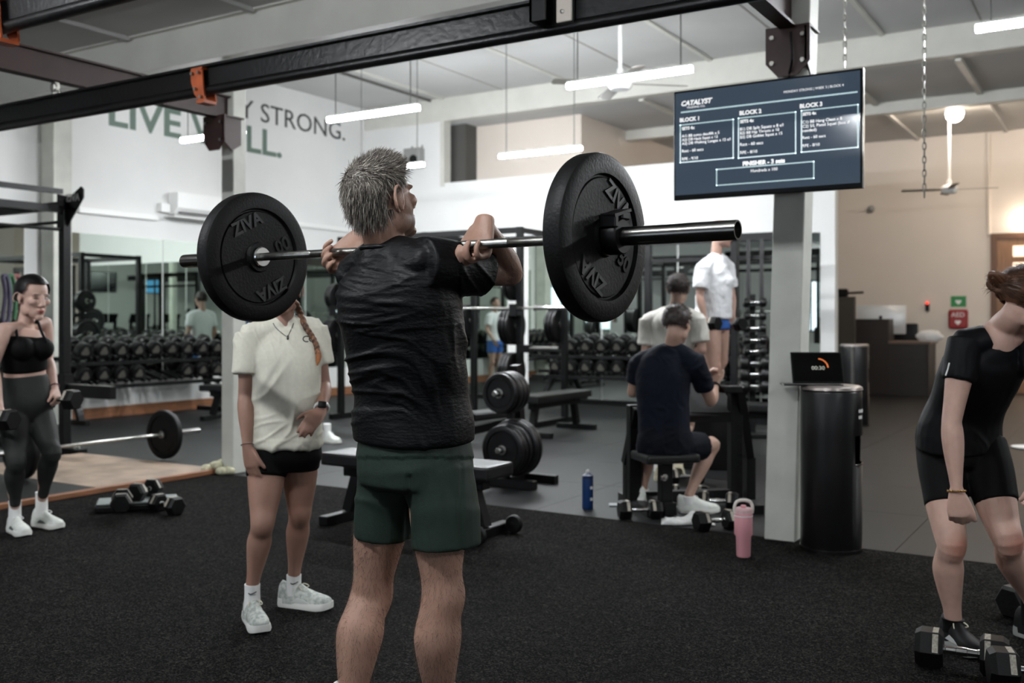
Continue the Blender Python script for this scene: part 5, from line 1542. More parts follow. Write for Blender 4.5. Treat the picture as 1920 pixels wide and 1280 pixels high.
# ------------------------------------------------------------------ the lifter
def cl_(X, Y, Z): return cw(X, Y, Z)
dv = BAR_D.copy(); fv = Vector((-dv.y, dv.x, 0))          # across the shoulders, and the way he faces
MAN = person('grey-haired man in black t-shirt and green shorts holding the barbell', cw(-0.30, 3.06, 0))
N_ = P(722, 466, 2.985)
S_R = cw(-0.242, 2.895, 1.468); S_L = cw(-0.482, 3.145, 1.452)
E_R = P(957, 512, 3.12); W_R = P(908, 417, 2.955)
def mirror_man(p):
    """reflect across his own mid plane through the bar's middle"""
    q = p - BAR_C
    return BAR_C + q - dv * (2 * q.dot(dv))
E_L = mirror_man(E_R); W_L = P(681, 440, 3.245)
HIP = P(777, 850, 3.06)
H_R = P(822, 893, 3.0); H_L = P(733, 890, 3.11)
K_R = P(829, 1118, 2.985); K_L = P(694, 1118, 3.14)
A_R = cw((824 - 960) / FPX * 3.06, 3.06, 0.095); A_L = cw((655 - 960) / FPX * 3.07, 3.07, 0.095)
bm = B()
loft(bm, [(P(778, 905, 3.06), 0.13, 0.10), (HIP, 0.168, 0.122), (P(770, 750, 3.04), 0.148, 0.11), (P(756, 650, 3.02), 0.162, 0.122), (P(744, 560, 3.0), 0.178, 0.128), (P(736, 512, 2.995), 0.168, 0.10), (P(728, 484, 2.99), 0.11, 0.075)], dv, 28, 4, 2.3, cap=0.12)
HC = P(716, 376, 2.965)
hf = (cdir(math.sin(math.radians(45)), math.cos(math.radians(45))) + Vector((0, 0, 0.22))).normalized()
HM = Head(HC, hf, (0, 0, 1), 1.06)
loft(bm, [(N_ + Vector((0, 0, -0.05)), 0.075, 0.070), (N_ + Vector((0, 0, 0.015)), 0.064, 0.064), (HM.p(0, -0.02, -0.07), 0.058, 0.062), (HM.p(0, -0.015, -0.01), 0.058, 0.066)], dv, 20, 4)
HM.build(bm, False, 1.28)
for S in (S_R, S_L):                                          # trapezius and deltoid
    loft(bm, [(N_ + Vector((0, 0, -0.02)), 0.040, 0.040), (N_.lerp(S, 0.5) + Vector((0, 0, -0.01)), 0.046, 0.042), (S + Vector((0, 0, -0.01)), 0.052, 0.05)], fv, 16, 4)
    ball(bm, S + fv * 0.015, 0.066, 16, 10)
limb_arm(bm, S_R, E_R, W_R, 1.10); limb_arm(bm, S_L, E_L, W_L, 1.10)
# hands: palm faces back towards him, fingers hooked under the bar
for sgn, W in ((1, W_R), (-1, W_L)):
    bp = BAR_C + dv * ((W - BAR_C).dot(dv) if sgn > 0 else -0.288)   # bar point in the grip
    d = (bp + fv * 0.028 + Vector((0, 0, -0.004)) - W).normalized()
    # each finger's own curl around the bar; index first
    per = ((38, 72, 62), (46, 76, 62), (52, 78, 60), (56, 78, 56))
    hand(bm, W, d, -fv, sgn * -1.0 if False else sgn * 1.0 * HSG, 1.04, per=per, tcurl=34, tout=30) if False else None
    n = -fv
    w_in = -dv * sgn                                         # thumb side is towards the neck
    th = 1 if d.cross((n - d * n.dot(d)).normalized()).dot(w_in) > 0 else -1
    hand(bm, W, d, n, th, 1.2, per=per, tcurl=34, tout=34)
for hip, kn, an, kk in ((H_R, K_R, A_R, 1.16), (H_L, K_L, A_L, 1.18)):
    limb_leg(bm, hip, kn, an, fv, kk, 0.88, 1.08)
    limb_foot(bm, an, fv, 1.1, 0.07)
me = remesh(bm, 0.0048, 3, 0.45)
ax = HM.ax(); k = HM.k
fields = [(blob(HM.p(0.02, 0.055, -0.075), ax, Vector((0.075, 0.06, 0.05)) * k, 0.45), '#6d5242'),
           (blob(HM.p(0, -0.03, 0.04), ax, Vector((0.078, 0.09, 0.08)) * k, 0.2), '#6f5f54')]
fields += HM.face_paint('#4a4038', '#8a5a50')
for S, E in ((S_R, E_R), (S_L, E_L)):                        # faded tattoo on the upper arm
    c = S.lerp(E, 0.86)
    fields.append((lambda co, c=c: 0.55 * blob(c + Vector((0.0, 0, -0.01)), (dv, fv, Vector((0, 0, 1))), (0.05, 0.05, 0.05), 0.3)(co) * (np.sin(co[:, 0] * 150 + co[:, 2] * 90) * np.sin(co[:, 2] * 170 - co[:, 1] * 60) > 0.1), '#5c4a42'))
paint(me, '#a3806f', fields)
child('body', me, M_SKIN, MAN)
man_body = me

# shirt
M_TEE = mat('black_jersey', '#08090b', 0.48, spec=0.17, noise_scale=30, noise_amt=0.15, bump=0.25, bump_scale=55, stretch=(1, 1, 2.2))
bm = B()
loft(bm, [(P(775, 824, 3.055), 0.196, 0.152), (P(774, 790, 3.052), 0.196, 0.150), (P(771, 740, 3.045), 0.188, 0.140), (P(763, 680, 3.03), 0.192, 0.143), (P(753, 610, 3.015), 0.199, 0.148), (P(745, 555, 3.0), 0.200, 0.146), (P(738, 515, 2.995), 0.192, 0.120), (P(731, 487, 2.99), 0.135, 0.092), (P(724, 468, 2.987), 0.086, 0.084)], dv, 36, 5, 2.35, cap=0.06)
loft(bm, [(P(727, 492, 2.988), 0.095, 0.09), (P(724, 470, 2.987), 0.080, 0.078), (P(723, 461, 2.987), 0.074, 0.073)], dv, 30, 4, cap=0.03)
for S, E in ((S_R, E_R), (S_L, E_L)):
    loft(bm, [(N_ + Vector((0, 0, -0.012)), 0.06, 0.058), (N_.lerp(S, 0.5) + Vector((0, 0, 0.002)), 0.066, 0.060), (S, 0.078, 0.072)], fv, 18, 4)
    u = E - S
    sd = u.cross(Vector((0, 0, 1))).normalized()
    g = 1.0 if S is S_R else 0.86
    loft(bm, [(S - u * 0.10 * g, 0.080 * g, 0.085 * g), (S + u * 0.15, 0.080 * g, 0.086 * g), (S + u * 0.42, 0.074 * g, 0.080 * g), (S + u * 0.66 + Vector((0, 0, -0.004)), 0.066 * g, 0.074 * g)], sd, 24, 5, cap=0.05)
me = remesh(bm, 0.0055, 14, 0.5)
pxw = {}
def pixel_of(c):
    X = c.x * CY + c.y * SY; Y = -c.x * SY + c.y * CY
    return 960 + X / Y * FPX, 600 - (c.z - CAMH) / Y * FPX
def rid(v, w=0.5):
    """sharp crest from a noise value"""
    return max(0.0, 1 - abs(v) / w) ** 1.6
def tee_wr(c):
    px, py = pixel_of(c)
    w = noise.noise(Vector((px * 0.006, py * 0.012, 0.3)))
    lx = (px - 640) / 230.0
    out = 0.0
    # creases across the back, tighter towards his left flank
    sag = (lx - 0.4) ** 2 * (50 if py < 640 else -90) - max(0, lx - 0.5) * max(0, py - 600) * 0.9
    q = py + sag + 14 * w
    fade = min(1, max(0, (py - 485) / 25)) * max(0.0, 1 - max(0, py - 770) / 40.0)
    side = 0.25 + 0.95 * max(0, 1 - lx * 1.15)
    for s_, amp, sc in ((1.0, 0.0060, 0.030), (5.0, 0.0045, 0.055)):
        v = noise.noise(Vector((px * 0.0055, q * sc, s_)))
        out += rid(v, 0.22) * amp * side
    out *= fade
    # long drape hanging from the armpit
    if px > 770 and py > 560:
        g = min(1, (px - 770) / 60) * min(1, (py - 560) / 90)
        u = px - 0.16 * (py - 560) - 0.0006 * (py - 560) ** 2
        v = noise.noise(Vector((u * 0.028, py * 0.003, 7.0)))
        out = out * (1 - 0.8 * g) + rid(v, 0.3) * 0.012 * g
    # soft bag above the hem
    out += 0.006 * noise.noise(Vector((px * 0.012, py * 0.016, 3.0))) * min(1, max(0, (py - 560) / 100))
    if px > 862 and py < 575:
        out = 0.004 * rid(noise.noise(Vector(((px - 0.6 * py) * 0.03, py * 0.008, 2.0))), 0.3)
    return out
wrinkle(me, tee_wr)
child('t_shirt', me, M_TEE, MAN)
tee_mesh = me
bm = B()
CN = P(724, 463, 2.987)
circ = [CN + dv * (0.073 * math.cos(a)) + fv * (0.072 * math.sin(a)) + Vector((0, 0, -0.004 - 0.02 * max(0, math.sin(a)))) for a in np.linspace(0, 2 * math.pi, 33)]
tube(bm, circ, 0.008, 8, caps=False)
child('collar_band', bm, M_TEE, MAN)

# shorts
M_GREEN = mat('green_shorts_fabric', '#202d26', 0.6, spec=0.2, noise_scale=40, noise_amt=0.12, bump=0.12, bump_scale=300)
bm = B()
loft(bm, [(P(777, 905, 3.055), 0.185, 0.140), (P(777, 860, 3.055), 0.190, 0.143), (P(775, 805, 3.05), 0.172, 0.130)], dv, 32, 5, 2.3, cap=0.15)
loft(bm, [(P(740, 880, 3.10), 0.105, 0.115), (P(724, 950, 3.11), 0.094, 0.102), (P(719, 1006, 3.115), 0.090, 0.097)], dv, 24, 5, cap=0.02)
loft(bm, [(P(818, 880, 3.0), 0.108, 0.115), (P(833, 960, 2.99), 0.104, 0.110), (P(837, 1024, 2.985), 0.103, 0.108)], dv, 24, 5, cap=0.02)
me = remesh(bm, 0.006, 4, 0.5)
def short_wr(c):
    X = c.x * CY + c.y * SY; Y = -c.x * SY + c.y * CY
    px = 960 + X / Y * FPX; py = 600 - (c.z - CAMH) / Y * FPX
    w = noise.noise(Vector((px * 0.01, py * 0.02, 2.3)))
    a = 0.004 * max(0, 1 - abs(py - 925) / 75.0)
    seat = 0.004 * (0.5 + 0.5 * math.sin((py + abs(px - 768) * 0.35) / 14.0 + w * 5)) ** 2
    seam = -0.006 * math.exp(-((px - 767 + (py - 900) * 0.03) / 5.0) ** 2) * (1 if py > 890 else 0)
    band = 0.004 if py < 858 else 0.0
    side = -0.003 * math.exp(-((px - 866) / 3.0) ** 2) * (1 if py > 870 else 0)
    return a * (seat / 0.004) + seam + band + side
wrinkle(me, short_wr)
child('shorts', me, M_GREEN, MAN)
short_mesh = me
# socks and shoes
M_SHOEK = mat('dark_trainer', '#2a2a2c', 0.6); M_SOLEW = mat('white_sole', '#d8d8d2', 0.6); M_SOCKW = mat('white_sock', '#d9d9d6', 0.85)
M_LACE = mat('pale_lace', '#c9c4ae', 0.8)
for an in (A_R, A_L):
    c = child('sock', B(), M_SOCKW, MAN); bpy.data.objects.remove(c)
    bm = B(); loft(bm, [(Vector((an.x, an.y, 0.05)), 0.046, 0.048), (an + Vector((0, 0, 0.05)), 0.045, 0.048), (an + Vector((0, 0, 0.095)), 0.05, 0.053)], dv, 18, 4, cap=0.1); child('sock', bm, M_SOCKW, MAN)
    s_ = shoe(MAN, Vector((an.x, an.y, 0)) - fv * 0.08, fv, 0.30, M_SHOEK, M_SOLEW, M_LACE); s_.location = -MAN.location

# hair: dense short tufts, silver on the crown, darker at the nape
def man_hair(r, f, u):
    if u < -0.86: return False
    line = 0.60 + 0.25 * u - 0.05
    if f > (0.72 if u > 0.55 else (0.30 + 0.75 * max(0, u))): return False
    if f > 0.18 and u < 0.0 and abs(r) > 0.5: return False
    if u < -0.1 and f > 0.02: return False
    if abs(r) > 0.72 and -0.26 < f < 0.5 and u < -0.04: return False
    return True
cap = HM.cap_mesh(man_hair, 0.005, 0.2, 2)
M_HAIRM = mat('silver_brown_hair', '#6a6058', 0.5, attr='Col', noise_scale=80, noise_amt=0.25)
capme = mesh_from_bm('hair_cap', cap, 180)
paint(capme, '#4a423b')
hair_root = child('hair', capme, M_HAIRM, MAN)
bm = B()
roots = HM.cap_points(8000, man_hair, 5, 1.05)
def comb(p_, nn, v):
    # whorl at the crown: forward over the top, down at the back and sides, lifted at the front
    top = min(1, max(0, (v[2] - 0.05) / 0.6))
    back = min(1, max(0, -v[1] * 1.4))
    tang = HM.f * (0.70 * top - 0.15) - HM.u * (1.0 * (1 - top)) + HM.r * (0.5 * v[0] * top)
    lift = 0.10 + 0.50 * top * max(0, v[1] + 0.35)
    return nn * lift + tang + Vector((0, 0, 0.30 * top * (1 - back)))
strands(bm, roots, comb, lambda v: 0.026 + 0.008 * max(0, v[2]) * max(0, v[1] + 0.3) + (0.026 * min(1, max(0, -v[2] - 0.25) * 2.5) if v[1] < -0.1 else 0), 0.0014, 4, 3, 0.03, 0.19)
hm_ = mesh_from_bm('strand', bm, 180)
co = verts_np(hm_)
rs = np.random.RandomState(4)
nv = len(co) // 15
col = np.zeros((len(co), 4), np.float32); col[:, 3] = 1
lo, hi, wh = np.array(srgb('#1f1a17')[:3]), np.array(srgb('#857a6e')[:3]), np.array(srgb('#c4bcb0')[:3])
mixr = np.repeat(rs.rand(nv), 15); pale = np.repeat(rs.rand(nv), 15)
hgt = np.full(len(co), 0.6)
t_ = np.clip(0.2 + 0.8 * mixr, 0, 1) * (0.25 + 0.75 * hgt)
col[:, :3] = lo + (hi - lo) * t_[:, None]
sel = pale < 0.40 * hgt ** 0.6
col[sel, :3] = wh * (0.55 + 0.45 * mixr[sel])[:, None]
at = hm_.color_attributes.new('Col', 'FLOAT_COLOR', 'POINT'); at.data.foreach_set('color', col.ravel())
o = obj('strand', hm_, M_HAIRM, hair_root); o['kind'] = 'stuff'
# body hair on calves, thighs and forearms
co = verts_np(man_body); nn = norms_np(man_body)
rs = np.random.RandomState(8)
idx = np.where((co[:, 2] < 0.68) & (co[:, 2] > 0.13))[0]
idx = rs.choice(idx, 6500)
fa = []
for E, W in ((E_R, W_R), (E_L, W_L)):
    ev, wv = np.array(E), np.array(W); ax_ = wv - ev; L2 = ax_.dot(ax_)
    t = ((co - ev) @ ax_) / L2
    dist = np.linalg.norm(co - (ev + np.outer(t, ax_)), axis=1)
    s_ = np.where((t > -0.1) & (t < 0.85) & (dist < 0.06))[0]
    fa.append(rs.choice(s_, 350))
idx = np.concatenate([idx] + fa)
roots = [(Vector(co[i]), Vector(nn[i]), (0, 0, 0)) for i in idx]
bm = strands(B(), roots, lambda p_, n_, v: n_ * 0.45 + Vector((0, 0, -0.75)) + dv * 0.12 * math.sin(p_.z * 40), lambda v: 0.016, 0.00034, 4, 9, 0.10, 0.48)
o = child('body_hair', mesh_from_bm('body_hair', bm, 180), mat('dark_body_hair', '#3c2a20', 0.6), MAN); o['kind'] = 'stuff'
# ------------------------------------------------------------------ other people
UPV = Vector((0, 0, 1))
def torso(bm, nodes, side, p=2.25, cap=0.12): loft(bm, nodes, side, 26, 4, p, cap)
def shoulders(bm, neck, shs, fwd, k=1.0, r=(0.040, 0.046, 0.050)):
    for S in shs:
        S = Vector(S)
        loft(bm, [(neck + UPV * -0.005, r[0] * k, r[0] * k), (neck.lerp(S, 0.5), r[1] * k, r[1] * k * 0.9), (S, r[2] * k, r[2] * k)], fwd, 14, 4)
def neck_(bm, base, H, r=0.05):
    loft(bm, [(base - UPV * 0.05, r * 1.15, r * 1.1), (base + UPV * 0.01, r, r), (H.p(0, -0.022, -0.065), r * 0.95, r), (H.p(0, -0.015, -0.01), r * 0.95, r * 1.05)], H.r, 18, 4)
def tube_cloth(bm, pts, side, p=2.2, cap=0.05): loft(bm, pts, side, 28, 5, p, cap)
def sleeve(bm, S, E, t1, r0, r1, drop=0.0):
    u = Vector(E) - Vector(S)
    sd = u.cross(Vector((0.3, 0.9, 0.1))).normalized()
    loft(bm, [(S - u * 0.08, r0, r0), (S + u * 0.12, r0, r0 * 1.02), (S + u * (t1 * 0.6), (r0 + r1) / 2, (r0 + r1) / 2), (S + u * t1 - UPV * drop, r1, r1)], sd, 22, 4, cap=0.04)
def pixel_of(c):
    X = c.x * CY + c.y * SY; Y = -c.x * SY + c.y * CY
    return 960 + X / Y * FPX, 600 - (c.z - CAMH) / Y * FPX
def soft_folds(amp=0.004, fx=0.02, fy=0.02, seed=1.0, gain=1.0):
    def f(c):
        px, py = pixel_of(c)
        a = noise.noise(Vector((px * fx, py * fy, seed)))
        b = noise.noise(Vector((px * fx * 2.3 + a * 2, py * fy * 2.1, seed + 7)))
        r = 1 - abs(a + 0.6 * b) * 2.2
        return amp * max(-0.6, r) * gain
    return f
M_SKINF = M_SKIN
COTTON = lambda nm, c, **k: mat(nm, c, 0.8, spec=0.15, noise_scale=60, noise_amt=0.06, bump=0.15, bump_scale=500, **k)

# ================================================================== woman in cream t-shirt
D2 = 4.35
f2 = cdir(0.25, -1.0); s2 = Vector((-f2.y, f2.x, 0))           # she faces the camera side; s2 = picture right-ish
if s2.dot(cdir(1, 0)) < 0: s2 = -s2
W2 = person('woman in a cream t-shirt and black shorts with a braid watching the lift', cw(-0.98, D2, 0))
nb = P(530, 606, 4.38)
shR, shL = P(468, 634, 4.33), P(588, 622, 4.46)
elR, wrR = P(461, 742, 4.30), P(464, 838, 4.24)
elL, wrL = P(607, 722, 4.46), P(603, 770, 4.30)
hipR, hipL = P(502, 856, 4.34), P(562, 852, 4.42)
knR, knL = P(492, 982, 4.26), P(562, 962, 4.44)
anR, anL = P(473, 1098, 4.32), P(551, 1080, 4.56)
bm = B()
torso(bm, [(P(533, 872, 4.38), 0.115, 0.09), (P(533, 838, 4.38), 0.155, 0.118), (P(533, 770, 4.38), 0.118, 0.092), (P(532, 700, 4.38), 0.130, 0.105), (P(530, 655, 4.39), 0.138, 0.100), (P(530, 625, 4.39), 0.100, 0.070)], s2)
H2 = Head(P(531, 544, 4.37), cdir(0.25, -1.0) + UPV * 0.02, UPV, 0.92)
neck_(bm, nb, H2, 0.05); H2.build(bm, True)
shoulders(bm, nb - UPV * 0.01, (shR, shL), f2, 0.9)
limb_arm(bm, shR, elR, wrR, 0.90); limb_arm(bm, shL, elL, wrL, 0.88)
hand(bm, wrR, (P(470, 868, 4.24) - wrR), (cdir(0.4, 0.7)), 1 if True else -1, 0.92, curl=(14, 20, 14), tcurl=12, tout=30)
hand(bm, wrL, (P(583, 792, 4.22) - wrL), cdir(-0.2, 0.9, -0.5), -1, 0.90, curl=(18, 30, 22), tcurl=14, tout=34)
for h_, k_, a_, td in ((hipR, knR, anR, cdir(0.35, -1)), (hipL, knL, anL, cdir(1, -0.35))):
    limb_leg(bm, h_, k_, a_, f2, 0.94, 1.02, 1.0); limb_foot(bm, a_, td, 0.92, 0.07)
me = remesh(bm, 0.0058, 4)
paint(me, '#9c7868', H2.face_paint())
child('body', me, M_SKIN, W2)
M_CREAM = COTTON('cream_cotton', '#d6d3c4')
bm = B()
tube_cloth(bm, [(P(534, 834, 4.38), 0.166, 0.135), (P(534, 800, 4.38), 0.163, 0.130), (P(534, 750, 4.38), 0.156, 0.124), (P(534, 700, 4.385), 0.158, 0.130), (P(531, 660, 4.39), 0.160, 0.122), (P(530, 630, 4.39), 0.130, 0.092), (P(530, 612, 4.385), 0.085, 0.072)], s2)
for S, E, r1 in ((shR, elR, 0.066), (shL, elL, 0.066)):
    loft(bm, [(nb - UPV * 0.012, 0.052, 0.052), (nb.lerp(S, 0.5) - UPV * 0.002, 0.058, 0.056), (S, 0.064, 0.064)], f2, 16, 4)
    sleeve(bm, S, E + (E - S).cross(f2).normalized() * (0.0), 0.62, 0.066, r1)
me = remesh(bm, 0.0058, 5)
def cream_wr(c):
    px, py = pixel_of(c)
    w = noise.noise(Vector((px * 0.012, py * 0.010, 2.0)))
    body = 1 if 474 < px < 598 else 0.35
    low = max(0, min(1, (py - 660) / 50)) * body
    v = noise.noise(Vector(((px * 0.8 + py * 0.45) * 0.022 + w, (py - px * 0.3) * 0.006, 3.0)))
    v2 = noise.noise(Vector(((px * 0.3 + py) * 0.035, (px - py * 0.3) * 0.012, 6.0)))
    up = max(0, min(1, (680 - py) / 40))
    v3 = noise.noise(Vector(((px - py * 0.4) * 0.06, (px + py) * 0.012, 1.0)))
    hem = 0.003 if py > 824 else 0
    return rid(v, 0.28) * 0.011 * low + rid(v2, 0.2) * 0.006 * max(0, min(1, (py - 760) / 40)) + rid(v3, 0.2) * 0.004 * up + hem
wrinkle(me, cream_wr)
child('t_shirt', me, M_CREAM, W2)
hit2 = hitter(me)
bm = B(); tube(bm, [nb + s2 * (0.072 * math.cos(a)) + f2 * (0.066 * math.sin(a)) + UPV * (-0.012 - 0.03 * max(0, math.sin(a))) for a in np.linspace(0, 2 * math.pi, 29)], 0.007, 8, caps=False)
child('collar_band', bm, M_CREAM, W2)
# printed curl logo on the chest
M_PRINT = mat('black_print', '#151515', 0.7)
for cx0, a0, a1 in ((574.5, 0.9, 5.2), (586.0, 2.6, 5.6)):
    c = [hit2(cx0 + 6.5 * math.cos(a), 635.5 - 5.2 * math.sin(a), 0.001, 4.25) for a in np.linspace(a0, a1, 12)]
    bm = B(); tube(bm, c, 0.0024, 6); child('chest_print', bm, M_PRINT, W2)
bm = B()
tube_cloth(bm, [(P(533, 880, 4.38), 0.135, 0.105), (P(533, 862, 4.38), 0.160, 0.126), (P(533, 845, 4.38), 0.163, 0.128), (P(533, 815, 4.38), 0.15, 0.12)], s2)
for h_, k_, e in ((hipR, knR, 0.30), (hipL, knL, 0.235)):
    u = k_ - h_
    loft(bm, [(h_ - u * 0.05, 0.092, 0.096), (h_ + u * e * 0.5, 0.089, 0.094), (h_ + u * e, 0.086, 0.091)], s2, 24, 4, cap=0.03)
me = remesh(bm, 0.006, 4)
M_BLKCLOTH = mat('black_stretch_fabric', '#070708', 0.7, spec=0.12, noise_scale=40, noise_amt=0.1)
child('shorts', me, M_BLKCLOTH, W2)
M_GRYSH = mat('grey_trainer_mesh', '#8d948e', 0.7, noise_scale=60, noise_amt=0.25, col2='#b9bdb6'); M_PANEL = mat('silver_panel', '#c2c6c1', 0.35)
for an, td in ((anR, cdir(0.45, -0.9)), (anL, cdir(1, -0.35))):
    bm = B(); loft(bm, [(Vector((an.x, an.y, 0.055)), 0.036, 0.040), (an - UPV * 0.03, 0.033, 0.037), (an + UPV * 0.008, 0.0335, 0.0375)], s2, 18, 4, cap=0.1); sk = child('sock', bm, M_SOCKW, W2)
    sp_ = an + f2 * 0.040 - UPV * 0.02
    sw = B(); tube(sw, crom([sp_ + s2 * -0.016, sp_ + s2 * -0.006 - UPV * 0.006, sp_ + s2 * 0.018 + UPV * 0.004], 4), 0.0022, 5); k_ = child('sock_print', sw, M_PRINT, W2)
    g = Vector((an.x, an.y, 0.0))
    s_ = shoe(W2, g - td * 0.075, td, 0.272, M_GRYSH, M_SOLEW, M_LACE, 0.08, 0, M_PANEL, 0.032); s_.location = -W2.location
# hair: cap and long braid
M_HAIRB = mat('brown_hair', '#4d3426', 0.5, noise_scale=50, noise_amt=0.35, col2='#7a5238')
def fem_hair(r, f, u):
    if f > 0.55 + 0.1 * u and u < 0.75: return False
    return u > -0.55 and not (f > 0.1 and u < -0.05)
child('hair', HM2 if False else H2.cap_mesh(fem_hair, 0.010, 0.3, 3), M_HAIRB, W2)
bpts = crom([P(553, 566, 4.34), hit2(560, 592, 0.02, 4.29), hit2(571, 612, 0.012, 4.3), hit2(583, 634, 0.012, 4.3), hit2(590, 650, 0.012, 4.3), hit2(592, 666, 0.012, 4.3)], 8)
bm = B()
nB = len(bpts)
for strand in range(3):
    pts = []
    rr = []
    for i, p_ in enumerate(bpts):
        a = i * 0.62 + strand * 2.094
        t = i / (nB - 1)
        pts.append(p_ + s2 * (0.008 * math.sin(a)) * (1 - 0.3 * t) + f2 * (0.005 * math.sin(2 * a)))
        rr.append(0.0095 * (1 - 0.35 * t))
    tube(bm, pts, rr, 8)
child('braid', bm, M_HAIRB, W2)
bm = B()
loft(bm, [(hit2(591, 655, 0.012, 4.3), 0.009, 0.009), (hit2(593, 669, 0.013, 4.3), 0.013, 0.011), (hit2(592, 685, 0.008, 4.3), 0.003, 0.003)], s2, 10, 3)
child('braid_tip', bm, mat('copper_hair', '#a8683c', 0.5, noise_scale=80, noise_amt=0.3), W2)
# necklace, watch, bracelet
bm = B(); tube(bm, [hit2(a, b, 0.002, 4.3) for a, b in ((512, 606), (516, 613), (522, 619), (528, 624), (534, 629), (539, 632), (542, 626), (545, 620), (548, 613), (550, 606))], 0.0016, 5); nk = child('necklace', bm, M_SLEEVE, W2)
bm = B(); ell(bm, hit2(539, 634, 0.004, 4.25), (s2, f2, UPV), (0.005, 0.004, 0.011)); child('pendant', bm, M_SLEEVE, W2)
wd_ = (wrL - elL).normalized(); wp = elL.lerp(wrL, 0.88)
s_, t_, _ = frame_from(wd_)
bm = B(); tube(bm, [wp + (s_ * math.cos(a) * 0.029 + t_ * math.sin(a) * 0.027) + wd_ * 0.0 for a in np.linspace(0, 2 * math.pi, 21)], 0.0075, 6, caps=False); child('watch_strap', bm, M_WHITE, W2)
bm = B(); c = wp + (cdir(0.25, -1, 0.55)) * 0.030; beam(bm, c, c + cdir(0.25, -1, 0.55) * 0.010, 0.036, 0.032, up=wd_, bev=0.004); child('watch_face', bm, M_BLACK, W2)
wd_ = (wrR - elR).normalized(); s_, t_, _ = frame_from(wd_)
bm = B(); tube(bm, [wrR - wd_ * 0.01 + (s_ * math.cos(a) + t_ * math.sin(a)) * 0.027 for a in np.linspace(0, 2 * math.pi, 21)], 0.0016, 5, caps=False); child('bracelet', bm, M_BLACK, W2)

# ================================================================== striding woman in leggings
f3 = cdir(0.75, -0.66); s3 = Vector((-f3.y, f3.x, 0))
if s3.dot(cdir(1, 0)) < 0: s3 = -s3
W3 = person('dark-haired woman in black sports top and grey leggings carrying dumbbells', cw(-2.98, 6.2, 0))
D3 = 6.2
nb = P(48, 607, 6.22)
shR, shL = P(6, 618, 6.05), P(84, 606, 6.38)
elR, wrR = P(-14, 690, 6.0), P(0, 760, 5.92)
elL, wrL = P(90, 675, 6.40), P(103, 727, 6.28)
hipR, hipL = P(28, 775, 6.15), P(72, 770, 6.28)
knR, knL = P(30, 868, 6.02), P(97, 850, 6.12)
anR, anL = P(28, 955, 6.15), P(78, 938, 6.33)
bm = B()
torso(bm, [(P(50, 785, 6.22), 0.11, 0.10), (P(50, 755, 6.22), 0.160, 0.125), (P(47, 702, 6.21), 0.122, 0.095), (P(46, 672, 6.2), 0.128, 0.102), (P(46, 645, 6.2), 0.134, 0.104), (P(47, 620, 6.21), 0.110, 0.074)], s3)
for sd in (-1, 1): ell(bm, P(50, 652, 6.2) + f3 * 0.085 + s3 * (sd * 0.06), (s3, f3, UPV), (0.062, 0.05, 0.062))
H3 = Head(P(61, 558, 6.2), cdir(0.85, -0.52, -0.18), UPV, 1.12)
neck_(bm, nb, H3, 0.047); H3.build(bm, True)
shoulders(bm, nb - UPV * 0.012, (shR, shL), f3, 0.9)
limb_arm(bm, shR, elR, wrR, 0.90); limb_arm(bm, shL, elL, wrL, 0.88)
hand(bm, wrR, UPV * -1 + f3 * 0.1, cdir(0.6, 0.5), 1, 0.92, curl=(70, 70, 40)); hand(bm, wrL, (P(109, 748, 6.26) - wrL), cdir(-0.75, 0.1), -1, 0.92, curl=(62, 70, 40), tcurl=30)
for h_, k_, a_ in ((hipR, knR, anR), (hipL, knL, anL)):
    limb_leg(bm, h_, k_, a_, f3, 0.95, 1.0, 1.0)
    limb_foot(bm, a_, cdir(0.8, -0.6), 0.92, 0.07)
me = remesh(bm, 0.005, 8)
paint(me, '#b9988a', H3.face_paint('#2a1d18', '#a05a54'))
child('body', me, M_SKIN, W3)
bm = B()
tube_cloth(bm, [(P(47, 694, 6.21), 0.130, 0.104), (P(46, 672, 6.2), 0.135, 0.110), (P(46, 648, 6.2), 0.138, 0.111), (P(47, 634, 6.205), 0.128, 0.10)], s3, cap=0.1)
for sd in (-1, 1): ell(bm, P(50, 653, 6.2) + f3 * 0.088 + s3 * (sd * 0.06), (s3, f3, UPV), (0.070, 0.057, 0.072))
me = remesh(bm, 0.006, 5); child('sports_top', me, M_BLKCLOTH, W3)
for S, px0, px1 in ((shR, 26, 34), (shL, 70, 88)):
    bm = B(); tube(bm, crom([P(px0 - 2, 606, 6.27), P(px0, 600, 6.2), P((px0 * 2 + px1) / 3 + 2, 622, 6.09), P(px1, 643, 6.085)], 6), 0.009, 8); child('shoulder_strap', bm, M_BLKCLOTH, W3)
bm = B()
tube_cloth(bm, [(P(50, 785, 6.22), 0.118, 0.106), (P(50, 755, 6.22), 0.166, 0.131), (P(48, 720, 6.215), 0.142, 0.112), (P(47, 703, 6.21), 0.129, 0.102)], s3, cap=0.1)
for h_, k_, a_ in ((hipR, knR, anR), (hipL, knL, anL)): limb_leg(bm, h_, k_, a_ + (k_ - a_) * 0.12, f3, 1.02, 1.0, 1.04)
me = remesh(bm, 0.007, 4); child('leggings', me, mat('charcoal_leggings', '#2a2b2a', 0.65, spec=0.15, noise_scale=30, noise_amt=0.08), W3)
M_WSHOE = mat('white_trainer', '#cfd2cb', 0.6, noise_scale=40, noise_amt=0.12)
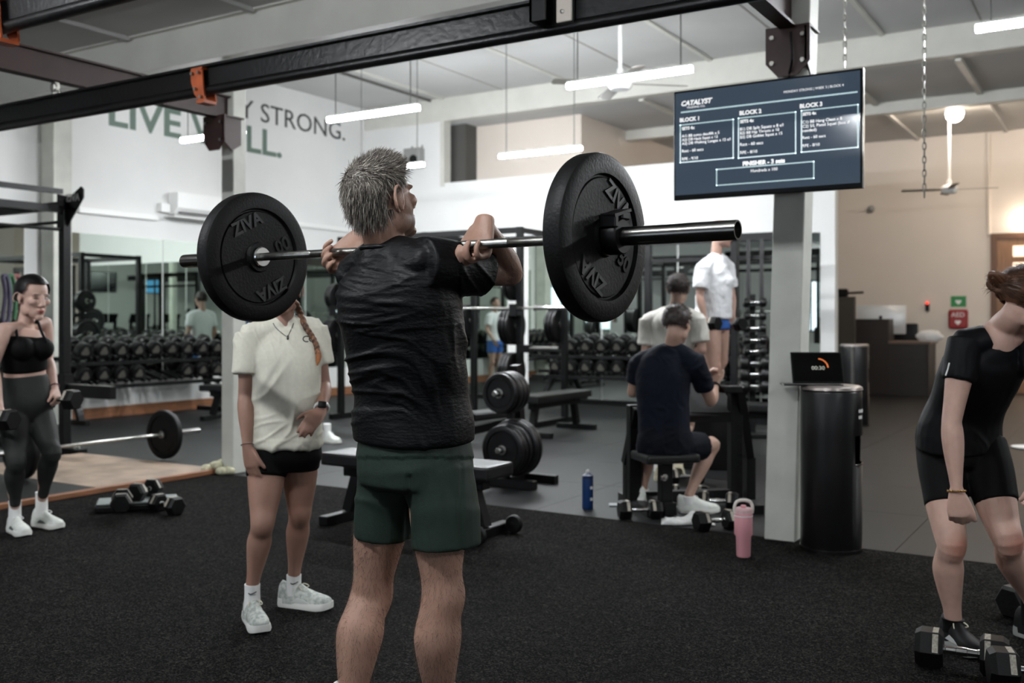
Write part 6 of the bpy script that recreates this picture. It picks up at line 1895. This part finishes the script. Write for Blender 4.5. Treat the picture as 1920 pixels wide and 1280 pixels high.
for an, td in ((anR, cdir(0.75, -0.75)), (anL, cdir(0.9, -0.5))):
    bm = B(); loft(bm, [(Vector((an.x, an.y, 0.055)), 0.037, 0.041), (an + UPV * 0.02, 0.035, 0.039), (an + UPV * 0.055, 0.037, 0.041)], s3, 18, 4, cap=0.1); child('sock', bm, M_SOCKW, W3)
    s_ = shoe(W3, Vector((an.x, an.y, 0)) - td * 0.075, td, 0.27, M_WSHOE, M_SOLEW, M_SOCKW, 0.078, 0, mat('grey_logo', '#5a605c', 0.6), 0.032); s_.location = -W3.location
M_HAIRK = mat('black_hair', '#0b0909', 0.45, spec=0.25, noise_scale=40, noise_amt=0.2)
def sleek(r, f, u): return not (f > 0.62 and u < 0.55) and u > -0.72 and not (f > (0.48 if u > -0.12 else 0.12) + 0.2 * max(0, u) and u < 0.45)
child('hair', H3.cap_mesh(sleek, 0.012, 0.15, 5), M_HAIRK, W3)
bm = B(); ell(bm, H3.p(0, -0.122, -0.012), H3.ax(), (0.034, 0.030, 0.034)); child('hair_bun', mesh_from_bm('b', bm, 180), M_HAIRK, W3)
wd_ = (wrL - elL).normalized(); s_, t_, _ = frame_from(wd_)
bm = B(); tube(bm, [wrL - wd_ * 0.012 + (s_ * math.cos(a) + t_ * math.sin(a)) * 0.028 for a in np.linspace(0, 2 * math.pi, 17)], 0.004, 5, caps=False); child('wristband', bm, mat('mauve_band', '#6a3f52', 0.6), W3)
# her two dumbbells
dd = cdir(1.0, -0.15)
gl_ = wrL + UPV * -0.085 + cdir(0.35, -0.1) * 0.01
db = place(HXs, P(111, 748, 6.24), heading(cdir(0.9, -0.35)), 'hex dumbbell carried in the striding woman\'s hand beside the rack upright')
db = place(HXs, P(-8, 786, 5.9), heading(cdir(0.9, -0.35)), 'hex dumbbell carried in the striding woman\'s hand over the platform')

# ================================================================== bending woman
f4 = cdir(0.35, -0.93); s4 = Vector((-f4.y, f4.x, 0))
if s4.dot(cdir(1, 0)) < 0: s4 = -s4
W4 = person('red-haired woman in black t-shirt and bike shorts bending towards the dumbbells', cw(1.8, 4.0, 0))
nb = P(1876, 622, 3.82)
shR, shL = P(1808, 648, 3.82), P(1935, 632, 3.80)
elR, wrR = P(1784, 790, 3.78), P(1794, 922, 3.74)
elL, wrL = P(1955, 770, 3.75), P(1950, 890, 3.68)
hipR, hipL = P(1762, 826, 4.14), P(1842, 840, 4.06)
knR, knL = P(1782, 1022, 3.92), P(1888, 1015, 3.86)
anR, anL = P(1787, 1166, 4.02), P(1935, 1130, 4.10)
bm = B()
torso(bm, [(P(1800, 862, 4.08), 0.115, 0.10), (P(1795, 815, 4.10), 0.165, 0.135), (P(1812, 755, 4.03), 0.135, 0.108), (P(1838, 700, 3.93), 0.142, 0.118), (P(1862, 655, 3.86), 0.142, 0.105), (P(1872, 636, 3.83), 0.105, 0.072)], s4)
H4 = Head(P(1926, 566, 3.74), cdir(0.95, 0.10, -0.42), UPV + cdir(0.25, 0) * 0.8, 1.0)
neck_(bm, nb, H4, 0.052)
loft(bm, [(nb, 0.055, 0.055), (nb.lerp(H4.C, 0.5), 0.052, 0.054), (H4.C, 0.055, 0.06)], s4, 18, 4)
H4.build(bm, True)
loft(bm, [(P(1858, 668, 3.87), 0.12, 0.085), (P(1868, 645, 3.835), 0.105, 0.075), (nb + UPV * 0.01, 0.066, 0.06)], s4, 20, 4)
shoulders(bm, nb - UPV * 0.01, (shR, shL), f4, 0.95)
limb_arm(bm, shR, elR, wrR, 0.98); limb_arm(bm, shL, elL, wrL, 0.95)
hand(bm, wrR, (P(1797, 958, 3.735) - wrR), cdir(0.35, 0.85, 0.1), 1, 0.98, curl=(48, 62, 40), tcurl=14, tout=26)
hand(bm, wrL, UPV * -1, cdir(-0.3, 0.8), -1, 0.95, curl=(40, 60, 40))
for h_, k_, a_, td in ((hipR, knR, anR, cdir(0.12, -1)), (hipL, knL, anL, cdir(0.4, -0.9))):
    limb_leg(bm, h_, k_, a_, f4, 1.02, 1.02, 1.0); limb_foot(bm, a_, td, 0.95, 0.07)
me = remesh(bm, 0.0055, 4)
paint(me, '#bd9a8b', [(blob(knR + f4 * 0.05, (s4, f4, UPV), (0.045, 0.05, 0.05), 0.5), '#a57565'), (blob(knL + f4 * 0.05, (s4, f4, UPV), (0.045, 0.05, 0.05), 0.5), '#a57565')] + H4.face_paint('#5a3a28', '#a0605a'))
child('body', me, M_SKIN, W4)
M_BLKTEE = mat('black_technical_fabric', '#08090b', 0.6, spec=0.16, noise_scale=40, noise_amt=0.1, bump=0.1, bump_scale=300)
bm = B()
tube_cloth(bm, [(P(1798, 838, 4.09), 0.172, 0.142), (P(1800, 800, 4.075), 0.166, 0.138), (P(1815, 755, 4.03), 0.152, 0.124), (P(1838, 700, 3.93), 0.158, 0.132), (P(1858, 664, 3.87), 0.158, 0.122), (P(1866, 648, 3.845), 0.125, 0.092), (P(1871, 636, 3.83), 0.085, 0.075)], s4)
for S, E in ((shR, elR), (shL, elL)):
    loft(bm, [(nb - UPV * 0.02, 0.056, 0.054), (nb.lerp(S, 0.5) - UPV * 0.006, 0.060, 0.056), (S, 0.062, 0.064)], f4, 20, 4)
    sleeve(bm, S, E, 0.46, 0.064, 0.060)
me = remesh(bm, 0.0055, 8); wrinkle(me, soft_folds(0.003, 0.02, 0.012, 3.0)); cut_ball(me, P(1884, 616, 3.775), (s4, f4, UPV), (0.068, 0.085, 0.088)); child('t_shirt', me, M_BLKTEE, W4)
bm = B(); tube(bm, [P(1780, 680, 3.748), P(1777, 692, 3.744), P(1773, 704, 3.742)], 0.003, 6); child('reflective_strip', bm, M_WHITE, W4)
bm = B()
tube_cloth(bm, [(P(1801, 885, 4.07), 0.125, 0.115), (P(1800, 868, 4.08), 0.14, 0.125), (P(1796, 820, 4.10), 0.172, 0.143), (P(1806, 775, 4.05), 0.15, 0.12)], s4)
for h_, k_, e in ((hipR, knR, 0.63), (hipL, knL, 0.60)):
    u = k_ - h_
    sd = u.cross(f4).normalized()
    loft(bm, [(h_ - u * 0.05, 0.092, 0.099), (h_ + u * 0.25, 0.092, 0.099), (h_ + u * 0.5, 0.083, 0.089), (h_ + u * e, 0.079, 0.085)], sd, 24, 4, cap=0.03)
me = remesh(bm, 0.006, 5); child('bike_shorts', me, M_BLKCLOTH, W4)
M_BSHOE = mat('black_trainer', '#0c0c0e', 0.6, spec=0.15, noise_scale=40, noise_amt=0.2)
for an, td in ((anR, cdir(0.12, -1)), (anL, cdir(0.4, -0.9))):
    bm = B(); loft(bm, [(Vector((an.x, an.y, 0.055)), 0.040, 0.044), (an - UPV * 0.005, 0.038, 0.043), (an + UPV * 0.015, 0.041, 0.046)], s4, 18, 4, cap=0.1); child('sock', bm, M_BLKCLOTH, W4)
    s_ = shoe(W4, Vector((an.x, an.y, 0)) - td * 0.075, td, 0.265, M_BSHOE, mat('grey_sole', '#8f918e', 0.6), M_LACE, 0.085, 0, mat('white_shoe_panel', '#b9bbb8', 0.5), 0.03); s_.location = -W4.location
    bm = B(); ell(bm, an + td * -0.03 + s4 * 0.028 + UPV * 0.0, (s4, f4, UPV), (0.006, 0.008, 0.014)); child('heel_tab', bm, mat('pink_tab', '#c4667a', 0.6), W4)
wd_ = (wrR - elR).normalized(); s_, t_, _ = frame_from(wd_)
bm = B()
for i, a in enumerate(np.linspace(0, 2 * math.pi, 22)[:-1]):
    c = wrR - wd_ * 0.004 + (s_ * math.cos(a) + t_ * math.sin(a)) * 0.0305
    ball(bm, c, 0.0042 if i % 3 else 0.005, 6, 5)
o = child('beaded_bracelet', bm, mat('gold_beads', '#b08a55', 0.35, metal=0.7), W4); o['kind'] = 'stuff'
M_HAIRR = mat('auburn_hair', '#5e3f2d', 0.45, noise_scale=25, noise_amt=0.3)
def updo(r, f, u): return not (f > 0.58 and u < 0.7) and u > -0.75 and not (f > 0.15 and u < -0.05)
hr = child('hair', H4.cap_mesh(updo, 0.012, 0.5, 7), M_HAIRR, W4)
bm = B()
strands(bm, H4.cap_points(1400, updo, 11, 1.13), lambda p_, n_, v: (lambda g: g - n_ * g.dot(n_) * 0.9 + n_ * 0.1)((P(1876, 530, 3.73) - p_).normalized()), lambda v: 0.045, 0.0016, 4, 5, 0.0, 0.10)
o = obj('strand', bm, M_HAIRR, hr, 180); o['kind'] = 'stuff'
bm = B()
bc = P(1874, 530, 3.73)
for j in range(9):
    pts = []
    for a in np.linspace(0, 2 * math.pi * 0.9, 10):
        r = 0.030 + 0.006 * math.sin(j * 2.1)
        pts.append(bc + H4.r * (r * 0.6 * math.sin(a + j)) + UPV * (r * math.cos(a + j * 0.7)) + cdir(1, 0) * (r * math.sin(a + j * 0.4) + 0.008 * math.sin(j)))
    tube(bm, crom(pts, 2), 0.011, 7)
bn = child('hair_bun', mesh_from_bm('bun', bm, 180), M_HAIRR, W4)
bm = strands(B(), [(bc + UPV * random.uniform(-0.03, 0.03) + cdir(1, 0) * random.uniform(-0.04, 0.02), cdir(-1, 0), (0, 0, 0)) for _ in range(70)], lambda p_, n_, v: n_ + UPV * random.uniform(-0.6, 0.8), lambda v: 0.035, 0.001, 4, 3, 0.06, 0.5)
o = obj('strand', bm, M_HAIRR, bn, 180); o['kind'] = 'stuff'

# ================================================================== seated man in navy
f5 = cdir(0.30, 0.95); s5 = Vector((f5.y, -f5.x, 0))
M5 = person('man in a navy t-shirt and navy shorts seated at the preacher bench', cw(1.03, 6.75, 0))
nb = P(1262, 648, 6.72)
shL, shR = P(1200, 682, 6.80), P(1303, 682, 6.66)
elL, wrL = P(1186, 735, 6.90), P(1225, 700, 7.05)
elR, wrR = P(1333, 752, 6.88), P(1341, 722, 7.02)
hipL, hipR = P(1222, 838, 6.74), P(1272, 838, 6.70)
knL, knR = P(1215, 842, 7.08), P(1336, 835, 6.92)
anL, anR = P(1205, 918, 6.98), P(1291, 930, 6.80)
bm = B()
torso(bm, [(P(1246, 845, 6.72), 0.16, 0.12), (P(1246, 815, 6.72), 0.168, 0.125), (P(1243, 770, 6.72), 0.152, 0.112), (P(1243, 720, 6.72), 0.166, 0.122), (P(1247, 690, 6.72), 0.172, 0.112), (P(1253, 665, 6.72), 0.12, 0.08)], s5)
H5 = Head(P(1270, 608, 6.70), cdir(0.62, 0.75, -0.2), UPV, 1.02)
neck_(bm, nb, H5, 0.056); H5.build(bm)
shoulders(bm, nb - UPV * 0.01, (shL, shR), f5, 1.1)
limb_arm(bm, shL, elL, wrL, 1.05); limb_arm(bm, shR, elR, wrR, 1.08)
hand(bm, wrR, cdir(0.05, 0.5, 0.6), cdir(-0.3, -0.5, 0.6), 1, 1.0, curl=(60, 70, 40)); hand(bm, wrL, cdir(0.1, 0.6, 0.5), cdir(-0.2, -0.5, 0.6), -1, 1.0, curl=(60, 70, 40))
for h_, k_, a_, td in ((hipL, knL, anL, f5), (hipR, knR, anR, cdir(0.8, 0.35))):
    limb_leg(bm, h_, k_, a_, (k_ - h_).normalized() + UPV * 0.3, 1.0, 1.0, 1.0); limb_foot(bm, a_, td, 1.0, 0.07)
me = remesh(bm, 0.0075, 4); paint(me, '#a9897a', H5.face_paint()); child('body', me, M_SKIN, M5)
M_NAVY = COTTON('navy_cotton', '#0a0f1b')
bm = B()
tube_cloth(bm, [(P(1247, 822, 6.72), 0.180, 0.137), (P(1244, 780, 6.72), 0.170, 0.130), (P(1243, 725, 6.72), 0.182, 0.138), (P(1246, 692, 6.72), 0.182, 0.124), (P(1254, 668, 6.72), 0.13, 0.092), (P(1260, 655, 6.72), 0.085, 0.08)], s5)
for S, E in ((shL, elL), (shR, elR)):
    loft(bm, [(nb - UPV * 0.02, 0.058, 0.056), (nb.lerp(S, 0.5) - UPV * 0.002, 0.064, 0.06), (S, 0.076, 0.074)], f5, 16, 4); sleeve(bm, S, E, 0.60, 0.075, 0.070)
me = remesh(bm, 0.0075, 4); wrinkle(me, soft_folds(0.004, 0.03, 0.03, 6.0)); child('t_shirt', me, M_NAVY, M5)
bm = B()
tube_cloth(bm, [(P(1246, 848, 6.72), 0.182, 0.14), (P(1246, 825, 6.72), 0.186, 0.145), (P(1245, 795, 6.72), 0.165, 0.13)], s5)
for h_, k_ in ((hipL, knL), (hipR, knR)):
    u = k_ - h_; loft(bm, [(h_ - u * 0.1, 0.1, 0.1), (h_ + u * 0.3, 0.1, 0.1), (h_ + u * 0.68, 0.094, 0.092)], UPV, 22, 4, cap=0.04)
me = remesh(bm, 0.0075, 4); wrinkle(me, soft_folds(0.004, 0.04, 0.04, 2.0)); child('shorts', me, mat('navy_shorts_fabric', '#090c14', 0.75, spec=0.12), M5)
for an, td, pt in ((anL, f5, 0.15), (anR, cdir(0.85, -0.1), 0.0)):
    bm = B(); loft(bm, [(an - UPV * 0.05, 0.044, 0.046), (an - UPV * 0.0, 0.041, 0.043)], s5, 16, 3, cap=0.1); child('sock', bm, M_SOCKW, M5)
    s_ = shoe(M5, Vector((an.x, an.y, max(0, an.z - 0.115))) - td * 0.08, td, 0.29, M_WSHOE, M_SOLEW, M_SOCKW, 0.08, pt, None, 0.03); s_.location = -M5.location
M_HAIRD = mat('dark_brown_hair', '#1d1512', 0.5, noise_scale=60, noise_amt=0.3, col2='#332520')
def crop(r, f, u): return u > -0.62 and not (f > 0.55 and u < 0.7) and not (f > 0.12 and u < 0.0)
def short_hair(root, H, seed, n=900):
    o1 = child('hair', H.cap_mesh(crop, 0.012, 0.35, seed), M_HAIRD, root)
    b_ = strands(B(), H.cap_points(n, crop, seed, 1.12), lambda p_, n_, v: n_ * 0.5 - H.u * (0.6 if v[2] < 0.4 else 0.0) + H.f * 0.3, lambda v: 0.018, 0.0022, 3, seed, 0.05, 0.25)
    o2 = obj('strand', b_, M_HAIRD, o1, 180); o2['kind'] = 'stuff'
short_hair(M5, H5, 5)
wd_ = (wrR - elR).normalized(); s_, t_, _ = frame_from(wd_)
bm = B(); tube(bm, [wrR - wd_ * 0.01 + (s_ * math.cos(a) + t_ * math.sin(a)) * 0.031 for a in np.linspace(0, 2 * math.pi, 17)], 0.008, 6, caps=False); child('watch_strap', bm, M_BLACK, M5)

# ================================================================== man in white standing beyond
f6 = cdir(0.25, 0.97); s6 = Vector((f6.y, -f6.x, 0))
M6 = person('dark-haired man in a white t-shirt standing behind the preacher bench', cw(1.33, 8.25, 0))
nb = P(1267, 578, 8.2)
shL, shR = P(1216, 604, 8.28), P(1308, 602, 8.12)
elL, wrL = P(1211, 662, 8.28), P(1226, 705, 8.4)
elR, wrR = P(1316, 655, 8.1), P(1290, 672, 8.35)
hipL, hipR = P(1240, 720, 8.3), P(1285, 720, 8.2)
knL, knR = P(1238, 800, 8.35), P(1290, 798, 8.42)
anL, anR = P(1236, 872, 8.2), P(1272, 852, 8.15)
bm = B()
torso(bm, [(P(1262, 735, 8.25), 0.13, 0.1), (P(1262, 712, 8.25), 0.165, 0.12), (P(1262, 670, 8.25), 0.148, 0.11), (P(1262, 630, 8.22), 0.165, 0.122), (P(1263, 605, 8.2), 0.165, 0.105), (P(1265, 590, 8.2), 0.11, 0.075)], s6)
H6 = Head(P(1272, 543, 8.18), cdir(0.35, 0.92, 0.05), UPV, 1.02)
neck_(bm, nb, H6, 0.056); H6.build(bm); shoulders(bm, nb - UPV * 0.01, (shL, shR), f6, 1.1)
limb_arm(bm, shL, elL, wrL, 1.05); limb_arm(bm, shR, elR, wrR, 1.05)
hand(bm, wrL, UPV * -1 + f6 * 0.3, cdir(0.8, 0.1), 1, 1.0, curl=(50, 60, 40)); hand(bm, wrR, cdir(-0.8, 0.5, -0.1), UPV, 1, 1.0, curl=(50, 60, 40))
for h_, k_, a_ in ((hipL, knL, anL), (hipR, knR, anR)): limb_leg(bm, h_, k_, a_, f6, 1.0); limb_foot(bm, a_, f6, 1.0, 0.07)
me = remesh(bm, 0.0085, 4); paint(me, '#ae8f80', H6.face_paint()); child('body', me, M_SKIN, M6)
M_WTEE = COTTON('white_cotton', '#cfccc4')
bm = B()
tube_cloth(bm, [(P(1262, 712, 8.25), 0.180, 0.135), (P(1262, 670, 8.25), 0.168, 0.128), (P(1262, 630, 8.22), 0.180, 0.136), (P(1263, 605, 8.2), 0.178, 0.12), (P(1265, 590, 8.2), 0.125, 0.09), (P(1267, 581, 8.2), 0.082, 0.078)], s6)
for S, E in ((shL, elL), (shR, elR)):
    loft(bm, [(nb - UPV * 0.02, 0.058, 0.056), (nb.lerp(S, 0.5), 0.064, 0.06), (S, 0.075, 0.072)], f6, 16, 4); sleeve(bm, S, E, 0.72, 0.075, 0.074)
me = remesh(bm, 0.0085, 4); wrinkle(me, soft_folds(0.006, 0.05, 0.025, 4.0)); child('t_shirt', me, M_WTEE, M6)
bm = B()
tube_cloth(bm, [(P(1262, 735, 8.25), 0.165, 0.13), (P(1262, 700, 8.25), 0.172, 0.13)], s6)
for h_, k_ in ((hipL, knL), (hipR, knR)): u = k_ - h_; loft(bm, [(h_ - u * 0.05, 0.1, 0.1), (h_ + u * 0.7, 0.094, 0.094)], s6, 20, 3, cap=0.05)
child('shorts', remesh(bm, 0.009, 4), M_BLKCLOTH, M6)
for an, pt in ((anL, 0.0), (anR, 0.5)):
    g = Vector((an.x, an.y, 0 if not pt else max(0, an.z - 0.26)))
    bm = B(); loft(bm, [(an - UPV * 0.05, 0.044, 0.046), (an + UPV * 0.03, 0.041, 0.043)], s6, 14, 3, cap=0.1); child('sock', bm, M_SOCKW, M6)
    s_ = shoe(M6, g - f6 * 0.08, f6, 0.29, mat('beige_trainer', '#b5ac95', 0.7), mat('cream_sole', '#cdc5ac', 0.7), None, 0.08, pt, None, 0.03); s_.location = -M6.location
short_hair(M6, H6, 9)

# ================================================================== woman in white top and blue shorts on a box
f7 = cdir(0.80, -0.25); s7 = Vector((-f7.y, f7.x, 0))
if s7.dot(cdir(0, -1)) < 0: s7 = -s7                        # towards the camera
W7 = person('woman in white t-shirt and blue shorts stepping on a box with dumbbells', cw(1.83, 9.0, 0))
nb = P(1343, 478, 9.0)
shA, shB = P(1318, 505, 8.86), P(1362, 500, 9.14)
elA, wrA = P(1312, 556, 8.82), P(1322, 598, 8.78)
elB, wrB = P(1372, 553, 9.2), P(1374, 595, 9.15)
hipA, hipB = P(1332, 612, 8.92), P(1348, 612, 9.08)
knA, knB = P(1338, 690, 8.86), P(1352, 676, 9.1)
anA, anB = P(1322, 748, 8.95), P(1334, 750, 9.12)
bm = B()
torso(bm, [(P(1340, 622, 9.0), 0.13, 0.1), (P(1338, 600, 9.0), 0.165, 0.125), (P(1338, 565, 9.0), 0.14, 0.115), (P(1340, 530, 9.0), 0.15, 0.125), (P(1341, 505, 9.0), 0.145, 0.105), (P(1342, 490, 9.0), 0.1, 0.075)], s7)
for sd in (-1, 1): ell(bm, P(1340, 528, 9.0) + f7 * 0.105 + s7 * (sd * 0.06), (s7, f7, UPV), (0.065, 0.055, 0.065))
H7 = Head(P(1352, 440, 9.0), cdir(0.9, -0.2, -0.1), UPV, 0.98)
neck_(bm, nb, H7, 0.05); H7.build(bm, True); shoulders(bm, nb - UPV * 0.01, (shA, shB), f7, 0.95)
limb_arm(bm, shA, elA, wrA, 0.95); limb_arm(bm, shB, elB, wrB, 0.95)
hand(bm, wrA, UPV * -1, -s7, 1, 0.95, curl=(70, 70, 40)); hand(bm, wrB, UPV * -1, s7, -1, 0.95, curl=(70, 70, 40))
for h_, k_, a_ in ((hipA, knA, anA), (hipB, knB, anB)): limb_leg(bm, h_, k_, a_, f7, 1.0, 1.05, 1.0); limb_foot(bm, a_, f7, 0.95, 0.07)
me = remesh(bm, 0.0085, 4); paint(me, '#ab8a7c', H7.face_paint()); child('body', me, M_SKIN, W7)
M_WTEE2 = COTTON('bright_white_cotton', '#d5d6d8')
bm = B()
tube_cloth(bm, [(P(1338, 597, 9.0), 0.178, 0.165), (P(1338, 565, 9.0), 0.166, 0.160), (P(1340, 530, 9.0), 0.166, 0.160), (P(1341, 508, 9.0), 0.158, 0.128), (P(1342, 492, 9.0), 0.112, 0.09), (P(1343, 482, 9.0), 0.075, 0.072)], s7)
for sd in (-1, 1): ell(bm, P(1340, 530, 9.0) + f7 * 0.115 + s7 * (sd * 0.05), (s7, f7, UPV), (0.075, 0.06, 0.07))
for S, E in ((shA, elA), (shB, elB)):
    loft(bm, [(nb - UPV * 0.02, 0.05, 0.05), (nb.lerp(S, 0.5), 0.06, 0.056), (S, 0.07, 0.07)], f7, 16, 4); sleeve(bm, S, E, 0.72, 0.072, 0.072)
me = remesh(bm, 0.0085, 4); wrinkle(me, soft_folds(0.006, 0.05, 0.04, 5.0)); child('t_shirt', me, M_WTEE2, W7)
bm = B()
tube_cloth(bm, [(P(1340, 618, 9.0), 0.16, 0.13), (P(1338, 598, 9.0), 0.172, 0.14)], s7)
for h_, k_ in ((hipA, knA), (hipB, knB)): u = k_ - h_; loft(bm, [(h_ - u * 0.1, 0.1, 0.105), (h_ + u * 0.10, 0.098, 0.1)], s7, 20, 3, cap=0.05)
M_BLUE = mat('blue_shorts_fabric', '#27579e', 0.6)
child('shorts', remesh(bm, 0.009, 4), M_BLUE, W7)
BOXZ = anA.z - 0.09
for an in (anA, anB):
    bm = B(); loft(bm, [(an - UPV * 0.05, 0.044, 0.046), (an + UPV * 0.03, 0.041, 0.043)], s7, 14, 3, cap=0.1); child('sock', bm, M_SOCKW, W7)
    s_ = shoe(W7, Vector((an.x, an.y, BOXZ)) - f7 * 0.08, f7, 0.26, M_WSHOE, M_SOLEW, None, 0.075); s_.location = -W7.location
child('hair', H7.cap_mesh(fem_hair, 0.012, 0.3, 4), M_HAIRB, W7)
place(HXs, P(1324, 606, 8.76), heading(cdir(0.55, -0.8)), 'hex dumbbell hanging in the hand of the woman in blue shorts by her hip')
place(HXs, P(1374, 608, 9.13), heading(cdir(0.45, -0.85)), 'hex dumbbell held before the thighs of the woman in blue shorts')
bx = cw((1335 - 960) / FPX * 9.05, 9.05, 0)
pb3 = thing('plyo_box', 'black padded jump box under the woman in blue shorts', 'box', bx, heading(f7))
obj('body', box(B(), (-0.3, -0.35, 0.0), (0.3, 0.35, BOXZ - 0.03), 0.01), M_BLACK, pb3); obj('top_pad', box(B(), (-0.3, -0.35, BOXZ - 0.03), (0.3, 0.35, BOXZ), 0.012, seg=2), M_PAD, pb3)

# ================================================================== person at the mirror, seen from behind in it
f8 = Vector((1, 0.15, 0)).normalized(); s8 = Vector((f8.y, -f8.x, 0))
O8 = Vector((-10.85, 10.93, 0))
M8 = person('person in pale top and blue shorts standing close before the end mirror', O8)
def q8(s_, f_, z): return O8 + s8 * s_ + f8 * f_ + UPV * z
nb = q8(0, -0.02, 1.46)
bm = B()
torso(bm, [(q8(0, 0, 0.84), 0.13, 0.1), (q8(0, 0, 0.93), 0.165, 0.12), (q8(0, 0, 1.08), 0.14, 0.105), (q8(0, 0, 1.25), 0.162, 0.12), (q8(0, 0, 1.36), 0.16, 0.1), (q8(0, 0, 1.42), 0.11, 0.07)], s8)
H8 = Head(q8(0, 0.02, 1.64), f8, UPV, 1.0); neck_(bm, nb, H8, 0.054); H8.build(bm)
shs = [q8(a, 0, 1.385) for a in (-0.18, 0.18)]
shoulders(bm, nb, shs, f8, 1.0)
for a, S in zip((-1, 1), shs):
    el, wr = q8(a * 0.24, 0.0, 1.12), q8(a * 0.22, 0.16, 0.92)
    limb_arm(bm, S, el, wr, 1.0); hand(bm, wr, UPV * -1 + f8 * 0.5, -s8 * a, int(a), 1.0)
    limb_leg(bm, q8(a * 0.09, 0, 0.86), q8(a * 0.11, 0.02, 0.47), q8(a * 0.12, -0.02, 0.09), f8, 1.0); limb_foot(bm, q8(a * 0.12, -0.02, 0.09), f8, 1.0, 0.07)
me = remesh(bm, 0.01, 4); paint(me, '#ab8a7c', H8.face_paint()); child('body', me, M_SKIN, M8)
bm = B()
tube_cloth(bm, [(q8(0, 0, 0.90), 0.182, 0.14), (q8(0, 0, 1.08), 0.165, 0.13), (q8(0, 0, 1.25), 0.178, 0.135), (q8(0, 0, 1.36), 0.175, 0.115), (q8(0, 0, 1.43), 0.12, 0.085), (q8(0, 0, 1.455), 0.08, 0.075)], s8)
for a, S in zip((-1, 1), shs): loft(bm, [(nb - UPV * 0.02, 0.05, 0.05), (nb.lerp(S, 0.5), 0.06, 0.056), (S, 0.07, 0.07)], f8, 16, 4); sleeve(bm, S, q8(a * 0.24, 0, 1.12), 0.65, 0.072, 0.07)
child('t_shirt', remesh(bm, 0.01, 4), M_WTEE2, M8)
bm = B(); tube_cloth(bm, [(q8(0, 0, 0.82), 0.175, 0.14), (q8(0, 0, 0.95), 0.175, 0.135)], s8)
for a in (-1, 1): loft(bm, [(q8(a * 0.09, 0, 0.85), 0.1, 0.105), (q8(a * 0.10, 0, 0.66), 0.098, 0.1)], s8, 20, 3, cap=0.05)
child('shorts', remesh(bm, 0.01, 4), M_BLUE, M8)
for a in (-1, 1): s_ = shoe(M8, q8(a * 0.12, -0.1, 0), f8, 0.28, M_WSHOE, M_SOLEW, None); s_.location = -M8.location
short_hair(M8, H8, 12, 500)

# white sneaker showing behind the woman in cream
sn = thing('sneaker', 'white sneaker on the rubber floor behind the woman in cream', 'shoe', G(606, 828))
s_ = shoe(sn, G(606, 828), cdir(0.7, -0.7), 0.30, M_WSHOE, M_SOLEW, M_SOCKW, 0.085); s_.location = -sn.location; s_.name = 'shoe_body'
bm = B(); c = G(606, 828) + cdir(0.7, -0.7) * 0.07; loft(bm, [(c + UPV * 0.07, 0.04, 0.042), (c + UPV * 0.2, 0.042, 0.045)], Vector((1, 0, 0)), 14, 3, cap=0.1); k_ = obj('sock', bm, M_SOCKW, sn, 60); k_.location = -sn.location
for pr in (RD, RDs, HX, HXs, SM): drop(pr)
